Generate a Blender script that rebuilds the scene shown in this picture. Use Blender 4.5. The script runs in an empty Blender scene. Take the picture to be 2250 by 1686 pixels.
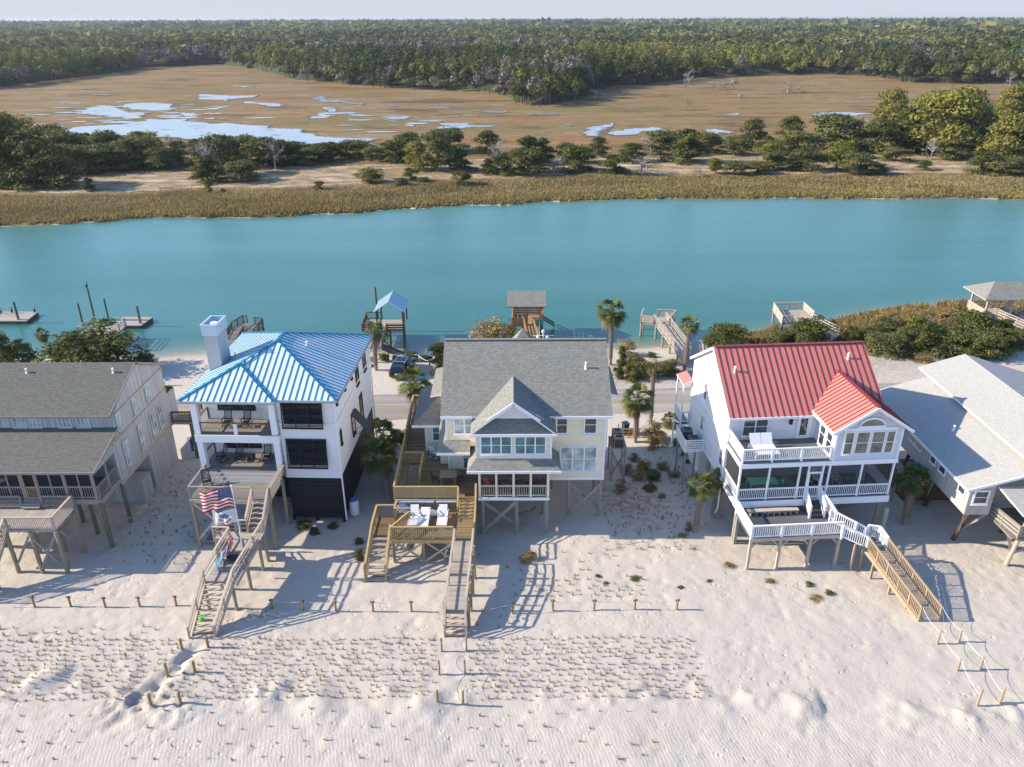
import bpy, math, random
import numpy as np
from math import sin, cos, tan, radians as R, pi, atan2, hypot, sqrt, floor
from mathutils import Vector, Matrix
random.seed(7); NR = np.random.RandomState(11)
S = bpy.context.scene
# ---------------------------------------------------------------- camera
CAM_H, PITCH, ROLL, FPX = 35.0, R(25.1), R(0.18), 1712.0
cd = bpy.data.cameras.new('camera'); cam = bpy.data.objects.new('camera', cd); S.collection.objects.link(cam)
S.camera = cam
cd.sensor_width = 36.0; cd.lens = 36.0 * FPX / 2250.0; cd.clip_start = 0.5; cd.clip_end = 30000
fw = Vector((0, cos(PITCH), -sin(PITCH))); r0 = Vector((1, 0, 0)); u0 = r0.cross(fw)
rt = r0 * cos(ROLL) - u0 * sin(ROLL); up = u0 * cos(ROLL) + r0 * sin(ROLL)
rt = -rt if rt.x < 0 else rt; up = up if up.z > 0 else -up
cam.matrix_world = Matrix(((rt.x, up.x, -fw.x, 0), (rt.y, up.y, -fw.y, 0), (rt.z, up.z, -fw.z, CAM_H), (0, 0, 0, 1)))
# ---------------------------------------------------------------- world, sun, exposure
SUN_EL, SUN_AZ = R(28), R(-88.5)            # azimuth from +Y towards +X: the sun stands to the left, a little beyond
W = bpy.data.worlds.new('World'); S.world = W; W.use_nodes = True
wt = W.node_tree; bg = wt.nodes['Background']
sky = wt.nodes.new('ShaderNodeTexSky'); sky.sky_type = 'NISHITA'; sky.sun_disc = False
sky.sun_elevation = SUN_EL; sky.sun_rotation = SUN_AZ % (2 * pi)
sky.altitude = 30; sky.air_density = 1.0; sky.dust_density = 0.6; sky.ozone_density = 2.5
tc = wt.nodes.new('ShaderNodeTexCoord'); sz = wt.nodes.new('ShaderNodeSeparateXYZ'); wt.links.new(tc.outputs['Generated'], sz.inputs[0])
tn = wt.nodes.new('ShaderNodeMix'); tn.data_type = 'RGBA'; tn.blend_type = 'MULTIPLY'; tn.inputs[0].default_value = 1; wt.links.new(sky.outputs[0], tn.inputs[6]); tn.inputs[7].default_value = (0.86, 1.02, 1.22, 1)   # clear cool air
mr = wt.nodes.new('ShaderNodeMapRange'); mr.inputs[1].default_value = 0.0; mr.inputs[2].default_value = 0.25; mr.interpolation_type = 'SMOOTHSTEP'; wt.links.new(sz.outputs[2], mr.inputs[0])
hz = wt.nodes.new('ShaderNodeMix'); hz.data_type = 'RGBA'; wt.links.new(mr.outputs[0], hz.inputs[0]); hz.inputs[6].default_value = (2.85, 3.05, 3.45, 1); wt.links.new(tn.outputs[2], hz.inputs[7])   # pale haze low over the horizon
wt.links.new(hz.outputs[2], bg.inputs[0]); bg.inputs[1].default_value = 0.135
sd = bpy.data.lights.new('sun', 'SUN'); so = bpy.data.objects.new('sun', sd); S.collection.objects.link(so)
sd.energy = 4.9; sd.angle = R(0.5); sd.color = (1.0, 0.87, 0.69)
sv = Vector((sin(SUN_AZ) * cos(SUN_EL), cos(SUN_AZ) * cos(SUN_EL), sin(SUN_EL)))
so.rotation_euler = sv.to_track_quat('Z', 'Y').to_euler(); so.location = (0, 0, 60)
S.view_settings.view_transform = 'Standard'; S.view_settings.look = 'None'
S.view_settings.exposure = 0.8; S.view_settings.gamma = 1.0
S.render.engine = 'CYCLES'
# ---------------------------------------------------------------- survey: where a point of the photograph lies in the place
CR = {0: (0, 0, 2212/2250), 1: (0, 700, 1148/450), 2: (380, 680, 3.316), 3: (380, 1030, 1974/500), 4: (780, 720, 2056/620),
      5: (780, 1030, 1375/340), 6: (1450, 720, 1658/600), 7: (1850, 740, 1036/400), 11: (0, 600, 2212/800), 12: (780, 620, 2212/800),
      13: (1380, 620, 2212/870), 14: (0, 0, 2212/1125), 15: (1125, 0, 2212/1125), 16: (0, 1250, 2212/1125), 17: (1125, 1150, 2212/1125),
      25: (800, 720, 1842/200), 34: (1320, 880, 1140/220)}
def G(c, x, y, z=0.0):
    ox, oy, s = CR[c]
    d = fw + rt * ((ox + x / s - 1125) / FPX) - up * ((oy + y / s - 843) / FPX)
    t = (z - CAM_H) / d.z
    return Vector((0, 0, CAM_H)) + d * t
# ---------------------------------------------------------------- materials
def mat(name, rough=0.8, metal=0.0, spec=0.3):
    m = bpy.data.materials.new(name); m.use_nodes = True
    n = m.node_tree.nodes; b = n['Principled BSDF']
    b.inputs['Roughness'].default_value = rough; b.inputs['Metallic'].default_value = metal
    b.inputs['Specular IOR Level'].default_value = spec
    return m, m.node_tree, b
def nd(t, k, **kw):
    n = t.nodes.new(k)
    for a, v in kw.items():
        if a.startswith('i_'): n.inputs[a[2:].replace('_', ' ')].default_value = v
        else: setattr(n, a, v)
    return n
def mth(t, op, a, b=None, clamp=False):
    n = t.nodes.new('ShaderNodeMath'); n.operation = op; n.use_clamp = clamp
    for i, v in enumerate((a, b)):
        if v is None: continue
        if isinstance(v, (int, float)): n.inputs[i].default_value = v
        else: t.links.new(v, n.inputs[i])
    return n.outputs[0]
def mixc(t, f, a, b, blend='MIX'):
    n = t.nodes.new('ShaderNodeMix'); n.data_type = 'RGBA'; n.blend_type = blend
    for i, v in ((0, f), (6, a), (7, b)):
        if isinstance(v, (int, float)): n.inputs[i].default_value = v
        elif isinstance(v, (tuple, list)): n.inputs[i].default_value = (*v[:3], 1)
        else: t.links.new(v, n.inputs[i])
    return n.outputs[2]
def ramp(t, v, stops):
    n = t.nodes.new('ShaderNodeValToRGB'); e = n.color_ramp.elements
    while len(e) < len(stops): e.new(0.5)
    for q, (p, c) in zip(e, stops):
        q.position = p; q.color = (*c, 1) if len(c) == 3 else c
    t.links.new(v, n.inputs[0]); return n.outputs[0]
def noise(t, vec, scale, detail=4, rough=0.55, out=0):
    n = t.nodes.new('ShaderNodeTexNoise'); n.inputs['Scale'].default_value = scale
    n.inputs['Detail'].default_value = detail; n.inputs['Roughness'].default_value = rough
    if vec is not None: t.links.new(vec, n.inputs['Vector'])
    return n.outputs[out]
def pos(t): return t.nodes.new('ShaderNodeNewGeometry').outputs['Position']
def bump(t, b, h, strength=0.3, dist=0.02):
    n = t.nodes.new('ShaderNodeBump'); n.inputs['Strength'].default_value = strength; n.inputs['Distance'].default_value = dist
    t.links.new(h, n.inputs['Height']); t.links.new(n.outputs[0], b.inputs['Normal'])
MC = {}
def plain(name, col, rough=0.7, metal=0.0, var=0.12, scale=3.0, spec=0.3):
    if name in MC: return MC[name]
    m, t, b = mat(name, rough, metal, spec)
    n = noise(t, pos(t), scale, 6, 0.65)
    c = mixc(t, n, [k * (1 - var) for k in col], [min(1, k * (1 + var)) for k in col])
    t.links.new(c, b.inputs['Base Color']); MC[name] = m; return m
def boards(name, col, period=0.15, axis='v', gap=0.08, dark=0.45, var=0.18, rough=0.75, streak=0.25, bs=0.35, metal=0.0, spec=0.3, proud=False):
    """boards, siding or seams: bands along one surface axis, each with a tone of its own, a dark joint and weathering"""
    if name in MC: return MC[name]
    m, t, b = mat(name, rough, metal, spec)
    uv = nd(t, 'ShaderNodeUVMap'); sp = nd(t, 'ShaderNodeSeparateXYZ'); t.links.new(uv.outputs[0], sp.inputs[0])
    a, o = (sp.outputs[1], sp.outputs[0]) if axis == 'v' else (sp.outputs[0], sp.outputs[1])
    q = mth(t, 'DIVIDE', a, period); fl = mth(t, 'FLOOR', q); fr = mth(t, 'FRACT', q)
    wn = nd(t, 'ShaderNodeTexWhiteNoise', noise_dimensions='1D'); t.links.new(fl, wn.inputs['W'])
    cb = nd(t, 'ShaderNodeCombineXYZ'); t.links.new(mth(t, 'MULTIPLY', o, 0.6), cb.inputs[0]); t.links.new(mth(t, 'MULTIPLY', fl, 3.7), cb.inputs[1])
    st = noise(t, cb.outputs[0], 2.0, 5, 0.7)
    c = mixc(t, wn.outputs[0], [k * (1 - var) for k in col], [min(1, k * (1 + var)) for k in col])
    c = mixc(t, mth(t, 'MULTIPLY', mth(t, 'SUBTRACT', st, 0.35, True), streak * 3, True), c, [k * 0.55 for k in col])
    wide = noise(t, pos(t), 0.5, 4, 0.6)
    c = mixc(t, mth(t, 'MULTIPLY', wide, 0.25), c, [k * 0.6 for k in col])
    line = mth(t, 'LESS_THAN', fr, gap)
    c = mixc(t, line, c, [k * dark for k in col])
    t.links.new(c, b.inputs['Base Color'])
    bump(t, b, mth(t, 'SUBTRACT', 1.0, line) if not proud else fr, bs, 0.02); MC[name] = m; return m
def shingle(name, col, var=0.3):
    m, t, b = mat(name, 0.9)
    uv = nd(t, 'ShaderNodeUVMap')
    br = nd(t, 'ShaderNodeTexBrick'); t.links.new(uv.outputs[0], br.inputs[0])
    br.inputs['Color1'].default_value = (*[k * (1 - var) for k in col], 1); br.inputs['Color2'].default_value = (*[min(1, k * (1 + var)) for k in col], 1)
    br.inputs['Mortar'].default_value = (*[k * 0.35 for k in col], 1)
    br.inputs['Scale'].default_value = 1.0; br.inputs['Mortar Size'].default_value = 0.014; br.inputs['Brick Width'].default_value = 0.24
    br.inputs['Row Height'].default_value = 0.15; br.inputs['Bias'].default_value = 0.0
    n = noise(t, pos(t), 0.35, 5, 0.65); g = noise(t, uv.outputs[0], 9, 3, 0.7)
    c = mixc(t, mth(t, 'MULTIPLY', n, 0.5), br.outputs[0], [k * 0.75 for k in col])
    c = mixc(t, mth(t, 'MULTIPLY', g, 0.45), c, (col[0] * 1.25, col[1] * 1.15, col[2] * 0.95))
    t.links.new(c, b.inputs['Base Color']); bump(t, b, br.outputs[1], -0.4, 0.02); MC[name] = m; return m
def attr_mat(name, rough=0.7, trans=0.0, spec=0.25, attr='Col'):
    m, t, b = mat(name, rough, 0, spec)
    a = nd(t, 'ShaderNodeVertexColor', layer_name=attr)
    n = noise(t, pos(t), 1.3, 2)
    t.links.new(mixc(t, mth(t, 'MULTIPLY', n, 0.35), a.outputs[0], (0.03, 0.04, 0.02)), b.inputs['Base Color'])
    if trans:
        tr = nd(t, 'ShaderNodeBsdfTranslucent'); t.links.new(a.outputs[0], tr.inputs[0]); mx = nd(t, 'ShaderNodeMixShader')
        mx.inputs[0].default_value = trans; t.links.new(b.outputs[0], mx.inputs[1]); t.links.new(tr.outputs[0], mx.inputs[2])
        t.links.new(mx.outputs[0], t.nodes['Material Output'].inputs[0])
    MC[name] = m; return m
def glass(name, col, rough=0.08):
    """window pane: dark room behind a glossy sheet"""
    m, t, b = mat(name, rough, 0, 0.9)
    n = noise(t, pos(t), 1.1, 3, 0.6)
    t.links.new(ramp(t, n, [(0.35, [k * 0.45 for k in col]), (0.65, [k * 1.5 for k in col])]), b.inputs['Base Color'])
    nb = noise(t, pos(t), 2.5, 2); bump(t, b, nb, 0.05, 0.05); MC[name] = m; return m
def screen(name, col=(0.02, 0.022, 0.025), op=0.55):
    m, t, b = mat(name, 0.7)
    b.inputs['Base Color'].default_value = (*col, 1)
    tr = nd(t, 'ShaderNodeBsdfTransparent'); mx = nd(t, 'ShaderNodeMixShader'); mx.inputs[0].default_value = op
    t.links.new(tr.outputs[0], mx.inputs[1]); t.links.new(b.outputs[0], mx.inputs[2]); t.links.new(mx.outputs[0], t.nodes['Material Output'].inputs[0])
    MC[name] = m; return m

WHITE = plain('white_paint', (0.86, 0.86, 0.86), 0.5, var=0.05)
BLACK = plain('black_paint', (0.02, 0.022, 0.025), 0.5)
CREAM = boards('cream_siding', (0.95, 0.84, 0.62), 0.14, 'v', 0.1, 0.7, 0.05, 0.7, 0.08)
WSID = boards('white_siding', (0.88, 0.88, 0.87), 0.16, 'v', 0.09, 0.72, 0.04, 0.65, 0.06)
WSID_SHADE = boards('shade_tinted_white_siding', (0.66, 0.73, 0.78), 0.16, 'v', 0.09, 0.72, 0.04, 0.65, 0.06)  # white siding with the bay's bluish shade put into its colour
GREYB = boards('weathered_board_and_batten', (0.5, 0.5, 0.49), 0.3, 'u', 0.16, 0.6, 0.16, 0.85, 0.3)
TANB = boards('tan_vertical_siding', (0.5, 0.48, 0.44), 0.2, 'u', 0.1, 0.72, 0.1, 0.85, 0.2)
DKGREY = boards('weathered_grey_deck', (0.26, 0.235, 0.21), 0.14, 'v', 0.12, 0.4, 0.22, 0.85)
DKGREYU = boards('weathered_grey_deck_long', (0.27, 0.245, 0.22), 0.14, 'u', 0.12, 0.4, 0.22, 0.85)
DKPALE = boards('pale_grey_deck', (0.43, 0.38, 0.33), 0.14, 'v', 0.1, 0.45, 0.18, 0.85)
DKPALEU = boards('pale_grey_deck_long', (0.43, 0.38, 0.33), 0.14, 'u', 0.1, 0.45, 0.18, 0.85)
DKTREX = boards('composite_grey_deck', (0.13, 0.14, 0.15), 0.14, 'v', 0.08, 0.5, 0.12, 0.6, 0.1)
DKHON = boards('honey_brown_deck', (0.28, 0.2, 0.11), 0.14, 'v', 0.12, 0.3, 0.3, 0.8, 0.35)
WGREY = plain('weathered_timber', (0.3, 0.27, 0.235), 0.85, var=0.3, scale=4)
WDARK = plain('dark_brown_timber', (0.12, 0.085, 0.06), 0.85, var=0.3, scale=4)
WHON = plain('honey_timber', (0.46, 0.33, 0.16), 0.8, var=0.3, scale=4)
WNEW = plain('new_yellow_timber', (0.39, 0.29, 0.185), 0.75, var=0.2, scale=4)
WPILE = plain('treated_pile', (0.3, 0.26, 0.18), 0.85, var=0.35, scale=3)
WGREEN = plain('mossy_pile', (0.13, 0.16, 0.1), 0.85, var=0.35, scale=3)
WPALE = plain('pale_timber', (0.48, 0.4, 0.32), 0.85, var=0.2, scale=4)
SHG = shingle('grey_green_shingles', (0.235, 0.24, 0.225))
SHD = shingle('dark_grey_shingles', (0.135, 0.14, 0.13), 0.28)
SHW = shingle('pale_grey_shingles', (0.43, 0.43, 0.42), 0.12)
METB = plain('blue_metal_roofing', (0.72, 0.82, 0.84), 0.38, 0.3, 0.09, 0.9, 0.5)
METR = plain('red_metal_roofing', (0.53, 0.2, 0.17), 0.5, 0.0, 0.14, 0.8, 0.5)
SEAMB = plain('blue_metal_seam', (0.035, 0.25, 0.38), 0.4, 0.5, 0.05)
SEAMR = plain('red_metal_seam', (0.3, 0.045, 0.045), 0.4, 0.2, 0.05)
STUC = plain('grey_stucco', (0.42, 0.44, 0.45), 0.9, var=0.14, scale=7)
GLD = glass('dark_glass', (0.035, 0.05, 0.055)); GLT = glass('teal_glass', (0.05, 0.17, 0.2)); GLP = glass('pale_glass', (0.36, 0.46, 0.46), 0.2); GLO = glass('olive_glass', (0.12, 0.13, 0.11))
SCR = screen('insect_screen'); SCRL = screen('light_insect_screen', (0.05, 0.05, 0.055), 0.42)
LATT = boards('black_louvre_boards', (0.018, 0.022, 0.03), 0.17, 'v', 0.22, 0.3, 0.3, 0.6)
PLW = plain('white_plastic', (0.8, 0.81, 0.84), 0.4, var=0.03)
# ---------------------------------------------------------------- mesh building
class MB:
    def __init__(s): s.v = []; s.f = []; s.m = []; s.c = []
    def add(s, vs, fs, mi=0, col=None):
        o = len(s.v); s.v += [tuple(p) for p in vs]; s.f += [tuple(o + i for i in f) for f in fs]; s.m += [mi] * len(fs); s.c += [col] * len(fs); return s
    def box(s, x0, y0, z0, x1, y1, z1, mi=0):
        x0, x1 = min(x0, x1), max(x0, x1); y0, y1 = min(y0, y1), max(y0, y1); z0, z1 = min(z0, z1), max(z0, z1)
        return s.add([(x0,y0,z0),(x1,y0,z0),(x1,y1,z0),(x0,y1,z0),(x0,y0,z1),(x1,y0,z1),(x1,y1,z1),(x0,y1,z1)],
                     [(0,3,2,1),(4,5,6,7),(0,1,5,4),(1,2,6,5),(2,3,7,6),(3,0,4,7)], mi)
    def beam(s, p, q, w=0.09, h=0.09, mi=0, upv=(0, 0, 1)):
        p, q = Vector(p), Vector(q); d = q - p
        if d.length < 1e-6: return s
        d.normalize(); U = Vector(upv)
        if abs(d.dot(U)) > 0.98: U = Vector((0, 1, 0))
        a = d.cross(U).normalized() * (w / 2); b = a.cross(d).normalized() * (h / 2)
        return s.add([p-a-b, p+a-b, p+a+b, p-a+b, q-a-b, q+a-b, q+a+b, q-a+b],
                     [(0,1,2,3),(7,6,5,4),(0,4,5,1),(1,5,6,2),(2,6,7,3),(3,7,4,0)], mi)
    def cyl(s, p, q, r0=0.15, r1=None, n=10, mi=0, cap=True):
        p, q = Vector(p), Vector(q); r1 = r0 if r1 is None else r1; d = (q - p).normalized()
        a = d.cross(Vector((0, 1, 0)) if abs(d.y) < 0.9 else Vector((1, 0, 0))).normalized(); b = d.cross(a)
        vs = [p + (a * cos(2*pi*i/n) + b * sin(2*pi*i/n)) * r0 for i in range(n)] + [q + (a * cos(2*pi*i/n) + b * sin(2*pi*i/n)) * r1 for i in range(n)]
        fs = [(i, (i+1) % n, n + (i+1) % n, n + i) for i in range(n)]
        if cap: fs += [tuple(range(n-1, -1, -1)), tuple(range(n, 2*n))]
        return s.add(vs, fs, mi)
    def tube(s, pts, r, n=6, mi=0):
        for i in range(len(pts) - 1): s.cyl(pts[i], pts[i+1], r if not callable(r) else r(i/(len(pts)-1)), r if not callable(r) else r((i+1)/(len(pts)-1)), n, mi)
        return s
    def ring(s, c, ax, r0, r1, h, n=20, mi=0):
        """flat ring (washer) round the vertical axis"""
        c = Vector(c); vs = []
        for z in (0, h):
            for r in (r0, r1): vs += [c + Vector((cos(2*pi*i/n)*r, sin(2*pi*i/n)*r, z)) for i in range(n)]
        fs = []
        for i in range(n):
            j = (i+1) % n; fs += [(i, j, n+j, n+i)[::-1], (2*n+i, 2*n+j, 3*n+j, 3*n+i)[::-1] if r0 > r1 else (2*n+i, 3*n+i, 3*n+j, 2*n+j), (n+i, n+j, 3*n+j, 3*n+i), (j, i, 2*n+i, 2*n+j)]
        return s.add(vs, fs, mi)
    def poly(s, pts, mi=0): return s.add(pts, [tuple(range(len(pts)))], mi)
    def prism(s, pts, d, mi=0, side=None):
        """a polygon pushed along d"""
        n = len(pts); d = Vector(d); a = [Vector(p) for p in pts]; b = [p + d for p in a]
        s.add(a + b, [tuple(range(n))[::-1], tuple(range(n, 2*n))], mi)
        return s.add(a + b, [(i, (i+1) % n, n + (i+1) % n, n + i) for i in range(n)], mi if side is None else side)
    def roof(s, pts, th=0.14, mi=0, side=1): return s.prism(pts, (0, 0, -th), mi, side)
    def ell(s, c, r, n=10, m=6, mi=0, jit=0.0):
        c = Vector(c); vs = []; fs = []
        for j in range(m + 1):
            for i in range(n):
                a = 2*pi*i/n; e = -pi/2 + pi*j/m; k = 1 + random.uniform(-jit, jit)
                vs.append(c + Vector((cos(a)*cos(e)*r[0]*k, sin(a)*cos(e)*r[1]*k, sin(e)*r[2]*k)))
        for j in range(m):
            for i in range(n): fs.append((j*n+i, j*n+(i+1) % n, (j+1)*n+(i+1) % n, (j+1)*n+i))
        return s.add(vs, fs, mi)
    def build(s, name, mats, parent=None, loc=None, smooth=False, kind=None, uv=True):
        me = bpy.data.meshes.new(name); me.from_pydata(s.v, [], s.f)
        for m_ in (mats if isinstance(mats, (list, tuple)) else [mats]): me.materials.append(m_)
        me.polygons.foreach_set('material_index', s.m)
        if smooth: me.polygons.foreach_set('use_smooth', [True] * len(s.f))
        if uv and len(s.f) < 60000:
            L = me.uv_layers.new(name='UVMap').data; Z = Vector((0, 0, 1))
            for p in me.polygons:
                n = p.normal
                if abs(n.z) > 0.985: U, V = Vector((1, 0, 0)), Vector((0, 1, 0))
                else:
                    U = Z.cross(n).normalized(); V = n.cross(U)
                for li in p.loop_indices:
                    co = me.vertices[me.loops[li].vertex_index].co; L[li].uv = (co.dot(U), co.dot(V))
        if any(c is not None for c in s.c):
            ca = me.color_attributes.new('Col', 'FLOAT_COLOR', 'CORNER').data; buf = []
            for p, c in zip(me.polygons, s.c): buf += [*(c or (1, 1, 1)), 1.0] * len(p.vertices)
            ca.foreach_set('color', buf)
        me.update()
        o = bpy.data.objects.new(name, me); S.collection.objects.link(o)
        if parent: o.parent = parent
        if loc is not None: o.location = loc
        if kind: o['kind'] = kind
        return o
def tag(o, label, cat, group=None):
    o['label'] = label; o['category'] = cat
    if group: o['group'] = group
    return o
def thing(name, label, cat, loc=(0, 0, 0), rz=0.0, group=None):
    o = bpy.data.objects.new(name, None); S.collection.objects.link(o); o.location = loc; o.rotation_euler = (0, 0, rz)
    o.empty_display_size = 0.3
    return tag(o, label, cat, group)
def dup(root, loc=None, rz=None, label=None, scale=None, group=None, rot=None):
    r = root.copy(); S.collection.objects.link(r)
    if loc is not None: r.location = loc
    if rz is not None: r.rotation_euler = (0, 0, rz)
    if rot is not None: r.rotation_euler = rot
    if label: r['label'] = label
    if group: r['group'] = group
    if scale is not None: r.scale = scale if not isinstance(scale, (int, float)) else (scale,) * 3
    for ch in root.children:
        c = ch.copy(); S.collection.objects.link(c); c.parent = r
        for g_ in ch.children:
            d = g_.copy(); S.collection.objects.link(d); d.parent = c
    return r
def setmesh(name, V, F, mats, cols=None, kind=None, smooth=False, n=4):
    """fast mesh from numpy arrays; cols one colour per face"""
    V = np.asarray(V, np.float32); F = np.asarray(F, np.int32); n = F.shape[1]
    me = bpy.data.meshes.new(name); me.vertices.add(len(V)); me.vertices.foreach_set('co', V.ravel())
    me.loops.add(F.size); me.loops.foreach_set('vertex_index', F.ravel()); me.polygons.add(len(F))
    me.polygons.foreach_set('loop_start', np.arange(0, F.size, n, dtype=np.int32))
    try: me.polygons.foreach_set('loop_total', np.full(len(F), n, np.int32))
    except Exception: pass
    me.update(calc_edges=True)
    for m_ in (mats if isinstance(mats, (list, tuple)) else [mats]): me.materials.append(m_)
    if cols is not None:
        ca = me.color_attributes.new('Col', 'FLOAT_COLOR', 'CORNER').data
        c = np.ones((len(F), n, 4), np.float32); c[:, :, :3] = np.asarray(cols, np.float32)[:, None, :]; ca.foreach_set('color', c.ravel())
    if smooth: me.polygons.foreach_set('use_smooth', np.ones(len(F), bool))
    o = bpy.data.objects.new(name, me); S.collection.objects.link(o)
    if kind: o['kind'] = kind
    return o
# ------------------------------------------------ carpentry
def rail(pts, h=1.0, style='bal', cap=0.12, sp=0.15, post=1.8, bw=0.035, pw=0.1, low=0.1, mb=None, ends=True, mi=0, skip=()):
    """railing along 3D base points: posts, cap, balusters or bars; returns a mesh builder"""
    mb = mb or MB(); jt = random.uniform(-.004, .004); pw = pw*random.uniform(.96, 1.04)
    for i in range(len(pts) - 1):
        if i in skip: continue
        p, q = Vector(pts[i]), Vector(pts[i+1]); d = q - p; L = d.length; n = max(1, round(L / post)); U = Vector((0, 0, h))
        cz = Vector((0, 0, jt + .003*(i % 3))); mb.beam(p + U + cz, q + U + cz, cap, 0.045, mi)
        for k in range(n + (1 if i == len(pts)-2 else 0)):
            a = p + d * (k / n); mb.beam(a - Vector((0, 0, 0.12)), a + U, pw, pw, mi)
        if style == 'bal':
            mb.beam(p + U * low, q + U * low, 0.05, 0.08, mi); mb.beam(p + U * 0.93, q + U * 0.93, 0.05, 0.07, mi)
            k = max(2, int(L / sp))
            for j in range(1, k):
                a = p + d * (j / k); mb.beam(a + U * low, a + U * 0.94, bw, bw, mi)
        elif style == 'bars':
            for z in (0.2, 0.42, 0.64, 0.84): mb.beam(p + U * z, q + U * z, 0.035, 0.08, mi)
        elif style == 'two':
            for z in (0.35, 0.68): mb.beam(p + U * z, q + U * z, 0.04, 0.09, mi)
        elif style == 'wide':
            for z in (0.2, 0.5, 0.8): mb.beam(p + U * z, q + U * z, 0.04, 0.2, mi)
        elif style == 'cable':
            for z in (0.2, 0.4, 0.6, 0.8): mb.beam(p + U * z, q + U * z, 0.012, 0.012, mi)
    return mb
def flight(mb, a0, a1, b0, b1, n, mi=0, str_w=0.06, open_=True, ms=None):
    """stairs: a0,a1 = top left and right edge, b0,b1 = bottom; n treads"""
    a0, a1, b0, b1 = map(Vector, (a0, a1, b0, b1)); ms = mi if ms is None else ms
    run = ((b0 - a0).to_2d().length) / n; d = Vector(((b0-a0).x, (b0-a0).y, 0)).normalized()
    for k in range(n):
        t = (k + 0.5) / n; p, q = a0.lerp(b0, t), a1.lerp(b1, t)
        mb.beam(p, q, run * (0.85 if open_ else 1.0), 0.05, mi)
        if not open_: mb.beam(p - Vector((0, 0, 0.1)) + d * run * 0.42, q - Vector((0, 0, 0.1)) + d * run * 0.42, 0.03, 0.18, ms)
    for p, q in ((a0, b0), (a1, b1)): mb.beam(p - Vector((0, 0, 0.1)), q - Vector((0, 0, 0.1)), str_w, 0.26, ms)
    return mb
def plank(pts, th=0.18, mi=0):
    """deck slab from a flat or sloping outline"""
    return MB().prism(pts, (0, 0, -th), mi)
def window(parent, o, u, w, h, frame=WHITE, gl=GLD, mull=1, sash=True, depth=0.06, fw_=0.09, n=None, sill=True, lab=None):
    """a window: pane with its frame; o = lower left corner, u = unit vector along the wall, n = outward normal; mull = lights side by side"""
    o, u = Vector(o), Vector(u).normalized(); n = Vector(n) if n is not None else Vector((u.y, -u.x, 0)); z = Vector((0, 0, 1))
    g = MB(); a = o + n * 0.02; g.prism([a, a + u * w, a + u * w + z * h, a + z * h], n * 0.02)
    go = g.build('window', gl, parent)
    if lab: go['label'] = lab
    f = MB(); c = o + n * (depth / 2 + 0.01)
    def bar(p, q, ww): f.beam(p, q, depth, ww, 0, upv=(0, 0, 1)) if abs((q-p).z) < 1e-6 else f.beam(p, q, ww, depth, 0, upv=n)
    bar(c - u * fw_ - z * fw_ / 2, c + u * (w + fw_) - z * fw_ / 2, fw_); bar(c - u * fw_ + z * (h + fw_ / 2), c + u * (w + fw_) + z * (h + fw_ / 2), fw_)
    for k in range(mull + 1):
        wd = fw_ if k in (0, mull) else fw_ * 1.1; x = w * k / mull + (-fw_/2 if k == 0 else fw_/2 if k == mull else 0)
        bar(c + u * x, c + u * x + z * h, wd)
    if sash:
        bar(c + z * h * 0.5 - n * 0.01, c + u * w + z * h * 0.5 - n * 0.01, 0.045)
    if sill: f.beam(c - u * (fw_ * 1.3) - z * (fw_ + 0.03) + n * 0.03, c + u * (w + fw_ * 1.3) - z * (fw_ + 0.03) + n * 0.03, 0.12, 0.04, 0)
    f.build('frame', frame, go); return go
def seams(mb, poly, d, sp, w=0.045, h=0.05, off=0.0, mi=0):
    """standing seams: lines along d clipped to a planar roof polygon"""
    P = [Vector(p) for p in poly]; n = (P[1]-P[0]).cross(P[2]-P[0]).normalized()
    if n.z < 0: n = -n
    d = Vector(d); d = (d - n * d.dot(n)).normalized(); e = d.cross(n).normalized(); o = P[0]
    c = [((p-o).dot(e), (p-o).dot(d)) for p in P]; lo, hi = min(a for a, _ in c), max(a for a, _ in c); x = lo + sp * (0.5 + off)
    while x < hi:
        ys = []
        for i in range(len(c)):
            (a, b), (a2, b2) = c[i], c[(i+1) % len(c)]
            if (a - x) * (a2 - x) < 0: ys.append(b + (b2 - b) * (x - a) / (a2 - a))
        ys.sort()
        for k in range(0, len(ys) - 1, 2):
            if ys[k+1] - ys[k] > 0.15: mb.beam(o + e*x + d*ys[k] + n*(h/2+0.003), o + e*x + d*ys[k+1] + n*(h/2+0.003), w, h, mi, upv=n)
        x += sp
    return mb
# ================================================================ THE SETTING
WZ = -0.8
def fbm(x, y, seed=0, octv=5, gain=0.5):
    """value noise summed over octaves, numpy"""
    out = np.zeros(np.broadcast(x, y).shape); a = 1.0; tot = 0
    rs = np.random.RandomState(seed); T = rs.rand(256, 256)
    for k in range(octv):
        xi = np.floor(x).astype(int); yi = np.floor(y).astype(int); fx = x - xi; fy = y - yi
        fx = fx*fx*(3-2*fx); fy = fy*fy*(3-2*fy)
        g = lambda i, j: T[(i + 17*k) % 256, (j + 31*k) % 256]
        out += a * ((g(xi, yi)*(1-fx) + g(xi+1, yi)*fx)*(1-fy) + (g(xi, yi+1)*(1-fx) + g(xi+1, yi+1)*fx)*fy)
        tot += a; a *= gain; x = x*2.03; y = y*2.03
    return out / tot
NS = [G(0, x, y, WZ) for x, y in [(0,776),(200,775),(350,772),(450,765),(640,760),(850,762),(960,764),(1200,756),(1400,752),(1500,742),(1640,728),(1760,712),(1850,690),(1950,672),(2050,662),(2212,655)]]
FS = [G(0, x, y, WZ) for x, y in [(0,490),(110,487),(250,479),(330,471),(420,470),(560,470),(640,466),(760,461),(900,451),(1000,446),(1100,443),(1200,436),(1350,431),(1500,430),(1700,429),(1800,429),(1900,430),(2050,429),(2212,432)]]
def near_shore(x): return np.interp(x, [p.x for p in NS], [p.y for p in NS])
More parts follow.
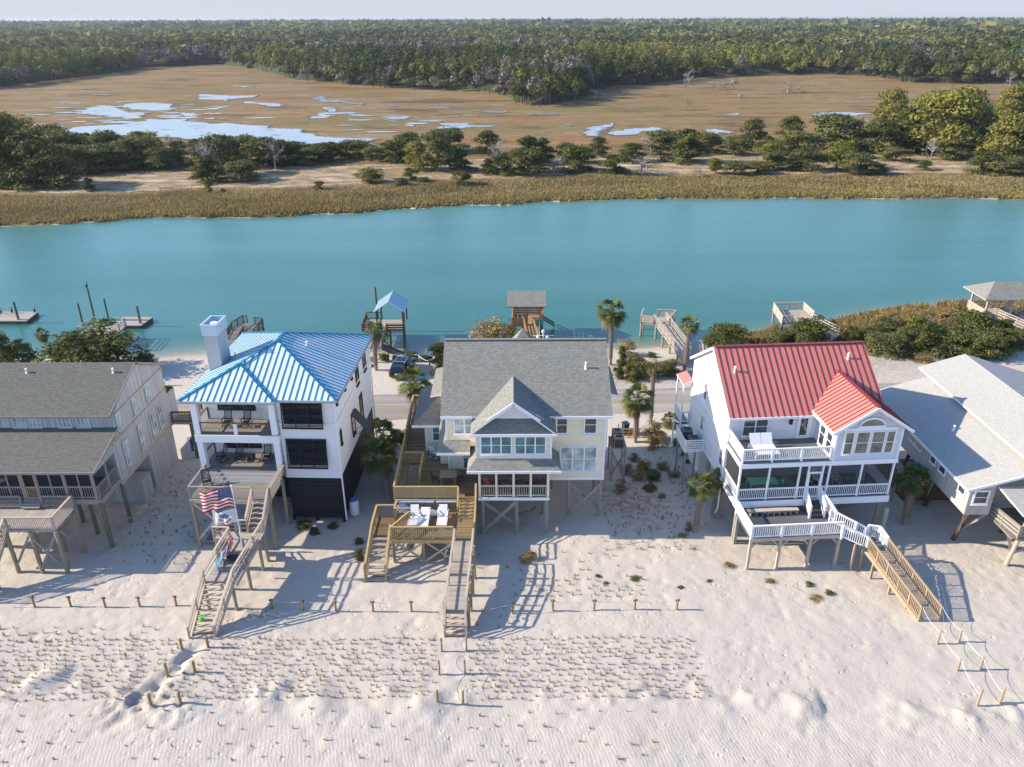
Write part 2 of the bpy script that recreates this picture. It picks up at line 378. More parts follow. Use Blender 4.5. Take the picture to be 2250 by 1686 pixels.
def far_shore(x): return np.interp(x, [p.x for p in FS], [p.y for p in FS]) + (fbm(x * 0.25, x * 0, 5, 4) - 0.5) * 3.0
FB = [G(0, x, y, 0) for x, y in [(-400,215),(0,192),(100,178),(230,163),(300,149),(400,142),(480,141),(540,149),(600,163),(640,176),(700,179),(800,190),(900,193),(1000,197),(1080,205),(1115,228),(1180,234),(1255,222),(1275,198),(1330,189),(1400,186),(1470,176),(1530,167),(1600,164),(1800,160),(1870,165),(1950,178),(2050,181),(2212,180),(2600,182)]]
FBX = np.array([atan2(p.x, p.y) for p in FB]); FBD = np.array([hypot(p.x, p.y) for p in FB])
def forest_edge(x, y): return np.hypot(x, y) - np.interp(np.arctan2(x, y), FBX, FBD)
def in_blob(x, y, cx, cy, rx, ry): return np.exp(-(((x-cx)/rx)**2 + ((y-cy)/ry)**2))
def ground_z(x, y):
    x = np.asarray(x, float); y = np.asarray(y, float)
    dn = near_shore(x) - y; df = y - far_shore(x)
    z = np.where(dn > 5, 0.0, np.where(dn > -6, -0.8 + (dn) * (0.8/5) , -1.8))
    z = np.where((dn < 0), np.maximum(-3.0, -0.8 + dn*0.25), np.minimum(z, 0.0))
    land2 = np.clip(-0.8 + df*0.3, -3, -0.35)
    z = np.where(df > -8, np.maximum(z if False else land2, -3.0), z)
    near = (dn > 2).astype(float)
    z += near * (fbm(x*0.16, y*0.16, 1, 3) - 0.5) * 0.22 * np.clip((y - 5)/20, 0, 1) * np.where((y > 66) & (y < 74.5), 0.0, 1.0)
    m = near * np.clip((62-y)/10, 0, 1)
    z += m * (fbm(x*1.1, y*1.1, 2, 4) - 0.5) * 0.10
    # hummocks along the toe of the planted dune
    ln = 32.6 + 0.7*np.sin(x*0.21) - 0.035*x
    hum = np.exp(-((y-ln)/1.1)**2) * np.clip(fbm(x*0.55, y*0.5, 3, 3)*2.6 - 1.05, 0, 1)
    z += m * hum * (0.22 + 0.5*fbm(x*1.7, y*1.7, 12, 3)*fbm(x*.3, y*.3, 13, 2))
    z += m * 0.10 * np.exp(-((y-36)/3.0)**2)
    # trampled and dug sand by the steps of the blue-roofed house and under its walkway
    dig = in_blob(x, y, -21.5, 32.4, 1.9, 1.2) + 0.8*in_blob(x, y, -19.9, 34.6, 0.8, 1.6) + 0.8*in_blob(x, y, -16.3, 39.4, 2.0, 0.9) + 0.5*in_blob(x, y, -18.8, 31.4, 1.6, 0.9)
    z += np.clip(dig, 0, 1) * np.clip(fbm(x*3.2, y*3.2, 4, 3)-0.45, -0.2, 1) * 0.9 + np.clip(dig,0,1)*0.08
    z -= m * (0.12 + .4*fbm(x*2.2, y*2.2, 15, 3)) * np.exp(-((x - (-19.6 + (y-36)*0.42))/0.5)**2) * np.clip((37-y)/1, 0, 1) * np.clip((y-30)/3, 0, 1)
    # footprints between the houses and the water
    z += m * np.clip(fbm(x*2.4+9, y*2.4, 6, 2)-0.62, 0, 1) * -0.28
    z += np.where(df > 12, (fbm(x*0.05, y*0.05, 7, 3)-0.45)*0.9*np.clip((df-12)/6, 0, 1)*np.clip((60-df)/20, 0, 1), 0)
    z += np.clip((y-1500)/3500, 0, 1)*4
    return z
def grow(a, b, s, k):
    o = []; v = a
    while v < b: o.append(v); v += s; s *= k
    o.append(b); return o
gx = np.array(sorted(set([-v for v in grow(46, 6500, 1.0, 1.09)] + list(np.round(np.arange(-46, 46.01, 0.2), 3)) + grow(46, 6500, 1.0, 1.09))))
gy = np.array(sorted(set([-v for v in grow(0, 300, 3, 1.3)] + list(np.round(np.arange(0, 22, 1.0), 3)) + list(np.round(np.arange(22, 62, 0.17), 3)) + list(np.round(np.arange(62, 90, 0.7), 3)) + list(np.arange(90, 240, 1.6)) + grow(240, 7000, 2.5, 1.035))))
X, Y = np.meshgrid(gx, gy); Zg = ground_z(X, Y)
nx, ny = len(gx), len(gy)
ii = (np.arange(ny-1)[:, None]*nx + np.arange(nx-1)[None, :]).ravel()
F4 = np.stack([ii, ii+1, ii+nx+1, ii+nx], 1)
ground = setmesh('ground', np.stack([X.ravel(), Y.ravel(), Zg.ravel()], 1), F4, [], kind='structure', smooth=True)
df = (Y - far_shore(X)).ravel(); dn = (near_shore(X) - Y).ravel(); xf, yf = X.ravel(), Y.ravel()
# R marsh, G dry dune grass, B littered / disturbed sand
back = 24 + 8*np.sin(xf*0.03)                                # depth of the sandy island strip
isl = np.clip(1 - np.abs(df - 43)/19, 0, 1) * (df > 0)
marsh = np.where(df > 0, np.clip(1.0 - isl*2.2, 0, 1), 0.0)
grassy = np.where(df > 0, np.clip(isl*1.5, 0, 1)*0.9, 0)
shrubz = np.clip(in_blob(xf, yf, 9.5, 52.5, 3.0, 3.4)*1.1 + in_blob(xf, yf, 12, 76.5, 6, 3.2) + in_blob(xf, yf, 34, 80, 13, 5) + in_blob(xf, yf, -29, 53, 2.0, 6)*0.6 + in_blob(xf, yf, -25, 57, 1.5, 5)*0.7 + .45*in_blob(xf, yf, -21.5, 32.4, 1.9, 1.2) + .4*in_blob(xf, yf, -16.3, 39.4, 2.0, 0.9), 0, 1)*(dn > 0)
at = ground.data.color_attributes.new('Mask', 'FLOAT_COLOR', 'POINT').data
buf = np.ones((len(xf), 4), np.float32); buf[:, 0] = marsh; buf[:, 1] = grassy; buf[:, 2] = shrubz; at.foreach_set('color', buf.ravel())
def ground_mat():
    m, t, b = mat('sand_and_marsh', 0.95, 0, 0.15)
    a = nd(t, 'ShaderNodeVertexColor', layer_name='Mask'); sc = nd(t, 'ShaderNodeSeparateColor'); t.links.new(a.outputs[0], sc.inputs[0])
    P = pos(t); sx = nd(t, 'ShaderNodeSeparateXYZ'); t.links.new(P, sx.inputs[0])
    n1 = noise(t, P, 0.25, 6, 0.6); n2 = noise(t, P, 3.5, 6, 0.7); n3 = noise(t, P, 22, 3, 0.7)
    sand = mixc(t, n1, (0.475, 0.43, 0.37), (0.585, 0.54, 0.48)); sand = mixc(t, mth(t, 'MULTIPLY', n2, 0.5), sand, (0.45, 0.385, 0.315))
    speck = mth(t, 'GREATER_THAN', noise(t, P, 9, 2, 0.9), 0.71); sand = mixc(t, mth(t, 'MULTIPLY', speck, 0.25), sand, (0.3, 0.26, 0.2))
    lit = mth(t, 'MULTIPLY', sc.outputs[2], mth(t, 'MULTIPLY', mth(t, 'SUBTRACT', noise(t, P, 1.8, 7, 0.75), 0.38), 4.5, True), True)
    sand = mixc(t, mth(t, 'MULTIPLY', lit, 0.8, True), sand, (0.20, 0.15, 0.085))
    mp0 = nd(t, 'ShaderNodeMapping'); mp0.inputs['Scale'].default_value = (0.4, 1.0, 1); t.links.new(P, mp0.inputs[0])
    gr = ramp(t, noise(t, mp0.outputs[0], 0.3, 10, 0.78), [(0.35, (0.13, 0.095, 0.045)), (0.46, (0.26, 0.19, 0.10)), (0.54, (0.38, 0.29, 0.18)), (0.6, (0.5, 0.41, 0.31)), (0.68, (0.6, 0.53, 0.44))])
    mp = nd(t, 'ShaderNodeMapping'); mp.inputs['Scale'].default_value = (0.35, 1.0, 1); t.links.new(P, mp.inputs[0])
    ma = ramp(t, noise(t, mp.outputs[0], 0.05, 12, 0.78), [(0.38, (0.09, 0.065, 0.03)), (0.44, (0.16, 0.105, 0.045)), (0.48, (0.31, 0.2, 0.10)), (0.515, (0.17, 0.125, 0.04)), (0.55, (0.33, 0.225, 0.135)), (0.62, (0.23, 0.165, 0.095))])
    mf = mth(t, 'MULTIPLY', mth(t, 'SUBTRACT', noise(t, mp.outputs[0], 0.4, 10, 0.8), 0.47), 7, True); ma = mixc(t, mth(t, 'MULTIPLY', mf, 0.55), ma, (0.13, 0.09, 0.035), 'MIX')
    mk = mth(t, 'MULTIPLY', mth(t, 'SUBTRACT', mth(t, 'ADD', sc.outputs[1], mth(t, 'MULTIPLY', n1, 0.5)), 0.4), 2.5, True)
    c = mixc(t, mk, sand, gr)
    mm = mth(t, 'MULTIPLY', mth(t, 'SUBTRACT', mth(t, 'ADD', sc.outputs[0], mth(t, 'MULTIPLY', noise(t, P, 0.18, 5, 0.6), 0.6)), 0.62), 6.0, True)
    c = mixc(t, mm, c, ma)
    pa = mth(t, 'MULTIPLY', mth(t, 'SUBTRACT', noise(t, mp.outputs[0], 0.03, 5, 0.6), 0.5), 9, True); pb = mth(t, 'MULTIPLY', mth(t, 'SUBTRACT', noise(t, mp0.outputs[0], 0.022, 6, 0.65), 0.52), 9, True)
    c = mixc(t, mth(t, 'MULTIPLY', mth(t, 'MULTIPLY', pa, mm), .55), c, (0.25, 0.125, 0.05)); c = mixc(t, mth(t, 'MULTIPLY', mth(t, 'MULTIPLY', pb, mm), .6), c, (0.15, 0.135, 0.045))      # rusty and olive stands
    rn = mth(t, 'ABSOLUTE', mth(t, 'SUBTRACT', noise(t, mp.outputs[0], 0.075, 3, 0.45), 0.5)); rg = mth(t, 'MULTIPLY', mth(t, 'SUBTRACT', 0.018, rn), 90, True)      # winding grassed creek lines
    c = mixc(t, mth(t, 'MULTIPLY', mth(t, 'MULTIPLY', rg, mm), .75), c, (0.13, 0.115, 0.03))
    # wet rim by the water
    wet = mth(t, 'MULTIPLY', mth(t, 'SUBTRACT', -0.45, sx.outputs[2]), 3.0, True)
    wet = mth(t, 'MULTIPLY', wet, mth(t, 'LESS_THAN', sx.outputs[1], 110)); c = mixc(t, mth(t, 'MULTIPLY', wet, 0.55), c, (0.3, 0.26, 0.19))
    t.links.new(c, b.inputs['Base Color'])
    # wind ripples near the bottom, grain and prints elsewhere
    wv = nd(t, 'ShaderNodeTexWave', wave_type='BANDS', bands_direction='X'); mp2 = nd(t, 'ShaderNodeMapping'); mp2.inputs['Rotation'].default_value = (0, 0, R(-14)); t.links.new(P, mp2.inputs[0])
    t.links.new(mp2.outputs[0], wv.inputs[0]); wv.inputs['Scale'].default_value = 1.5; wv.inputs['Distortion'].default_value = 7; wv.inputs['Detail'].default_value = 3; wv.inputs['Detail Scale'].default_value = 0.8
    k = mth(t, 'MULTIPLY', mth(t, 'SUBTRACT', 33.5, sx.outputs[1]), 0.25, True)
    hh = mth(t, 'ADD', mth(t, 'MULTIPLY', mth(t, 'MULTIPLY', wv.outputs[1], k), 0.15), mth(t, 'ADD', mth(t, 'MULTIPLY', n2, 1.0), mth(t, 'MULTIPLY', n3, 0.35)))
    vo = nd(t, 'ShaderNodeTexVoronoi'); vo.inputs['Scale'].default_value = 1.9; vo.inputs['Randomness'].default_value = 1.0; t.links.new(P, vo.inputs['Vector'])
    pit = mth(t, 'MULTIPLY', mth(t, 'SUBTRACT', 0.26, vo.outputs['Distance']), 7.0, True); pk = mth(t, 'MULTIPLY', mth(t, 'SUBTRACT', noise(t, P, 0.22, 4, 0.6), 0.47), 9.0, True)
    hh = mth(t, 'SUBTRACT', hh, mth(t, 'MULTIPLY', mth(t, 'MULTIPLY', pit, pk), 0.8))      # trodden prints in patches
    bump(t, b, hh, 0.6, 0.075)
    return m
ground.data.materials.append(ground_mat())
# ---- road
def road():
    m, t, b = mat('asphalt', 0.9); P = pos(t); n = noise(t, P, 0.5, 6, 0.65); g = noise(t, P, 18, 3, 0.8)
    c = mixc(t, n, (0.19, 0.18, 0.17), (0.27, 0.255, 0.235)); c = mixc(t, mth(t, 'MULTIPLY', g, 0.4), c, (0.36, 0.33, 0.29))
    mp = nd(t, 'ShaderNodeMapping'); mp.inputs['Scale'].default_value = (0.03, 1.4, 1); t.links.new(P, mp.inputs[0])
    c = mixc(t, mth(t, 'MULTIPLY', mth(t, 'SUBTRACT', noise(t, mp.outputs[0], 1.0, 3), 0.45, True), 3, True), c, (0.45, 0.39, 0.33))
    t.links.new(c, b.inputs['Base Color']); bump(t, b, g, 0.3, 0.01)
    xs = np.concatenate([np.arange(-500, -60, 10.0), np.arange(-60, 80, 1.0), np.arange(80, 500, 10.0)])
    yc = lambda x: 69.9 + 0.05*x*np.clip(1-abs(x)/900, 0, 1)
    def strip(name, y0, y1, z, mt, wob=0.0):
        V = []; 
        for i, x in enumerate(xs):
            w0 = (fbm(np.array([x*0.4]), np.array([1.0]), 21, 3)[0]-0.5)*wob; w1 = (fbm(np.array([x*0.4]), np.array([9.0]), 22, 3)[0]-0.5)*wob
            V += [(x, yc(x)+y0+w0, z), (x, yc(x)+y1+w1, z)]
        k = np.arange(len(xs)-1)*2
        o = setmesh(name, V, np.stack([k, k+2, k+3, k+1], 1), mt, kind='structure'); return o
    strip('road', -2.75, 2.75, 0.03, m, 0.5)
    ym, t2, b2 = mat('yellow_road_paint', 0.8); nn = noise(t2, pos(t2), 3, 5, 0.7); t2.links.new(mixc(t2, mth(t2, 'MULTIPLY', nn, 0.8), (0.55, 0.36, 0.1), (0.3, 0.26, 0.2)), b2.inputs['Base Color'])
    for s_ in (-0.14, 0.14): strip('road_centre_line', s_-0.05, s_+0.05, 0.036, ym)
road()
# ---- creek water
def water():
    xs = np.concatenate([np.arange(-600, -70, 30.0), np.arange(-70, 80, 1.5), np.arange(80, 620, 30.0)]); ys = np.concatenate([np.arange(66, 96, 0.8), np.arange(96, 182, 4.0)])
    X, Y = np.meshgrid(xs, ys); nx = len(xs); ii = (np.arange(len(ys)-1)[:, None]*nx + np.arange(nx-1)[None, :]).ravel()
    o = setmesh('water', np.stack([X.ravel(), Y.ravel(), np.full(X.size, WZ)], 1), np.stack([ii, ii+1, ii+nx+1, ii+nx], 1), [], kind='structure')
    d = (Y - near_shore(X)).ravel(); a = o.data.color_attributes.new('DepthAndSheen', 'FLOAT_COLOR', 'POINT').data
    b_ = np.ones((d.size, 4), np.float32); b_[:, 0] = np.clip(d/10.0, 0, 1); b_[:, 1] = np.clip((Y.ravel()-85)/75, 0, 1); a.foreach_set('color', b_.ravel())  # red: depth from the near bank; green: sky sheen growing with distance
    m, t, b = mat('creek_water', 0.16, 0, 0.5)
    at = nd(t, 'ShaderNodeVertexColor', layer_name='DepthAndSheen'); sc = nd(t, 'ShaderNodeSeparateColor'); t.links.new(at.outputs[0], sc.inputs[0]); P = pos(t)
    n = noise(t, P, 0.06, 4, 0.6); dd = mth(t, 'ADD', sc.outputs[0], mth(t, 'MULTIPLY', mth(t, 'SUBTRACT', n, 0.5), 0.45))
    shallow = ramp(t, dd, [(0.0, (0.34, 0.3, 0.2)), (0.12, (0.2, 0.22, 0.15)), (0.33, (0.07, 0.15, 0.10)), (0.6, (0.03, 0.125, 0.086)), (1.0, (0.024, 0.122, 0.088))])
    mp = nd(t, 'ShaderNodeMapping'); mp.inputs['Scale'].default_value = (0.15, 1, 1); t.links.new(P, mp.inputs[0])
    big = noise(t, mp.outputs[0], 0.07, 4, 0.55)
    c = mixc(t, mth(t, 'MULTIPLY', mth(t, 'SUBTRACT', mth(t, 'ADD', mth(t, 'MULTIPLY', big, 1.1), sc.outputs[1]), 0.45), 1.0, True), shallow, (0.072, 0.2, 0.175), 'MIX')  # tonal patches, plus far sky reflection painted into the base colour
    t.links.new(c, b.inputs['Base Color'])
    w1 = noise(t, mp.outputs[0], 2.2, 5, 0.7); w2 = noise(t, P, 6, 3, 0.6)
    bump(t, b, mth(t, 'ADD', w1, mth(t, 'MULTIPLY', w2, 0.35)), 0.45, 0.10)
    o.data.materials.append(m)
water()
# ---- marsh ponds
def ponds():
    m, t, b = mat('pond_water', 0.12, 0, 0.6); P = pos(t)
    mpp = nd(t, 'ShaderNodeMapping'); mpp.inputs['Scale'].default_value = (.5, 1, 1); t.links.new(P, mpp.inputs[0]); k_ = mth(t, 'MULTIPLY', mth(t, 'SUBTRACT', noise(t, mpp.outputs[0], .22, 8, .75), .57), 14, True); t.links.new(mixc(t, k_, mixc(t, noise(t, P, 0.08, 4), (0.22, 0.27, 0.32), (0.36, 0.4, 0.43)), (.2, .14, .07)), b.inputs['Base Color']); t.links.new(mth(t, 'ADD', .12, mth(t, 'MULTIPLY', k_, .7)), b.inputs['Roughness']); bump(t, b, noise(t, P, 1.2, 4, 0.6), 0.3, 0.05)
    fringe = []
    L = [(14, [(150,560),(260,570),(400,545),(520,540),(640,515),(760,515),(900,535),(1060,540),(1160,550),(1300,575),(1400,590),(1480,605),(1640,600),(1620,625),(1500,625),(1400,615),(1250,625),(1050,610),(850,605),(640,595),(520,585),(400,590),(300,578),(180,580)]),
         (14, [(310,480),(450,455),(480,460),(520,480),(640,490),(620,512),(520,510),(420,500)]), (14, [(550,465),(570,448),(745,450),(740,475),(640,478),(560,474)]),
         (14, [(860,430),(880,408),(940,412),(1000,415),(1110,412),(1100,420),(1010,428),(970,440),(920,432)]), (14, [(1065,440),(1150,445),(1230,453),(1210,462),(1120,452)]),
         (14, [(1345,425),(1370,415),(1400,430),(1480,435),(1570,447),(1560,454),(1480,449),(1390,439)]), (14, [(1340,512),(1380,495),(1445,489),(1450,498),(1370,512)]),
         (14, [(780,485),(850,489),(870,498),(800,502)]), (14, [(870,468),(990,463),(940,475)]), (14, [(1680,455),(1700,449),(1740,458),(1690,463)]), (14, [(1860,452),(1900,455),(1890,462)]),
         (14, [(1410,475),(1440,462),(1446,478),(1425,486)]), (14, [(1740,540),(1790,538),(1780,548)]), (14, [(1880,535),(1990,533),(2080,543),(2030,552),(1960,548)]), (14, [(860,512),(930,510),(920,516)]), (14, [(985,370),(1100,374),(1050,378)]),
         (15, [(325,582),(345,548),(380,545),(420,532),(445,535),(430,545),(392,553),(380,566),(387,588),(340,588)]), (15, [(455,586),(480,566),(530,555),(620,552),(630,565),(550,569),(520,583)]),
         (15, [(835,565),(880,558),(950,570),(940,579),(887,573),(872,587),(850,580)]), (15, [(1290,495),(1350,487),(1460,487),(1560,491),(1450,501),(1340,504)]), (15, [(2000,459),(2100,455),(2200,465),(2190,500),(2080,492),(2150,479)]), (15, [(900,496),(990,490),(980,498)]), (15, [(205,538),(260,541),(255,546)])]
    for c, pts in L:
        P0 = [G(c, x, y, -0.3) for x, y in pts]
        A_ = abs(sum(P0[i].x*P0[(i+1) % len(P0)].y - P0[(i+1) % len(P0)].x*P0[i].y for i in range(len(P0))))/2; W_ = max(p.x for p in P0) - min(p.x for p in P0); thick = A_/W_
        for lev in range(5):
            Q = []
            for i in range(len(P0)):
                p, q = P0[i], P0[(i+1) % len(P0)]; d = (q-p); L_ = min(d.length, thick*1.1); m_ = (p+q)/2 + Vector((-d.y, d.x, 0)).normalized()*random.gauss(0, .2)*L_; Q += [p, m_]
            P0 = Q
        mb = MB(); mb.poly([(p.x, p.y, -0.24 + random.uniform(0, .012)) for p in P0]); mb.build('pond', m, kind='structure', uv=False); fringe.append(P0)
    mud = plain('pond_mud', (.13, .095, .05), .7, var=.4, scale=.4); rs = random.Random(4)
    for P0 in fringe:
        c_ = sum(P0, Vector())/len(P0); w_ = max((p-c_).length for p in P0); Q = []
        for p in P0: d = p-c_; k = 1 + rs.uniform(.02, .22)*min(1, 14/max(w_, 1)); Q.append((c_.x + d.x*k, c_.y + d.y*(k+.06) + rs.uniform(-.4, .4), -.29 + rs.uniform(0, .02)))
        mb = MB(); mb.poly(Q); mb.build('mud_rim', mud, kind='structure', uv=False)
    for k in range(120):      # small broken pools
        if k < 80: x_, y_ = rs.gauss(560, 260), rs.gauss(492, 32)
        else: x_, y_ = rs.gauss(1750, 300), rs.gauss(500, 40)
        if y_ < 395 or y_ > 600: continue
        p = G(14, x_, y_, -.3); L_ = rs.uniform(1.2, 7); W_ = L_*rs.uniform(.2, .6); n = 18; Q = []
        for q in range(n): a = 2*pi*q/n; r_ = rs.uniform(.6, 1.15); Q.append((p.x + cos(a)*L_*r_, p.y + sin(a)*W_*r_, -.235 + k*.0002))
        mb = MB(); mb.poly(Q); mb.build('pool', m, kind='structure', uv=False)
ponds()
# ================================================================ VEGETATION
LEAF = attr_mat('foliage', 0.75, 0.25); BARK = plain('bark', (0.2, 0.17, 0.14), 0.9, var=0.3); FARLEAF = attr_mat('far_foliage', 0.85, 0.2); DRY = attr_mat('dry_grass', 0.85, 0.3)
PAL = {'c': ((0.05, 0.066, 0.016), (0.18, 0.19, 0.04)), 'o': ((0.1, 0.112, 0.034), (0.24, 0.235, 0.075)), 'p': ((0.13, 0.135, 0.025), (0.32, 0.29, 0.06)),
       'g': ((0.16, 0.14, 0.12), (0.32, 0.29, 0.26)), 'b': ((0.09, 0.11, 0.02), (0.22, 0.24, 0.05)), 't': ((0.23, 0.16, 0.06), (0.48, 0.35, 0.14))}
def lerp3(a, b, t): return tuple(a[i] + (b[i]-a[i])*t for i in range(3))
def crown_np(kind, nl, nq, leaf, seed, spiky=0.0, dia=1.0, flat=False):
    """unit crown (1 wide, 1 high): lobes covered and filled with leaf-sized quads"""
    rs = np.random.RandomState(seed); V = []; C = []
    lobes = []
    for k in range(nl):
        z = rs.uniform(0.03, 0.86); wr = (0.42 * (1 - ((z-0.2)/0.8)**2)**0.5 if abs((z-0.2)/0.8) < 1 else 0.05) * rs.uniform(0.8, 1.15)
        if spiky: wr = 0.40*(1.04-z)**0.75
        a = rs.uniform(0, 2*pi); r = wr * rs.uniform(0.25, 0.95)
        lobes.append((cos(a)*r, sin(a)*r, z, rs.uniform(0.12, 0.22) * (0.75 if spiky else 1), rs.uniform(0, 1)))
    lo, hi = PAL[kind]
    per = nq // nl
    for lx, ly, lz, lr, tone in lobes:
        d = rs.normal(size=(per, 3)); d /= np.linalg.norm(d, axis=1)[:, None]; d[:, 2] = np.where(d[:, 2] < -0.3, -d[:, 2]*0.6, d[:, 2])
        r = lr * rs.uniform(0.55, 1.12, size=(per, 1)); c = np.array([lx, ly, lz]) + d*r*np.array([1.1, 1.1, 0.8])
        nrm = d + rs.normal(size=(per, 3))*0.45; nrm /= np.linalg.norm(nrm, axis=1)[:, None]
        a = np.cross(nrm, rs.normal(size=(per, 3))); a /= np.linalg.norm(a, axis=1)[:, None]; b = np.cross(nrm, a)
        s = leaf * rs.uniform(0.5, 1.25, size=(per, 1)); a *= s; b *= s*0.55
        V.append(np.stack([c-a, c-b*0.9, c+a, c+b], 1)); tt = np.clip(tone*0.6 + rs.uniform(-0.25, 0.55, size=per), 0, 1)
        C.append(np.array(lo)[None]*(1-tt[:, None]) + np.array(hi)[None]*tt[:, None])
    V = np.concatenate(V); C = np.concatenate(C); V[..., 2] = np.clip(V[..., 2], 0.01, None)
    return V, C
def crown_obj(name, parent, V, C, mt=None):
    n = len(V); o = setmesh(name, V.reshape(-1, 3), np.arange(n*4).reshape(n, 4), mt or LEAF, C); o.parent = parent; return o
def limbs(parent, seed, h=0.75, r=0.03, n=5, name='trunk', mt=None, sub=0):
    rs = random.Random(seed); mb = MB(); top = Vector((rs.uniform(-.05, .05), rs.uniform(-.05, .05), h*0.75))
    mb.tube([(0, 0, -0.05), (top.x*0.5 + 0.02, top.y*0.5, h*0.35), top], lambda t: r*(1-0.55*t), 6)
    for k in range(n):
        a = rs.uniform(0, 2*pi); z0 = h*rs.uniform(0.2, 0.7); L = rs.uniform(0.2, 0.38); e = Vector((cos(a)*L, sin(a)*L, z0 + rs.uniform(0.12, 0.32)))
        b0 = Vector((top.x*z0/h, top.y*z0/h, z0)); m_ = b0.lerp(e, 0.5) + Vector((0, 0, 0.03)); mb.tube([b0, m_, e], lambda t: r*0.5*(1-0.75*t), 5)
        for q in range(sub):
            f = b0.lerp(e, rs.uniform(0.3, 1.0)); aa = rs.uniform(0, 2*pi); l2 = rs.uniform(0.06, 0.16); mb.cyl(f, f + Vector((cos(aa)*l2, sin(aa)*l2, rs.uniform(0.03, 0.16))), r*0.16, r*0.06, 3)
    return mb.build(name, mt or BARK, parent, uv=False)
PROTO = {}
GREYB2 = plain('bare_bark', (0.42, 0.38, 0.34), 0.9, var=0.2)
def tree(kind, size, pos_, w, h, label, group=None, cat='tree', name=None, var=None, rz=None):
    """size n(ear) or f(ar)"""
    var = random.randrange(3) if var is None else var; key = (kind, size, var)
    nm = name or {'c': 'cedar_tree', 'o': 'oak_tree', 'p': 'pine_tree', 'g': 'bare_tree', 'b': 'green_shrub', 't': 'dry_shrub'}[kind]
    rz = random.uniform(0, 6.28) if rz is None else rz
    if key not in PROTO:
        t = thing(nm, label, cat)
        sd_ = hash(key) % 1000 if False else (ord(kind)*7 + var*13 + (3 if size == 'n' else 0))
        if kind == 'g':
            limbs(t, sd_, 0.95, 0.028, 9, mt=GREYB2, sub=14)
            V, C = crown_np('g', 12, 260 if size == 'f' else 700, 0.045 if size == 'f' else 0.03, sd_); crown_obj('crown', t, V, C)
        else:
            limbs(t, sd_, 0.8, 0.03, 6)
            nq = {'n': 5200, 'f': 5200}[size]; lf = {'n': 0.032, 'f': 0.032}[size]
            if kind == 't': nq = int(nq*0.5)
            V, C = crown_np(kind, 38 if size == 'n' else 32, nq, lf, sd_, spiky=1.0 if (kind == 'c' and var == 1) else 0.0); crown_obj('crown', t, V, C)
        PROTO[key] = t
    else: t = dup(PROTO[key], label=label)
    t.name = nm; t['category'] = cat
    if group: t['group'] = group
    elif 'group' in t: del t['group']
    t.location = pos_; t.scale = (w, w, h); t.rotation_euler = (0, 0, rz); return t
# ================================================================ HOUSES
def PY(c, x, y, Y):
    ox, oy, s = CR[c]; d = fw + rt * ((ox + x/s - 1125)/FPX) - up * ((oy + y/s - 843)/FPX); return Vector((0, 0, CAM_H)) + d * (Y/d.y)
def posts_part(root, spots, z1, mt=WPILE, r=0.16, name='pile', z0=-0.3, sq=False):
    for x, y in spots:
        mb = MB()
        mb.box(x-r, y-r, z0, x+r, y+r, z1) if sq else mb.cyl((x, y, z0), (x, y, z1), r, r*0.95, 10)
        mb.build(name, mt, root, uv=False)
def braces(root, segs, mt, w=0.06, h=0.2):
    for p, q in segs: MB().beam(p, q, w, h).build('brace', mt, root, uv=False)
def vent(root, p, h=0.45):
    p = Vector(p); mb = MB(); mb.cyl(p - Vector((0, 0, .1)), p + Vector((0, 0, h)), 0.07, 0.07, 10); mb.cyl(p + Vector((0, 0, h)), p + Vector((0, 0, h + 0.06)), 0.09, 0.08, 10); mb.cyl(p - Vector((0, 0, .05)), p + Vector((0, 0, 0.08)), 0.16, 0.09, 10)
    mb.build('vent_pipe', WHITE, root, uv=False)
def trim(root, segs, w=0.16, d=0.05, mt=WHITE, name='trim'):
    for p, q in segs: o = MB().beam(p, q, d if abs(q[2]-p[2]) < 0.01 else w, w if abs(q[2]-p[2]) < 0.01 else d).build(name, mt, root, uv=False)
    return o
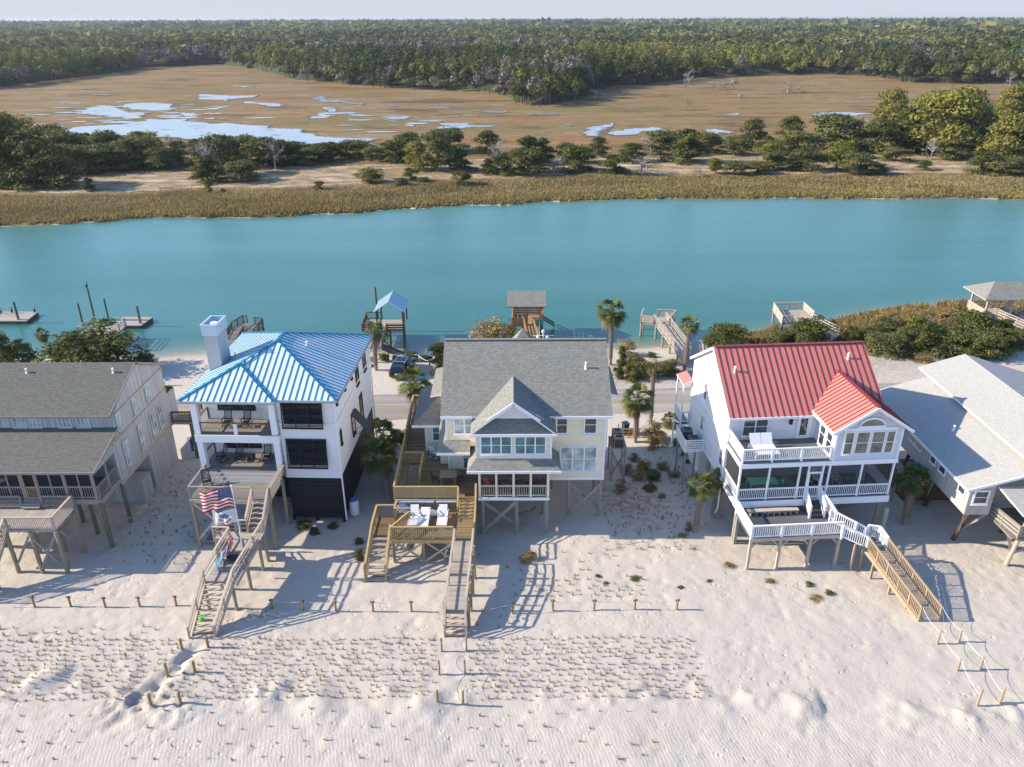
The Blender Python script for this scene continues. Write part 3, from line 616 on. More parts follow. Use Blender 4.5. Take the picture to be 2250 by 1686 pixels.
# ---------------------------------------------------------------- yellow house
def yellow_house():
    H = thing('beach_house', 'cream yellow two-storey stilt house with wide grey shingle roof, middle of the row', 'house', (0, 50.35, 0), 0, 'beach houses in a row')
    w = MB(); w.box(-4.86, 0, 6.3, 6.88, 10.9, 8.95); w.box(-2.5, 0.0, 3.56, 6.875, 10.895, 6.3); w.box(-4.96, 1.9, 3.2, -2.5, 10.8, 6.32); w.box(-5.65, 2.65, 3.2, -4.96, 10.5, 6.28); w.box(-7.0, 4.75, 3.2, -5.65, 10.4, 5.75)
    for x in (-4.86, 6.85): w.prism([(x, 0.2, 8.95), (x, 10.7, 8.95), (x, 5.45, 12.3)], (0.03, 0, 0))
    w.box(-2.62, -1.75, 6.12, 2.82, 0, 8.4); w.prism([(-2.1, -1.36, 9.2), (2.3, -1.36, 9.2), (0.1, -1.36, 10.75)], (0, .03, 0))
    w.box(6.88, 3.9, 3.7, 7.5, 8.6, 9.0); w.box(-5.5, 4.1, 6.2, -4.86, 8.6, 8.6); w.box(-2.3, 2.6, 0.0, 1.8, 5.6, 3.2)
    wall = w.build('wall', CREAM, H)
    g = MB(); rz, ry, fy, fz = 12.6, 5.45, -0.35, 8.95
    g.roof([(-5.2, fy, fz), (7.28, fy, fz), (7.28, ry, rz), (-5.2, ry, rz)]); g.roof([(-5.2, ry, rz), (7.28, ry, rz), (7.28, 11.25, fz), (-5.2, 11.25, fz)])
    g.beam((-5.2, ry, rz+0.03), (7.28, ry, rz+0.03), 0.3, 0.06, 0)
    # dutch gable over the upper bay
    rb, rf, ef = (0.1, 2.75, 10.84), (0.1, -1.95, 10.84), (8.45)
    g.roof([(-2.96, -2.15, ef), rf, rb, (-2.42, -0.25, 9.02), (-2.96, 0.0, ef)], 0.12); g.roof([(3.14, -2.15, ef), (3.14, 0.0, ef), (2.62, -0.25, 9.02), rb, rf], 0.12)
    g.roof([(-2.96, -2.17, ef), (3.14, -2.17, ef), (1.98, -1.28, 9.42), (-1.78, -1.28, 9.42)], 0.12)
    # porch roof and the skirt roofs
    g.roof([(-3.24, -2.65, 5.72), (3.5, -2.65, 5.72), (2.82, -1.76, 6.28), (-2.62, -1.76, 6.28)], 0.1); g.roof([(3.5, -2.65, 5.72), (3.5, 0.0, 5.72), (2.83, 0.0, 6.28), (2.82, -1.76, 6.28)], 0.1)
    g.roof([(-3.24, -2.65, 5.72), (-2.62, -1.76, 6.28), (-2.62, 1.9, 6.28), (-3.24, 1.9, 5.72)], 0.1)
    g.roof([(-5.55, -0.85, 6.2), (-3.1, -0.85, 6.2), (-3.1, 0, 6.9), (-4.88, 0, 6.9)], 0.1); g.roof([(-5.55, -0.85, 6.2), (-4.88, 0, 6.9), (-4.88, 4.6, 6.9), (-5.55, 4.6, 6.2)], 0.1)
    g.roof([(-7.95, 4.25, 5.75), (-5.2, 4.25, 5.75), (-5.2, 6.5, 7.25), (-5.95, 6.5, 7.25)], 0.1); g.roof([(-7.95, 4.25, 5.75), (-5.95, 6.5, 7.25), (-5.95, 9.5, 7.25), (-7.95, 11, 5.75)], 0.1)
    g.roof([(7.2, 3.5, 9.0), (8.15, 3.5, 8.75), (8.15, 9.0, 8.75), (7.2, 9.0, 9.0)], 0.1); g.roof([(-6.3, 3.6, 8.65), (-5.15, 3.6, 8.9), (-5.15, 8.9, 8.9), (-6.3, 8.9, 8.65)], 0.1)
    rf_ = g.build('roof', [SHG, WHITE], H)
    trim(rf_, [((-5.2, fy-.03, fz-.1), (-2.9, fy-.03, fz-.1)), ((3.1, fy-.03, fz-.1), (7.28, fy-.03, fz-.1)), ((-2.98, -2.2, ef-.08), (3.16, -2.2, ef-.08)), ((-3.26, -2.69, 5.66), (3.52, -2.69, 5.66)), ((-5.55, -0.88, 6.13), (-3.1, -0.88, 6.13)), ((-7.97, 4.22, 5.68), (-5.66, 4.22, 5.68))], 0.2, 0.06, name='fascia')
    b = MB(); b.beam((-1.75, -2.02, 9.42), (0.1, -2.02, 10.78), 0.06, 0.22); b.beam((0.1, -2.02, 10.78), (1.95, -2.02, 9.42), 0.06, 0.22); b.build('gable_trim', WHITE, rf_, uv=False)
    g2 = MB(); g2.box(-1.7, -1.42, 9.35, 1.9, -1.37, 9.6); g2.prism([(-1.6, -1.39, 9.5), (1.8, -1.39, 9.5), (0.1, -1.39, 10.62)], (0, -.02, 0)); g2.build('louvre', WSID, wall)
    trim(H, [((2.8, -.03, 3.48), (6.92, -.03, 3.48)), ((-2.65, -1.78, 6.16), (2.85, -1.78, 6.16))], 0.22, 0.05)
    trim(H, [((6.84, -.03, 3.6), (6.84, -.03, 8.85)), ((-4.82, -.03, 6.4), (-4.82, -.03, 8.85)), ((-2.58, -1.78, 6.2), (-2.58, -1.78, 8.4)), ((2.78, -1.78, 6.2), (2.78, -1.78, 8.4)), ((-6.95, 4.72, 3.2), (-6.95, 4.72, 5.7)), ((-4.9, 1.87, 3.2), (-4.9, 1.87, 6.2)), ((7.46, 3.87, 3.7), (7.46, 3.87, 8.9))], 0.14, 0.05)
    trim(H, [((-4.9, -.03, 6.85), (-2.9, -.03, 6.85))], 0.1, 0.04)
    window(H, (-4.2, 0, 7.42), (1, 0, 0), 1.4, 1.33, gl=GLP, mull=2); window(H, (3.3, 0, 7.42), (1, 0, 0), 0.7, 1.33, gl=GLD); window(H, (5.33, 0, 7.42), (1, 0, 0), 0.8, 1.33, gl=GLD); window(H, (3.62, 0, 4.2), (1, 0, 0), 2.62, 2.0, gl=GLP, mull=3)
    window(H, (-2.2, -1.75, 6.72), (1, 0, 0), 2.1, 1.32, gl=GLT, mull=3); window(H, (0.24, -1.75, 6.72), (1, 0, 0), 2.1, 1.32, gl=GLT, mull=3); window(H, (-6.35, 4.75, 4.2), (1, 0, 0), 0.65, 1.3, gl=GLT)
    s = MB(); s.box(7.51, 4.2, 5.3, 7.55, 4.9, 7.4); s.build('shutter', plain('red_paint', (0.5, 0.05, 0.035), 0.6), H); s = MB(); s.box(7.0, 3.85, 5.2, 7.3, 3.89, 7.2); s.build('shutter', MC['red_paint'], H); s = MB(); s.box(-5.5, 4.05, 6.9, -5.1, 4.09, 8.6); s.build('shutter', MC['red_paint'], H)
    d = MB(); d.box(-3.75, 1.84, 3.22, -2.95, 1.89, 5.3); dr = d.build('door', GLT, H); f = MB()
    for a, c in (((-3.8, 1.83, 3.2), (-3.8, 1.83, 5.35)), ((-2.9, 1.83, 3.2), (-2.9, 1.83, 5.35)), ((-3.85, 1.83, 5.35), (-2.85, 1.83, 5.35)), ((-3.8, 1.83, 3.28), (-2.9, 1.83, 3.28)), ((-3.8, 1.83, 4.3), (-2.9, 1.83, 4.3))): f.beam(a, c, 0.1, 0.1)
    f.build('frame', WHITE, dr, uv=False)
    # screened porch
    p = MB(); p.box(-2.42, -2.25, 3.12, 2.66, 0, 3.3); p.build('porch_floor', DKHON, H); p = MB(); p.box(-2.5, -2.32, 3.04, 2.72, -2.25, 3.27); p.build('fascia', WHITE, H)
    for x in (-2.38, -1.16, 0.09, 1.34, 2.58): MB().box(x-.08, -2.25, 3.3, x+.08, -2.09, 5.62).build('porch_post', CREAM, H)
    rail([(-2.38, -2.17, 3.3), (2.58, -2.17, 3.3)], 0.95, sp=0.17, post=5, cap=0.1, pw=0.06).build('railing', plain('cream_paint', (0.66, 0.6, 0.46), 0.6), H, uv=False)
    MB().prism([(-2.38, -2.13, 3.35), (2.58, -2.13, 3.35), (2.58, -2.13, 5.6), (-2.38, -2.13, 5.6)], (0, .01, 0)).build('insect_screen', SCR, H, uv=False)
    for y in (-2.2, -0.1): MB().box(2.58, y, 3.3, 2.7, y+.1, 5.62).build('porch_post', CREAM, H)
    posts_part(H, [(-2.2, -2.1), (0.3, -2.1), (2.5, -2.1), (4.3, 0.12), (6.7, 0.12), (6.7, 4), (6.7, 8), (3.2, 4), (0.2, 8), (-4.6, 5), (-2.3, 0.5), (2.4, 0.5)], 3.45, WGREY, 0.15)
    braces(H, [((-2.2, -2.28, 0.3), (0.3, -2.28, 2.9)), ((-2.2, -1.9, 2.7), (0.3, -1.9, 0.6)), ((4.3, -0.08, 0.3), (6.7, -0.08, 3.0)), ((4.3, 0.35, 2.9), (6.7, 0.35, 0.6))], WGREY, 0.06, 0.26)
    vent(H, (5.55, 3.2, 11.15))
    MB().box(-0.95, 2.5, 1.0, -0.25, 2.58, 1.7).build('vent_grille', BLACK, H)
yellow_house()
# ---------------------------------------------------------------- blue-roofed house
def blue_house():
    H = thing('beach_house', 'white house with blue metal hip roof, tall chimney and black louvred base', 'house', (-12.8, 49.8, 0), R(-2), 'beach houses in a row')
    w = MB(); w.box(-4.1, 0, 3.95, 0, 12.1, 10.5); w.box(-10.35, 2.2, 3.95, -4.1, 12.1, 10.5)
    wall = w.build('wall', WSID, H)
    b = MB(); b.box(-4.05, 0.06, 0.35, -0.05, 12.05, 3.95); b.build('louvred_base', LATT, H); b = MB(); b.box(-10.2, 3.1, 0.1, -4.1, 12, 3.94); b.build('louvred_base', LATT, H)
    for x in (-4.0, -2.2, -0.1): MB().box(x-.12, 0.0, -0.2, x+.12, 0.2, 0.5).build('footing', BLACK, H, uv=False)
    trim(H, [((-4.12, -.03, 8.42), (0.02, -.03, 8.42)), ((-4.12, -.03, 4.0), (0.02, -.03, 4.0))], 0.14, 0.05); trim(H, [((0.04, 0, 8.42), (0.04, 12.1, 8.42))], 0.14, 0.05)
    # roof
    e, s_, x0, x1, y0, y1, yp = 10.55, 0.41, -10.85, 0.38, -0.38, 12.45, -0.75
    cx = (x0+x1)/2; hw = (x1-x0)/2; rz = e + s_*hw; A, B = (cx, y0+hw, rz), (cx, y1-hw, rz)
    xe = -3.95; pa = ((x0+xe)/2, yp+(xe-x0)/2, e+s_*(xe-x0)/2); pb = (pa[0], y0+(pa[0]-x0), pa[2]); lf = (x0, yp, e)
    planes = [([(xe, y0, e), (x1, y0, e), A, pb], (0, 1, s_)), ([(x1, y0, e), (x1, y1, e), B, A], (-1, 0, s_)), ([(x0, yp, e), pa, pb, A, B, (x0, y1, e)], (1, 0, s_)),
              ([(x1, y1, e), (x0, y1, e), B], (0, -1, s_)), ([lf, (xe, yp, e), pa], (0, 1, s_)), ([(xe, yp, e), (xe, y0, e), pb, pa], (-1, 0, s_))]
    r_ = MB(); sm = MB()
    for pl, d in planes: r_.roof(pl, 0.12, 0, 1); seams(sm, pl, d, 0.46, 0.05, 0.045)
    for p, q in ((lf, pa), (pa, A), ((x1, y0, e), A), (A, B), ((x1, y1, e), B), ((x0, y1, e), B), ((xe, yp, e), pa)): sm.beam(Vector(p)+Vector((0, 0, .05)), Vector(q)+Vector((0, 0, .05)), 0.22, 0.04)
    ro = r_.build('roof', [METB, WHITE], H); so_ = sm.build('seams', SEAMB, ro, uv=False)
    gt = MB(); gt.beam((x0, yp-.06, e-.1), (xe, yp-.06, e-.1), 0.12, 0.12); gt.beam((xe, y0-.06, e-.1), (x1, y0-.06, e-.1), 0.12, 0.12); gt.beam((x1+.06, y0, e-.1), (x1+.06, y1, e-.1), 0.12, 0.12); gt.build('gutter', plain('grey_metal', (0.35, 0.38, 0.4), 0.4, 0.6), ro, uv=False)
    # chimney with flue box
    c = MB(); c.box(-10.35, 4.0, 9.6, -9.35, 5.9, 13.7); ch = c.build('chimney', STUC, H)
    c = MB(); c.box(-10.42, 3.93, 13.65, -9.28, 5.97, 13.8)
    for a in ((-10.42, 3.93, -9.28, 4.0), (-10.42, 5.9, -9.28, 5.97), (-10.42, 4.0, -10.35, 5.9), (-9.35, 4.0, -9.28, 5.9)): c.box(a[0], a[1], 13.8, a[2], a[3], 14.45)
    for a in ((-10.46, 3.89, -9.24, 4.02), (-10.46, 5.88, -9.24, 6.01), (-10.46, 4.02, -10.33, 5.88), (-9.37, 4.02, -9.24, 5.88)): c.box(a[0], a[1], 14.45, a[2], a[3], 14.52)
    c.build('chimney_cap', plain('pale_blue_metal', (0.5, 0.62, 0.7), 0.5, 0.2), ch, uv=False); c = MB(); c.cyl((-9.85, 4.95, 13.8), (-9.85, 4.95, 14.3), 0.22, 0.22, 14); c.cyl((-9.85, 4.95, 14.3), (-9.85, 4.95, 14.36), 0.32, 0.28, 14); c.build('flue', WHITE, ch, uv=False)
    # porches
    for z, nm in ((4.55, 'porch_floor'), (7.5, 'balcony_floor')):
        p = MB(); p.box(-10.3, -0.32, z-.02, -4.15, 2.19, z+.15); p.build(nm, DKGREY if z > 5 else DKGREY, H)
    p = MB(); p.box(-10.33, -0.38, 7.02, -4.12, -0.3, 7.6); p.box(-10.33, -0.3, 7.02, -10.25, 3, 7.6); p.box(-4.2, -0.3, 7.02, -4.12, 0, 7.6); p.box(-10.33, -0.38, 10.2, -4.12, -0.1, 10.45); p.box(-10.33, -0.3, 10.2, -10.1, 3, 10.45); p.build('porch_beam', WHITE, H, uv=False)
    p = MB(); p.box(-10.3, -0.3, 7.1, -4.15, 3, 7.2); p.box(-10.3, -0.3, 10.3, -4.15, 3, 10.4); p.build('porch_ceiling', WHITE, H, uv=False)
    for x in (-10.08, -4.42):
        for z0, z1 in ((4.7, 7.05), (7.65, 10.2)): MB().box(x-.22, -0.3, z0, x+.22, 0.12, z1).build('column', WHITE, H, uv=False)
    for z in (4.7, 7.65):
        rl = rail([(-10.2, 2.15, z), (-10.2, 0.1, z)], 0.95, 'cable', pw=0.08); rl.build('railing', WDARK, H, uv=False)
    rl = rail([(-9.85, -0.2, 7.65), (-4.65, -0.2, 7.65)], 0.9, 'cable', post=3.2, pw=0.07, cap=0.1); rl.build('railing', WDARK, H, uv=False)
    MB().box(-7.4, -0.3, 7.65, -7.15, -0.08, 8.5).build('newel', WHITE, H, uv=False)
    for z in (8.5, 5.25):
        for k in range(3): window(H, (-9.35 + k*0.98, 2.2, z), (1, 0, 0), 0.82, 0.95, frame=BLACK, gl=GLD, mull=2, sash=True, fw_=0.05)
    d = MB(); d.box(-6.05, 2.13, 4.72, -5.2, 2.18, 6.9); d.build('door', WHITE, H); d = MB(); d.box(-6.05, 2.13, 7.67, -5.2, 2.18, 9.9); d.build('door', WHITE, H)
    # front louvre shutters on the right wing
    for z0, z1, dx in ((8.25, 10.42, 0), (4.92, 7.2, 0)):
        m_ = MB(); m_.box(-3.72, -0.04, z0+.1, -0.85, -0.02, z1); wi = m_.build('window', GLD, H)
        f = MB()
        for k in range(22): z = z0 + .06 + (z1-z0)*k/22; f.beam((-3.75, -0.32 + 0.26*(k/22), z), (-0.82, -0.32 + 0.26*(k/22), z), 0.09, 0.02)
        for k in range(4): x = -3.75 + 2.93*k/3; f.beam((x, -0.36, z0), (x, -0.08, z1), 0.06, 0.06)
        f.beam((-3.8, -0.36, z0), (-0.78, -0.36, z0), 0.07, 0.07); f.beam((-3.8, -0.08, z1), (-0.78, -0.08, z1), 0.07, 0.07); f.build('shutter', plain('navy_black_paint', (0.012, 0.018, 0.028), 0.45), wi, uv=False)
    n = (1, 0, 0)
    for y, z, ww, hh in ((0.75, 9.65, .3, .55), (3.3, 9.6, .35, .6), (5.5, 9.5, .4, .65), (7.0, 8.2, .95, 1.9), (9.8, 8.2, .95, 1.9), (0.9, 6.25, .35, 1.15), (7.5, 4.7, .9, 2.3), (4.5, 5.0, .9, 1.9)):
        window(H, (0, y, z), (0, 1, 0), ww, hh, frame=BLACK, gl=GLD, fw_=0.05, n=n, sash=hh > 1)
    a = MB(); a.prism([(0.06, 4.35, 6.95), (0.06, 5.6, 6.95), (1.15, 5.6, 5.6), (1.15, 4.35, 5.6)], (0.03, 0, 0.04)); a.build('awning_shutter', MC['navy_black_paint'], H); a = MB(); a.beam((1.12, 4.4, 5.6), (0.03, 4.4, 5.1), .03, .03); a.beam((1.12, 5.55, 5.6), (0.03, 5.55, 5.1), .03, .03); a.build('stay', BLACK, H, uv=False)
    a = MB(); a.tube([(0.1, -0.1, 10.4), (0.08, -0.08, 4.0), (0.1, -0.1, 0.2)], 0.06, 6); a.tube([(0.12, 12.0, 10.4), (0.12, 12.0, 0.2)], 0.06, 6); a.build('downspout', WHITE, H, uv=False)
    vent(H, (-3.3, 6.0, 11.95)); MB().cyl((-9.0, 5.9, 11.3), (-9.0, 5.9, 11.55), .04, .04, 6).build('vent_pipe', BLACK, H, uv=False)
    return H
blue_house()
# ---------------------------------------------------------------- red-roofed house
def red_house():
    H = thing('beach_house', 'white stilt house with a red metal roof, shade-tinted bay, screened porch and white railings', 'house', (16.1, 47.09, 0), R(4), 'beach houses in a row')
    w = MB(); w.box(0, 3.1, 3.2, 11.3, 12.6, 8.75)
    for x in (0.0, 11.27): w.prism([(x, 3.1, 8.75), (x, 12.6, 8.75), (x, 12.6, 9.35), (x, 7.75, 12.2)], (0.03, 0, 0))
    w.box(0.2, 9.4, 0, 3.5, 12.4, 3.2); wall = w.build('wall', WSID, H)
    b = MB(); b.box(6.5, 0, 6.25, 11.3, 3.1, 9.2); b.prism([(6.5, 0, 9.2), (11.3, 0, 9.2), (8.88, 0, 10.72)], (0, .03, 0)); bw = b.build('bay_wall', WSID_SHADE, H)
    fy, fz, ry, rz, by, bz = 2.7, 8.85, 7.75, 12.35, 12.95, 9.3
    P1 = [(-0.2, fy, fz), (11.55, fy, fz), (11.55, ry, rz), (-0.2, ry, rz)]; P2 = [(11.55, by, bz), (-0.2, by, bz), (-0.2, ry, rz), (11.55, ry, rz)]
    zr = 10.92; sl = (rz-fz)/(ry-fy); yb = fy + (zr-fz)/sl; xl, xr, ez = 6.0, 11.72, 9.08; ym = fy + (ez-fz)/sl
    P3 = [(xl, -0.45, ez), (8.86, -0.45, zr), (8.86, yb, zr), (xl, ym, ez)]; P4 = [(xr, -0.45, ez), (xr, ym, ez), (8.86, yb, zr), (8.86, -0.45, zr)]
    r_ = MB(); sm = MB()
    for pl, d in ((P1, (0, 1, sl)), (P2, (0, -1, .6)), (P3, (1, 0, .64)), (P4, (-1, 0, .64))):
        r_.roof([Vector(p) + (Vector((0, 0, .03)) if pl in (P3, P4) else Vector((0, 0, 0))) for p in pl], 0.1); seams(sm, [Vector(p) + (Vector((0, 0, .03)) if pl in (P3, P4) else Vector((0, 0, 0))) for p in pl], d, 0.47 if pl in (P1, P2) else 0.4, 0.05, 0.05)
    r_.roof([(-0.85, 12.3, 7.1), (0, 12.3, 7.4), (0, 14.4, 7.4), (-0.85, 14.4, 7.1)], 0.08)
    for p, q in (((-0.2, ry, rz), (11.55, ry, rz)), ((8.86, -0.45, zr+.03), (8.86, yb, zr+.03))): sm.beam(Vector(p)+Vector((0, 0, .05)), Vector(q)+Vector((0, 0, .05)), 0.3, 0.05)
    ro = r_.build('roof', [METR, WHITE], H); sm.build('seams', SEAMR, ro, uv=False)
    f = MB(); f.beam((xl-.02, -0.5, ez-.08), (8.86, -0.5, zr-.05), 0.05, 0.2); f.beam((8.86, -0.5, zr-.05), (xr+.02, -0.5, ez-.08), 0.05, 0.2); f.beam((-0.22, fy-.03, fz-.1), (6.1, fy-.03, fz-.1), 0.06, 0.18); f.beam((xl-.03, -0.45, ez-.1), (xl-.03, fy, ez-.1), 0.06, 0.16)
    f.beam((-0.25, fy, fz-.1), (-0.25, ry, rz-.1), 0.05, 0.2); f.beam((-0.25, ry, rz-.1), (-0.25, by, bz-.1), 0.05, 0.2); f.build('fascia', WHITE, ro, uv=False)
    # bay trim and windows
    trim(H, [((6.56, -.03, 6.3), (6.56, -.03, 9.1)), ((11.24, -.03, 6.3), (11.24, -.03, 9.1))], 0.14, 0.05); trim(H, [((6.45, -.03, 6.4), (11.35, -.03, 6.4))], 0.3, 0.06)
    f = MB(); f.box(7.0, -0.06, 7.05, 10.82, -0.01, 9.2); f.build('window_surround', WHITE, H, uv=False)
    for x, ww in ((7.15, .55), (7.98, .85), (9.08, .85), (10.14, .52)): window(H, (x, -0.06, 7.22), (1, 0, 0), ww, 1.65, gl=GLO, fw_=0.06)
    n_ = 14; arc = [(8.9 + 0.92*cos(pi*k/n_), -0.04, 9.32 + 0.62*sin(pi*k/n_)) for k in range(n_+1)]
    MB().prism(arc, (0, -.02, 0)).build('arched_window', GLO, H); f = MB()
    for k in range(n_): f.beam(Vector(arc[k]) + Vector((0, -.04, 0)), Vector(arc[k+1]) + Vector((0, -.04, 0)), 0.06, 0.16)
    f.beam((7.9, -0.08, 9.3), (9.9, -0.08, 9.3), 0.06, 0.14); f.build('window_surround', WHITE, H, uv=False)
    window(H, (1.05, 3.1, 7.2), (1, 0, 0), 1.75, 1.42, gl=GLO, mull=2); window(H, (6.5, 2.2, 6.9), (0, -1, 0), 0.7, 1.8, gl=GLD, n=(-1, 0, 0)); window(H, (6.5, 1.1, 6.9), (0, -1, 0), 0.7, 1.8, gl=GLD, n=(-1, 0, 0))
    d = MB(); d.box(5.05, 3.02, 6.8, 6.1, 3.08, 8.65); dr = d.build('door', WHITE, H); d = MB(); d.box(5.3, 2.99, 7.1, 5.8, 3.02, 8.5); d.build('pane', GLD, dr)
    l = MB(); l.box(4.42, 2.88, 8.05, 4.62, 3.05, 8.45); l.build('wall_lantern', BLACK, H)
    for y, z, ww, hh in ((8.6, 7.35, .55, 1.4), (8.6, 4.6, .55, 1.3), (3.6, 4.3, .6, 1.3)): window(H, (0, y+ww, z), (0, -1, 0), ww, hh, gl=GLO, n=(-1, 0, 0), fw_=0.07)
    trim(H, [((-.03, 3.1, 6.75), (-.03, 12.6, 6.75)), ((-.03, 3.1, 3.3), (-.03, 12.6, 3.3))], 0.2, 0.05)
    f = MB(); f.tube([(-0.12, 2.9, 8.7), (-0.12, 3.0, 6.0), (-0.12, 3.05, 0.9), (-0.35, 3.0, 0.5)], 0.06, 6); f.build('downspout', WHITE, H, uv=False)
    # screened porch and roof terrace
    p = MB(); p.box(0, 0.0, 3.42, 11.3, 3.1, 3.58); p.build('porch_floor', DKTREX, H); p = MB(); p.box(-0.05, -0.08, 2.98, 11.35, -0.0, 3.5); p.box(-0.06, 0, 2.98, 0, 3.1, 3.5); p.box(11.3, 0, 2.98, 11.36, 3.1, 3.5); p.build('fascia', WHITE, H, uv=False)
    p = MB(); p.box(0, 0, 6.62, 6.5, 3.1, 6.78); p.build('terrace_floor', DKTREX, H); p = MB(); p.box(-0.06, -0.08, 6.28, 11.36, 0.12, 6.62); p.box(-0.06, 0.12, 6.28, 0.1, 3.1, 6.62); p.box(11.2, 0.12, 6.2, 11.36, 3.1, 6.4); p.build('porch_beam', WHITE, H, uv=False)
    for x in (0.02, 2.12, 4.33, 4.98, 6.02, 6.5, 8.87, 11.2): MB().box(x-.06, -0.02, 3.58, x+.06, 0.12, 6.3).build('porch_post', WHITE, H, uv=False)
    for x in (0.02, 11.2): MB().box(x-.06, 2.95, 3.58, x+.06, 3.08, 6.3).build('porch_post', WHITE, H, uv=False)
    for pts in ([(0.02, .05, 3.6), (4.9, .05, 3.6)], [(6.1, .05, 3.6), (11.2, .05, 3.6)], [(0.02, .05, 3.6), (0.02, 3.0, 3.6)], [(11.2, .05, 3.6), (11.2, 3.0, 3.6)]): rail(pts, 0.9, post=9, pw=0.05, cap=0.07, sp=0.14).build('railing', WHITE, H, uv=False)
    p = MB(); p.prism([(0.02, .1, 3.6), (4.95, .1, 3.6), (4.95, .1, 6.3), (0.02, .1, 6.3)], (0, .01, 0)); p.prism([(6.05, .1, 3.6), (11.2, .1, 3.6), (11.2, .1, 6.3), (6.05, .1, 6.3)], (0, .01, 0)); p.prism([(0.04, .1, 3.6), (0.04, 3.0, 3.6), (0.04, 3.0, 6.3), (0.04, .1, 6.3)], (.01, 0, 0)); p.build('insect_screen', SCRL, H, uv=False)
    d = MB()
    for a, c in (((5.05, 0, 3.6), (5.05, 0, 5.7)), ((5.95, 0, 3.6), (5.95, 0, 5.7)), ((5.05, 0, 5.7), (5.95, 0, 5.7)), ((5.05, 0, 3.68), (5.95, 0, 3.68)), ((5.05, 0, 4.5), (5.95, 0, 4.5))): d.beam(a, c, 0.12, 0.12)
    for k in range(1, 6): d.beam((5.05+.15*k, 0, 3.7), (5.05+.15*k, 0, 4.5), .04, .04)
    d.build('screen_door', WHITE, H, uv=False)
    rail([(0.05, 3.0, 6.8), (0.05, 0.05, 6.8)], 0.95, post=3, cap=0.1, sp=0.1, bw=0.05, pw=.12).build('railing', WHITE, H, uv=False); rail([(0.05, 0.05, 6.8), (6.4, 0.05, 6.8)], 0.95, post=2.15, cap=0.1, sp=0.14, bw=0.045, pw=.13).build('railing', WHITE, H, uv=False)
    for k, (x, ww) in enumerate(((0.8, .8), (1.9, .9), (3.7, .6), (7.2, .9), (9.3, .9))): window(H, (x, 3.1, 5.1), (1, 0, 0), ww, 1.0, gl=GLD, fw_=0.06)
    posts_part(H, [(0.2, 0.1), (0.2, 3.2), (0.2, 7), (11.1, 0.6), (11.1, 4), (11.1, 8), (5.6, 3.0), (5.6, 8), (8.2, 1.5), (8.2, 6)], 3.45, WGREY, 0.17)
    # side balcony with its white post
    p = MB(); p.box(-0.8, 12.3, 3.3, 0, 14.2, 3.45); p.build('side_porch_floor', DKTREX, H); rail([(-0.75, 14.2, 3.45), (-0.75, 12.35, 3.45), (-0.1, 12.35, 3.45)], 1.0, post=3, pw=.1).build('railing', WHITE, H, uv=False)
    for y in (12.35, 14.2): MB().box(-.8, y-.06, 0, -.68, y+.06, 7.1).build('porch_post', WHITE, H, uv=False)
    vent(H, (0.95, 5.9, 11.0)); vent(H, (9.9, 6.6, 11.5))
    return H
red_house()
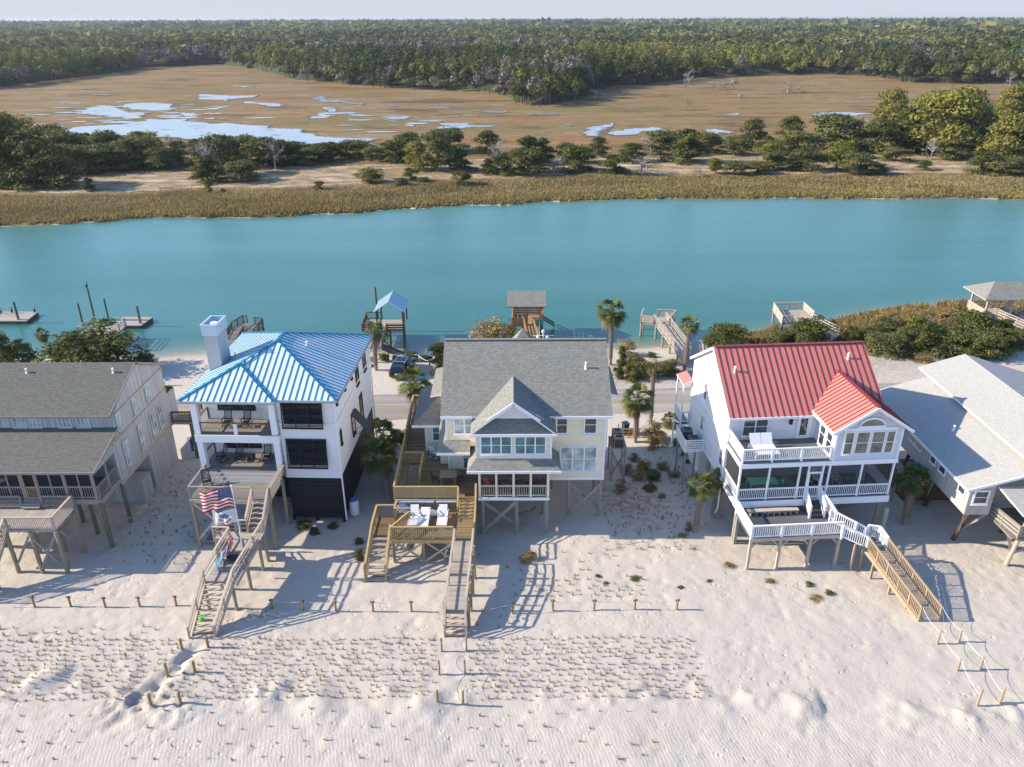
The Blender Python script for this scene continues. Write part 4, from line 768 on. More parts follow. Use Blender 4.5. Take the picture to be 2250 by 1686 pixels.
# ---------------------------------------------------------------- left weathered house
def left_house():
    H = thing('beach_house', 'weathered grey board house with dark shingle roofs at the left edge of the photo', 'house', (-29.25, 49.7, 0), 0, 'beach houses in a row')
    w = MB(); w.box(-14, 0, 3.55, -0.02, 9.7, 7.1); w.box(-14, 1.1, 7.1, -0.02, 9.7, 8.85)
    w.prism([(-0.06, 1.1, 8.85), (-0.06, 9.7, 8.85), (-0.06, 9.6, 9.05), (-0.06, 5.55, 10.85)], (.04, 0, 0)); w.prism([(-0.06, 0, 7.05), (-0.06, 1.1, 7.05), (-0.06, 1.1, 7.5)], (.04, 0, 0)); w.prism([(-.06, -2.9, 6.2), (-.06, 0, 6.2), (-.06, 0, 7.1)], (.04, 0, 0))
    w.box(-3, 9.7, 3.6, -0.02, 11.2, 6.3); w.box(-2.6, 4.9, 0, -0.05, 9.5, 3.5); w.box(-3.0, 2.9, 0, -0.07, 4.4, 1.9)
    H_wall = w.build('wall', GREYB, H)
    g = MB(); g.roof([(-14, 0.75, 8.86), (-0.2, 0.75, 8.86), (0.05, 5.55, 11.05), (-14, 5.55, 11.05)], .12); g.roof([(-14, 5.55, 11.05), (0.3, 5.55, 11.05), (0.3, 9.95, 9.05), (-14, 9.95, 9.05)], .12)
    g.roof([(-14, -3.15, 6.45), (0.12, -3.15, 6.45), (0.12, 1.1, 7.72), (-14, 1.1, 7.72)], .12); g.roof([(-3.2, 9.7, 7.1), (0.6, 9.7, 7.1), (0.6, 11.7, 6.2), (-3.2, 11.7, 6.2)], .1)
    ro = g.build('roof', [SHD, WPALE], H)
    f = MB(); f.beam((-14, -3.18, 6.38), (0.14, -3.18, 6.38), .05, .16); f.beam((-14, 0.72, 8.78), (-0.15, 0.72, 8.78), .05, .14); f.beam((0.1, -3.15, 6.4), (0.1, 1.1, 7.65), .05, .16); f.beam((-.12, .75, 8.8), (0.1, 5.55, 10.97), .05, .16); f.beam((0.33, 5.55, 10.97), (0.33, 9.95, 8.97), .05, .16); f.build('fascia', WGREY, ro, uv=False)
    trim(H, [((.03, 0, 6.85), (.03, 9.7, 6.85)), ((.03, 0, 3.5), (.03, 11.2, 3.5)), ((.03, 1.1, 8.7), (.03, 9.7, 8.7))], .2, .05, WPALE)
    n = (1, 0, 0); GW = plain('grey_white_paint', (0.55, 0.55, 0.54), 0.7)
    for y, z, hh in ((1.3, 7.35, 1.25), (4.0, 7.4, 1.25), (6.3, 7.45, 1.2), (1.35, 4.35, 1.9), (3.95, 4.35, 1.9), (6.1, 4.3, 1.9), (7.5, 4.3, 1.9)): window(H, (0, y, z), (0, 1, 0), .72, hh, frame=GW, gl=GLP, n=n, mull=2)
    for px in (85, 170, 335, 440):
        p = PY(1, px, 600, 50.8); window(H, (p.x + 29.25, 1.1, 7.85), (1, 0, 0), .85, .75, frame=GW, gl=GLP, mull=3)
    # screened porch
    p = MB(); p.box(-14, -2.95, 3.95, 0, 0, 4.12); p.build('porch_floor', DKGREY, H); p = MB(); p.box(-14, -3.0, 3.7, .04, -2.92, 4.1); p.box(0, -2.92, 3.7, .05, 0, 4.1); p.build('fascia', WGREY, H, uv=False)
    for px in (-60, 100, 185, 345, 505): q = PY(1, px, 870, 46.8); MB().cyl((q.x+29.25, -2.85, 4.1), (q.x+29.25, -2.85, 6.45), .13, .12, 8).build('porch_post', WGREY, H, uv=False)
    for px in (25, 265, 425): q = PY(1, px, 870, 46.8); MB().box(q.x+29.2, -2.9, 4.1, q.x+29.28, -2.82, 6.4).build('screen_post', WGREY, H, uv=False)
    MB().cyl((-.1, -1.4, 4.1), (-.1, -1.4, 6.7), .1, .1, 8).build('porch_post', WGREY, H, uv=False)
    q0, q1 = PY(1, 115, 900, 46.8).x+29.25, PY(1, 200, 900, 46.8).x+29.25
    for a, b_ in (((-14, -2.85, 4.12), (q0, -2.85, 4.12)), ((q1, -2.85, 4.12), (-.1, -2.85, 4.12)), ((-.1, -2.85, 4.12), (-.1, -.1, 4.12))): rail([a, b_], 1.0, post=9, sp=.16, pw=.06).build('railing', WGREY, H, uv=False)
    d = MB()
    for a, c in (((q0+.1, -2.9, 4.1), (q0+.1, -2.9, 6.3)), ((q1-.1, -2.9, 4.1), (q1-.1, -2.9, 6.3)), ((q0+.1, -2.9, 5.1), (q1-.1, -2.9, 5.1)), ((q0+.1, -2.9, 4.2), (q1-.1, -2.9, 4.2)), ((q0+.1, -2.9, 6.3), (q1-.1, -2.9, 6.3))): d.beam(a, c, .1, .1)
    for k in range(1, 7): x = q0+.1+(q1-q0-.2)*k/7; d.beam((x, -2.9, 4.2), (x, -2.9, 5.1), .04, .04)
    d.build('screen_door', WNEW, H, uv=False)
    MB().prism([(-14, -2.8, 4.1), (-.1, -2.8, 4.1), (-.1, -2.8, 6.4), (-14, -2.8, 6.4)], (0, .01, 0)).build('insect_screen', SCR, H, uv=False)
    posts_part(H, [(-0.1, -2.95), (-3.8, -2.95), (-8, -2.95)], 3.8, WGREEN, .17); posts_part(H, [(-0.15, 0.2), (-3.8, 0.2), (-1.9, -1.4)], 3.6, WGREEN, .15); posts_part(H, [(0.75, 11.8), (1.5, 9.8)], 3.6, WGREEN, .15)
    braces(H, [((0, 0.0, 0.4), (0, -2.8, 3.2)), ((-.1, -2.9, .3), (-1.9, -1.4, 3.4))], WGREY, .05, .18)
    p = MB(); p.box(-.1, 9.5, 3.5, 1.8, 12.2, 3.65); p.build('side_porch_floor', WNEW, H); rail([(0.1, 9.6, 3.65), (1.7, 9.6, 3.65), (1.7, 12.1, 3.65)], 1.0, post=3).build('railing', WDARK, H, uv=False)
    vent(H, (-7.8, 4.6, 10.55), .35); vent(H, (-1.2, 4.6, 10.55), .35)
    f = MB(); f.box(.5, 9.0, 0, .56, 13, 1.3); f.build('side_fence', GREYB, H)
left_house()
# ---------------------------------------------------------------- right grey house
def right_house():
    H = thing('beach_house', 'low grey house with pale stepped shingle roofs at the right edge of the photo', 'house', (31.55, 45.4, 0), 0, 'beach houses in a row')
    w = MB(); w.box(0, 0, 3.5, 1.72, 13.8, 5.62); w.box(1.72, 1.4, 3.5, 4.2, 13.8, 6.1); w.box(4.2, 1.4, 3.5, 12, 13.8, 6.7); w.prism([(0, 0.0, 5.6), (1.72, 0.0, 5.6), (1.72, 0.0, 6.15)], (0, .03, 0)); w.box(4.2, 0.3, 6.7, 12, 13.6, 7.3); w.prism([(4.2, .3, 7.3), (12, .3, 7.3), (12, .3, 8.3), (7.4, .3, 8.4)], (0, .03, 0))
    w.build('wall', TANB, H)
    g = MB(); zz = lambda x: 5.68 + .31*(x + .35)
    g.roof([(-.35, -.25, zz(-.35)), (4.3, -.25, zz(4.3)), (4.3, 15.4, zz(4.3)), (-.35, 15.4, zz(-.35))], .12)
    g.roof([(3.85, -.3, 7.45), (7.6, -.3, 8.65), (7.6, 16.6, 8.65), (3.85, 16.6, 7.45)], .14); g.roof([(7.6, -.3, 8.65), (13.5, -.3, 6.8), (13.5, 16.6, 6.8), (7.6, 16.6, 8.65)], .14)
    g.roof([(1.75, -.15, 5.9), (2.35, -2.4, 5.05), (12, -2.4, 5.05), (12, -.15, 5.9)], .1)
    ro = g.build('roof', [SHW, WHITE], H)
    f = MB(); f.box(4.2, -.1, 7.0, 4.26, 15.5, 7.32); f.beam((-.38, -.28, 5.62), (4.3, -.28, zz(4.3)-.06), .05, .18); f.beam((-.38, -.25, 5.62), (-.38, 15.4, 5.62), .05, .18); f.build('fascia', WHITE, ro, uv=False)
    vent(ro, (2.15, 6.9, zz(2.15)), .35)
    window(H, (.4, 0, 4.5), (1, 0, 0), .85, .9, gl=GLD, fw_=.12)
    for y, ww in ((0.5, .75), (3.2, .8), (4.6, .7), (6.7, .9), (7.8, .9)): window(H, (0, y+ww, 4.75), (0, -1, 0), ww, .5, gl=GLD, n=(-1, 0, 0), fw_=.05, sash=False)
    DKP = plain('dark_pile', (.09, .06, .045), .85, var=.3)
    for x, y in ((.9, .6), (.9, 5), (.9, 9.5), (5, 5), (5, 1.5)): MB().cyl((x+.2, y+1.4, -.2), (x, y, 3.5), .17, .16, 8).build('pile', DKP, H, uv=False)
    braces(H, [((1.0, 1.4, 1.2), (.2, .3, 3.4)), ((1.0, 1.4, 1.2), (1.7, .2, 3.4)), ((.9, 6.0, 1.2), (.1, 4.4, 3.4)), ((.9, 6.0, 1.2), (1.7, 7, 3.4))], WGREY)
    p = MB(); p.box(2.2, -2.2, 2.95, 12, 1.4, 3.1); p.build('porch_floor', DKGREY, H); rail([(2.1, .9, 3.1), (2.55, -2.2, 3.1), (12, -2.2, 3.1)], .95, 'wide').build('railing', WGREY, H, uv=False)
    MB().cyl((3.35, -.95, -.3), (2.85, -2.3, 5.1), .15, .13, 10).build('pile', WPALE, H, uv=False); braces(H, [((3.2, -1.3, 1.2), (2.5, -1.2, 3.0)), ((3.2, -1.3, 1.2), (5.0, -2.1, 2.8))], WGREY)
    MB().tube([(2.3, -.4, 5.2), (2.5, -1.4, 4.95), (2.8, -2.2, 4.9)], .03, 5).build('yellow_strap', plain('yellow', (.8, .45, .03), .6), H, uv=False)
    b = MB(); b.box(-.4, 7, 0, 4, 12, .9); b.build('storage_wall', plain('red_brown_wood', (.14, .06, .035), .8, var=.3), H)
right_house()
# ================================================================ DECKS, STAIRS AND BOARDWALKS
def deckthing(name, label, loc, cat='deck', rz=0.0, group=None): return thing(name, label, cat, loc, rz, group)
def yellow_deck():
    D = deckthing('wooden_deck', 'honey brown two-level wooden deck with loungers on it, beside the yellow house', (-5.6, 48, 0))
    ox, oy = 5.6, -48
    def T(pts): return [(x+ox, y+oy, z) for x, y, z in pts]
    def Bp(x0, y0, x1, y1, z, nm='deck_floor', m=DKHON):
        mb = MB(); mb.box(x0+ox, y0+oy, z-.16, x1+ox, y1+oy, z); return mb.build(nm, m, D)
    Bp(-8.6, 48.25, -2.6, 50.02, 3.15); Bp(-7.02, 50.02, -2.6, 52.2, 3.15); Bp(-8.6, 50.02, -8.1, 53.2, 3.15); Bp(-7.02, 52.2, -4.98, 53.2, 3.15); Bp(-8.7, 53.2, -5.0, 55.2, 3.15); Bp(-8.85, 55.2, -7.02, 63.4, 3.14)
    Bp(-8.45, 44.65, -2.7, 48.24, 2.1); Bp(-9.9, 45.35, -8.46, 47.7, 1.9, m=DKHON)
    r_ = [([(-8.62, 48.2, 3.15), (-3.95, 48.2, 3.15)], 'bal', .07, .06), ([(-8.65, 48.25, 3.15), (-8.72, 53.2, 3.15), (-8.95, 63.4, 3.15), (-8.1, 63.4, 3.15)], 'bal', .14, .04), ([(-8.45, 53.2, 3.15), (-6.95, 53.2, 3.15)], 'bal', .12, .04), ([(-6.98, 53.1, 3.15), (-6.98, 50.1, 3.15)], 'bal', .12, .04),
          ([(-3.95, 48.2, 3.15), (-3.95, 47.1, 2.1)], 'two', .1, .04), ([(-2.68, 48.6, 3.15), (-2.68, 47.1, 2.1), (-2.68, 45.2, 2.1)], 'two', .1, .04), ([(-8.42, 44.7, 2.1), (-4.1, 44.7, 2.1)], 'bal', .14, .05), ([(-8.48, 48.1, 2.1), (-4.0, 48.1, 2.1)], 'bal', .13, .04),
          ([(-8.5, 48.1, 2.1), (-8.5, 47.0, 2.1), (-7.4, 47.0, 2.1)], 'bal', .14, .045), ([(-8.45, 44.7, 2.1), (-7.4, 46.6, 2.1)], 'bal', .14, .045), ([(-8.55, 47.7, 1.9), (-9.9, 47.7, 1.9), (-9.9, 45.4, 1.9), (-10.1, 42.7, 0.15)], 'bal', .14, .045), ([(-8.6, 45.3, 1.9), (-8.68, 42.7, .15)], 'two', .14, .045)]
    for pts, st, sp, bw in r_: rail(T(pts), 1.0, st, sp=sp, bw=bw, cap=.13, post=1.5).build('railing', WHON, D, uv=False)
    p = MB(); p.box(-8.5+ox, 48.22+oy, 3.25, -4.05+ox, 48.25+oy, 4.1); p.build('reed_screen', boards('reed', (.34, .25, .14), .04, 'u', .3, .3, .35, .9, .5), D)
    p = MB(); p.cyl((-8.5+ox, 48.12+oy, 2.95), (-5.75+ox, 48.12+oy, 2.95), .11, .11, 10); p.build('rolled_awning', WHITE, D, uv=False); p = MB(); p.cyl((-5.6+ox, 48.12+oy, 2.95), (-4.1+ox, 48.12+oy, 2.95), .11, .11, 10); p.build('rolled_awning', WHITE, D, uv=False)
    def st(a0, a1, b0, b1, n, m=WHON, op=True):
        mb = MB(); flight(mb, *T([a0, a1, b0, b1]), n, open_=op); mb.build('stairs', m, D, uv=False)
    st((-3.85, 48.25, 3.15), (-2.75, 48.25, 3.15), (-3.85, 47.0, 2.12), (-2.75, 47.0, 2.12), 6, op=False); st((-9.9, 45.35, 1.9), (-8.65, 45.3, 1.9), (-10.1, 42.65, 0), (-8.7, 42.65, 0), 8, WPALE); st((-8.0, 53.1, 3.0), (-7.1, 53.1, 3.0), (-8.0, 50.2, 1.1), (-7.1, 50.2, 1.1), 9)
    for x, y, z in ((-8.35, 44.75, 2), (-6.25, 44.75, 2), (-4.15, 44.75, 2), (-8.35, 48.2, 3), (-6.2, 48.2, 3), (-4.0, 48.2, 3), (-2.75, 48.2, 3), (-2.75, 45, 2), (-8.6, 53.2, 3), (-8.8, 58.5, 3), (-8.85, 63.2, 3), (-7.2, 58.5, 3), (-9.8, 45.5, 1.8), (-9.8, 47.6, 1.8), (-6.2, 46.5, 2)): MB().box(x-.08+ox, y-.08+oy, -.3, x+.08+ox, y+.08+oy, z).build('post', WPILE, D, uv=False)
    for a, b in (((-8.3, 44.62, .2), (-6.3, 44.62, 1.8)), ((-8.3, 44.82, 1.8), (-6.3, 44.82, .2)), ((-6.2, 44.62, .2), (-4.2, 44.62, 1.8)), ((-6.2, 44.82, 1.8), (-4.2, 44.82, .2))): MB().beam(T([a])[0], T([b])[0], .05, .14).build('brace', WPALE, D, uv=False)
    f = MB(); f.box(-8.48+ox, 44.6+oy, 1.78, -4.0+ox, 44.66+oy, 2.08); f.build('rim_beam', WHON, D, uv=False)
    p = MB(); p.box(-3.5+ox, 48.4+oy, 3.16, -2.85+ox, 48.75+oy, 3.19); tag(p.build('door_mat', plain('black_rubber', (.012, .012, .012), .9), loc=(-5.6, 48, 0)), 'black mat at the top of the deck stairs by the screened porch', 'door mat')
yellow_deck()
def walkway(name, label, pts, width, stairs, post_xy, mt_floor, mt_rail, style, cap=.12, n_st=6, wide=None, flr='deck_floor', bw=.04):
    """boardwalk: pts = centre line (x, y, z) with its last leg a flight of stairs when stairs"""
    O = Vector((pts[0][0], pts[0][1], 0)); D = thing(name, label, 'boardwalk', tuple(O)); L = []; Rr = []
    P = [Vector(p) - O for p in pts]
    for i, p in enumerate(P):
        d = (P[min(i+1, len(P)-1)] - P[max(i-1, 0)]); d.z = 0; d.normalize(); s = Vector((d.y, -d.x, 0)) * (width/2); L.append(p - s if s.x > 0 else p + s); Rr.append(p + s if s.x > 0 else p - s)
    m = len(P) - (2 if stairs else 1)
    for i in range(m): MB().prism([L[i], Rr[i], Rr[i+1], L[i+1]], (0, 0, -.14)).build(flr, mt_floor, D)
    for i in range(m):
        for Q in (L, Rr): MB().beam(Q[i] - Vector((0, 0, .2)), Q[i+1] - Vector((0, 0, .2)), .06, .26).build('side_beam', mt_rail, D, uv=False)
    if stairs: mb = MB(); flight(mb, L[-2], Rr[-2], L[-1], Rr[-1], n_st); mb.build('stairs', mt_rail, D, uv=False)
    for Q in (L, Rr): rail(Q, 1.0, style, cap=cap, post=1.7, pw=.1, bw=bw).build('railing', mt_rail, D, uv=False)
    for x, y, z in post_xy: MB().cyl((x-O.x, y-O.y, -.3), (x-O.x, y-O.y, z), .11, .1, 8).build('post', WPILE, D, uv=False)
    return D
walkway('beach_boardwalk', 'straight pale boardwalk with steps down to the sand from the yellow house deck', [(-3.37, 44.65, 2.0), (-3.42, 42.4, 1.9), (-3.5, 40.4, 1.55), (-3.57, 38.4, 1.25), (-3.6, 37.35, 0.05)], 1.3, True,
        [(-2.62, 43.1, 2.7), (-2.66, 41.3, 2.5), (-2.72, 39.8, 2.3), (-2.78, 38.3, 2), (-4.2, 41.3, 2.3), (-4.3, 38.3, 2)], DKPALE, WPALE, 'two', n_st=5)
# ---- deck, stairs and boardwalk in front of the blue-roofed house
def blue_deck():
    a = R(-2); D = thing('wooden_deck', 'weathered front deck of the blue-roofed house with railings and white-edged steps', 'deck', (-12.8, 49.8, 0), a)
    MB().box(-10.0, -3.5, 4.02, -4.15, -1.15, 4.18).build('deck_floor', DKGREY, D)
    for k in range(3):
        y0, y1, z = -1.15 + .27*k, -.88 + .27*k, 4.18 + .15*(k+1); MB().box(-9.95, y0, z-.16, -4.25, -0.33, z-.012).build('riser', WHITE, D, uv=False); MB().box(-9.97, y0+.01, z-.01, -4.23, y1+.01, z+.01).build('tread', DKGREY, D)
    rail([(-9.95, -0.4, 4.18), (-9.95, -3.45, 4.18), (-5.45, -3.45, 4.18)], 1.0, 'cable', cap=.14, post=2.4, pw=.12).build('railing', WGREY, D, uv=False); rail([(-4.2, -3.45, 4.18), (-4.15, -0.1, 4.18)], 1.0, 'bars', cap=.3, post=3).build('railing', WGREY, D, uv=False)
    MB().box(-10.0, -3.56, 3.85, -4.15, -3.5, 4.18).build('rim_beam', WPALE, D, uv=False)
    mb = MB(); flight(mb, (-5.4, -3.5, 4.15), (-4.3, -3.5, 4.15), (-5.55, -5.0, 2.6), (-4.4, -5.0, 2.6), 6); mb.build('stairs', WPALE, D, uv=False)
    for pts in ([(-5.42, -3.5, 4.15), (-5.6, -4.9, 2.65)], [(-4.28, -3.5, 4.15), (-4.38, -5.0, 2.55)]): rail(pts, 1.0, 'two', cap=.13, post=3).build('railing', WPALE, D, uv=False)
    for x, y in ((-9.9, -3.5), (-4.3, -3.5), (-7.1, -3.4), (-7.1, -1), (-4.3, -.5)): MB().box(x-.1, y-.1, -.3, x+.1, y+.1, 4.05).build('post', WPILE, D, uv=False)
    for p, q in (((-9.85, -3.55, 3.9), (-7.2, -3.55, 1.2)), ((-9.85, -3.55, .8), (-8.3, -3.55, 2.6))): MB().beam(p, q, .05, .16).build('brace', WPALE, D, uv=False)
    MB().box(-9.6, -3.3, 0, -7.4, -1.2, .45).build('lower_platform', DKGREY, D)
    W_ = thing('beach_boardwalk', 'weathered boardwalk with landing and long steps down from the blue-roofed house deck', 'boardwalk', (-12.8, 49.8, 0), a)
    MB().box(-7.6, -5.9, 2.36, -4.4, -4.95, 2.5).build('landing_floor', DKPALE, W_); MB().prism([(-6.45, -5.9, 2.5), (-4.45, -5.9, 2.5), (-4.65, -10.2, 2.4), (-6.55, -10.2, 2.4)], (0, 0, -.14)).build('deck_floor', DKPALE, W_)
    MB().box(-7.6, -4.95, 1.9, -6.6, -4.5, 2.1).build('landing_step', DKPALE, W_); MB().box(-7.6, -4.5, 1.5, -6.6, -4.0, 1.7).build('landing_step', DKPALE, W_)
    for pts in ([(-6.5, -4.0, 1.7), (-7.6, -4.0, 1.7), (-7.6, -5.85, 2.5), (-6.45, -5.85, 2.5), (-6.55, -10.2, 2.4), (-6.85, -12.85, .05)], [(-4.42, -5.0, 2.5), (-4.65, -10.2, 2.4), (-5.3, -12.65, .05)], [(-6.35, -5.0, 2.5), (-5.5, -5.0, 2.5)]): rail(pts, 1.0, 'two', cap=.15, post=1.9).build('railing', WPALE, W_, uv=False)
    mb = MB(); flight(mb, (-6.5, -10.2, 2.4), (-4.7, -10.2, 2.4), (-6.8, -12.85, .05), (-5.35, -12.7, .05), 11); mb.build('stairs', WPALE, W_, uv=False)
    for s in (-4.43, -6.5): MB().beam((s, -5.9, 2.25), (s-.1, -10.2, 2.15), .06, .26).build('side_beam', WPALE, W_, uv=False)
    for x, y in ((-4.45, -4.95), (-4.47, -6.0), (-4.6, -8.1), (-4.85, -10.15), (-6.5, -6.0), (-6.6, -8.1), (-6.7, -10.1), (-7.5, -5.8)): MB().cyl((x, y, -.3), (x, y, 2.45), .12, .11, 8).build('post', WPILE, W_, uv=False)
blue_deck()
# ---- red-roofed house: grey sun deck with white railings, steps and boardwalk
def red_deck():
    D = thing('sun_deck', 'grey sun deck with white railings and bench in front of the red-roofed house', 'deck', (16.1, 47.09, 0), R(4))
    MB().box(0, -3.25, 2.5, 6.5, -0.1, 2.66).build('deck_floor', DKTREX, D); MB().box(-.03, -3.32, 2.4, 6.53, -3.25, 2.66).build('rim_beam', WPALE, D, uv=False)
    MB().box(0.2, -0.1, 2.66, 5.0, -0.05, 2.98).build('skirt_boards', boards('grey_skirt', (.12, .14, .16), .16, 'v', .12, .4), D)
    rail([(0.05, -.15, 2.66), (0.05, -3.2, 2.66)], 1.0, post=3, sp=.1, bw=.05, pw=.13).build('railing', WHITE, D, uv=False); rail([(0.05, -3.2, 2.66), (6.45, -3.2, 2.66)], 1.0, post=2.15, bw=.045, pw=.14).build('railing', WHITE, D, uv=False)
    rail([(6.15, -.3, 3.3), (6.5, -2.0, 2.66)], 1.0, post=2.5, bw=.045, pw=.12).build('railing', WHITE, D, uv=False)
    b = MB(); b.box(.7, -.75, 3.0, 4.4, -.35, 3.08)
    for k in range(9): b.box(.9+.42*k, -.7, 2.66, .96+.42*k, -.4, 3.0)
    b.build('bench', WPALE, D, uv=False)
    mb = MB(); flight(mb, (5.05, -.05, 3.5), (6.0, -.05, 3.5), (5.05, -1.2, 2.7), (6.0, -1.2, 2.7), 4, open_=False); mb.build('stairs', DKTREX, D, uv=False)
    for x in (5.0, 6.05): rail([(x, -.05, 3.55), (x, -1.2, 2.7)], .95, post=2.4, bw=.045, pw=.14, sp=.13).build('railing', WHITE, D, uv=False)
    for x in (0.1, 2.2, 4.35, 6.4):
        MB().box(x-.09, -3.25, -.3, x+.09, -3.07, 2.45).build('post', WPALE, D, uv=False)
        for s in (-1, 1):
            if 0 < x + s*.7 < 6.5: MB().beam((x, -3.16, 1.75), (x+s*.65, -3.16, 2.45), .05, .1).build('brace', WPALE, D, uv=False)
    for x in (.2, 6.3): MB().box(x-.1, -.3, -.3, x+.1, -.1, 2.5).build('post', WGREY, D, uv=False)
    # stair run from deck to the sand
    O = Vector((24.0, 45, 0)); B = thing('beach_boardwalk', 'new yellow timber boardwalk with white upper railings leading down from the red-roofed house', 'boardwalk', tuple(O))
    t = lambda *P: [(x-O.x, y-O.y, z) for x, y, z in P]
    mb = MB(); flight(mb, *t((22.95, 44.2, 2.6), (22.75, 45.2, 2.6), (24.45, 43.4, 1.95), (25.3, 44.6, 1.95)), 5, open_=False); mb.build('stairs', DKTREX, B, uv=False)
    MB().prism(t((24.3, 43.6, 1.95), (25.55, 43.4, 1.95), (25.6, 44.7, 1.95), (24.6, 44.7, 1.95)), (0, 0, -.14)).build('landing_floor', DKTREX, B)
    MB().prism(t((24.3, 43.65, 1.95), (25.55, 43.55, 1.95), (27.25, 38.7, 0.1), (25.95, 38.65, 0.1)), (0, 0, -.12)).build('deck_floor', DKPALE, B)
    rail(t((22.6, 43.95, 2.66), (24.3, 43.6, 1.95)), 1.0, post=1.8, bw=.045, pw=.13).build('railing', WHITE, B, uv=False); rail(t((22.3, 45.5, 2.9), (23.9, 44.8, 2.3), (24.6, 44.7, 1.95)), 1.0, post=1.8, bw=.045, pw=.13).build('railing', WHITE, B, uv=False); rail(t((24.9, 45.0, 1.95), (25.6, 44.8, 1.95), (25.6, 43.5, 1.95)), 1.0, post=1.3, bw=.045, pw=.13, sp=.12).build('railing', WHITE, B, uv=False)
    for p, q in (((24.3, 43.6, 1.95), (25.95, 38.65, .15)), ((25.58, 43.5, 1.95), (27.25, 38.7, .15))): rail(t(p, q), 1.0, post=1.2, bw=.05, sp=.13, cap=.1).build('railing', WNEW, B, uv=False)
    for p, q in (((24.27, 43.6, 1.75), (25.92, 38.65, .0)), ((25.62, 43.5, 1.75), (27.28, 38.7, .0))): MB().beam(t(p)[0], t(q)[0], .06, .28).build('side_beam', WNEW, B, uv=False)
    for x, y, z in ((24.65, 42.9, 1.7), (25.2, 41.3, 1.1), (25.7, 39.9, .6), (25.9, 42.7, 1.6), (26.5, 41, 1), (23.6, 43.8, 2.2), (24.3, 44.0, 1.9)): MB().box(x-.07-O.x, y-.07-O.y, -.3, x+.07-O.x, y+.07-O.y, z).build('post', WNEW, B, uv=False)
    MB().cyl((27.35-O.x, 47.6-O.y, -.3), (27.35-O.x, 47.6-O.y, 2.6), .16, .15, 10).build('tall_post', WPALE, B, uv=False)
red_deck()
# ---- left house deck
def left_deck():
    O = Vector((-33, 45, 0)); D = thing('wooden_deck', 'weathered grey raised deck with stairs on tall braced posts, lower left house', 'deck', tuple(O)); t = lambda *P: [(x-O.x, y-O.y, z) for x, y, z in P]
    MB().prism(t((-34.5, 43.85, 3.55), (-31.15, 43.85, 3.55), (-31.15, 46.7, 3.55), (-40, 46.7, 3.55), (-40, 44.4, 3.55), (-34.5, 44.4, 3.55)), (0, 0, -.18)).build('deck_floor', DKPALEU, D)
    rail(t((-34.4, 43.9, 3.55), (-31.2, 43.9, 3.55), (-31.2, 46.6, 3.55)), 1.0, post=3, sp=.13, cap=.16).build('railing', WPALE, D, uv=False); rail(t((-33.4, 46.6, 3.6), (-31.2, 46.6, 3.6)), .9, post=3, sp=.14).build('railing', WGREY, D, uv=False); rail(t((-40, 46.6, 3.6), (-34.9, 46.6, 3.6)), .9, post=3, sp=.14).build('railing', WGREY, D, uv=False)
    for z, y in ((3.75, 46.5), (3.92, 46.7)): MB().box(-34.8-O.x, y-O.y-.25, z-.1, -33.5-O.x, y-O.y+.15, z).build('step', DKPALE, D)
    mb = MB(); flight(mb, *t((-36.2, 44.4, 3.5), (-34.6, 44.3, 3.5), (-36.2, 40.6, .1), (-34.9, 40.6, .1)), 15); mb.build('stairs', WPALE, D, uv=False); rail(t((-34.45, 44.0, 3.55), (-34.75, 42.3, 2.0), (-34.85, 40.7, .4)), 1.0, post=1.8, sp=.15, cap=.16).build('railing', WPALE, D, uv=False); rail(t((-36.3, 44.3, 3.55), (-36.3, 40.7, .4)), 1.0, post=1.8, sp=.15, cap=.16).build('railing', WPALE, D, uv=False)
    for x, y in ((-31.1, 43.8), (-32.85, 43.8), (-34.6, 43.9), (-31.1, 46.1), (-34.3, 46.1), (-32.6, 46.3), (-34.95, 42.1), (-36.2, 42.0)): MB().cyl((x-O.x, y-O.y, -.3), (x-O.x, y-O.y, 3.45), .15, .14, 8).build('post', WPILE, D, uv=False)
    for p, q in (((-32.85, 43.75, .3), (-31.2, 43.75, 3.2)), ((-31.1, 43.7, .3), (-32.8, 43.7, 3.0)), ((-31.05, 43.9, .2), (-31.05, 46.0, 3.3)), ((-34.5, 43.8, .6), (-32.9, 43.8, 3.3)), ((-30.95, 46.0, .3), (-30.95, 44.0, 3.3))): MB().beam(*t(p, q), .05, .16).build('brace', WGREY, D, uv=False)
left_deck()
# ================================================================ FENCE POSTS AND ROPES
ROPE = plain('rope', (.5, .46, .4), .9); ROPEW = plain('white_rope', (.75, .75, .74), .8)
FP = None
def fence_post(p, label, group, h=.85, r=.075, lean=(0, 0), cap=True, mt=None):
    global FP
    t = thing('rope_post', label, 'fence post', tuple(p), random.uniform(-.2, .2), group)
    mb = MB(); mb.cyl((0, 0, -.2), (lean[0], lean[1], h), r, r*.95, 10); mb.cyl((lean[0], lean[1], h), (lean[0], lean[1], h+.03), r*.95, r*.6, 10); mb.build('shaft', mt or plain('brown_post_timber', (.33, .22, .11), .85, var=.3, scale=4), t, uv=False)
    if cap: c = MB(); c.box(-.13+lean[0], -.045, h-.12, .13+lean[0], .045, h-.02); c.build('crossbar', WDARK, t, uv=False)
    return t
def rope(pts, label, mt, r=.018, sag=.14, z=.78, group=None):
    O = Vector(pts[0]); mb = MB()
    for i in range(len(pts)-1):
        a, b = Vector(pts[i])-O, Vector(pts[i+1])-O; q = [a.lerp(b, k/6) + Vector((0, 0, z - sag*4*(k/6)*(1-k/6))) for k in range(7)]; mb.tube(q, r, 4)
    o = mb.build('rope', mt, loc=tuple(O), uv=False); tag(o, label, 'rope', group); return o
row1 = [G(1, x, y) for x, y in ((195,1615),(398,1615),(592,1620),(785,1618),(990,1612))]
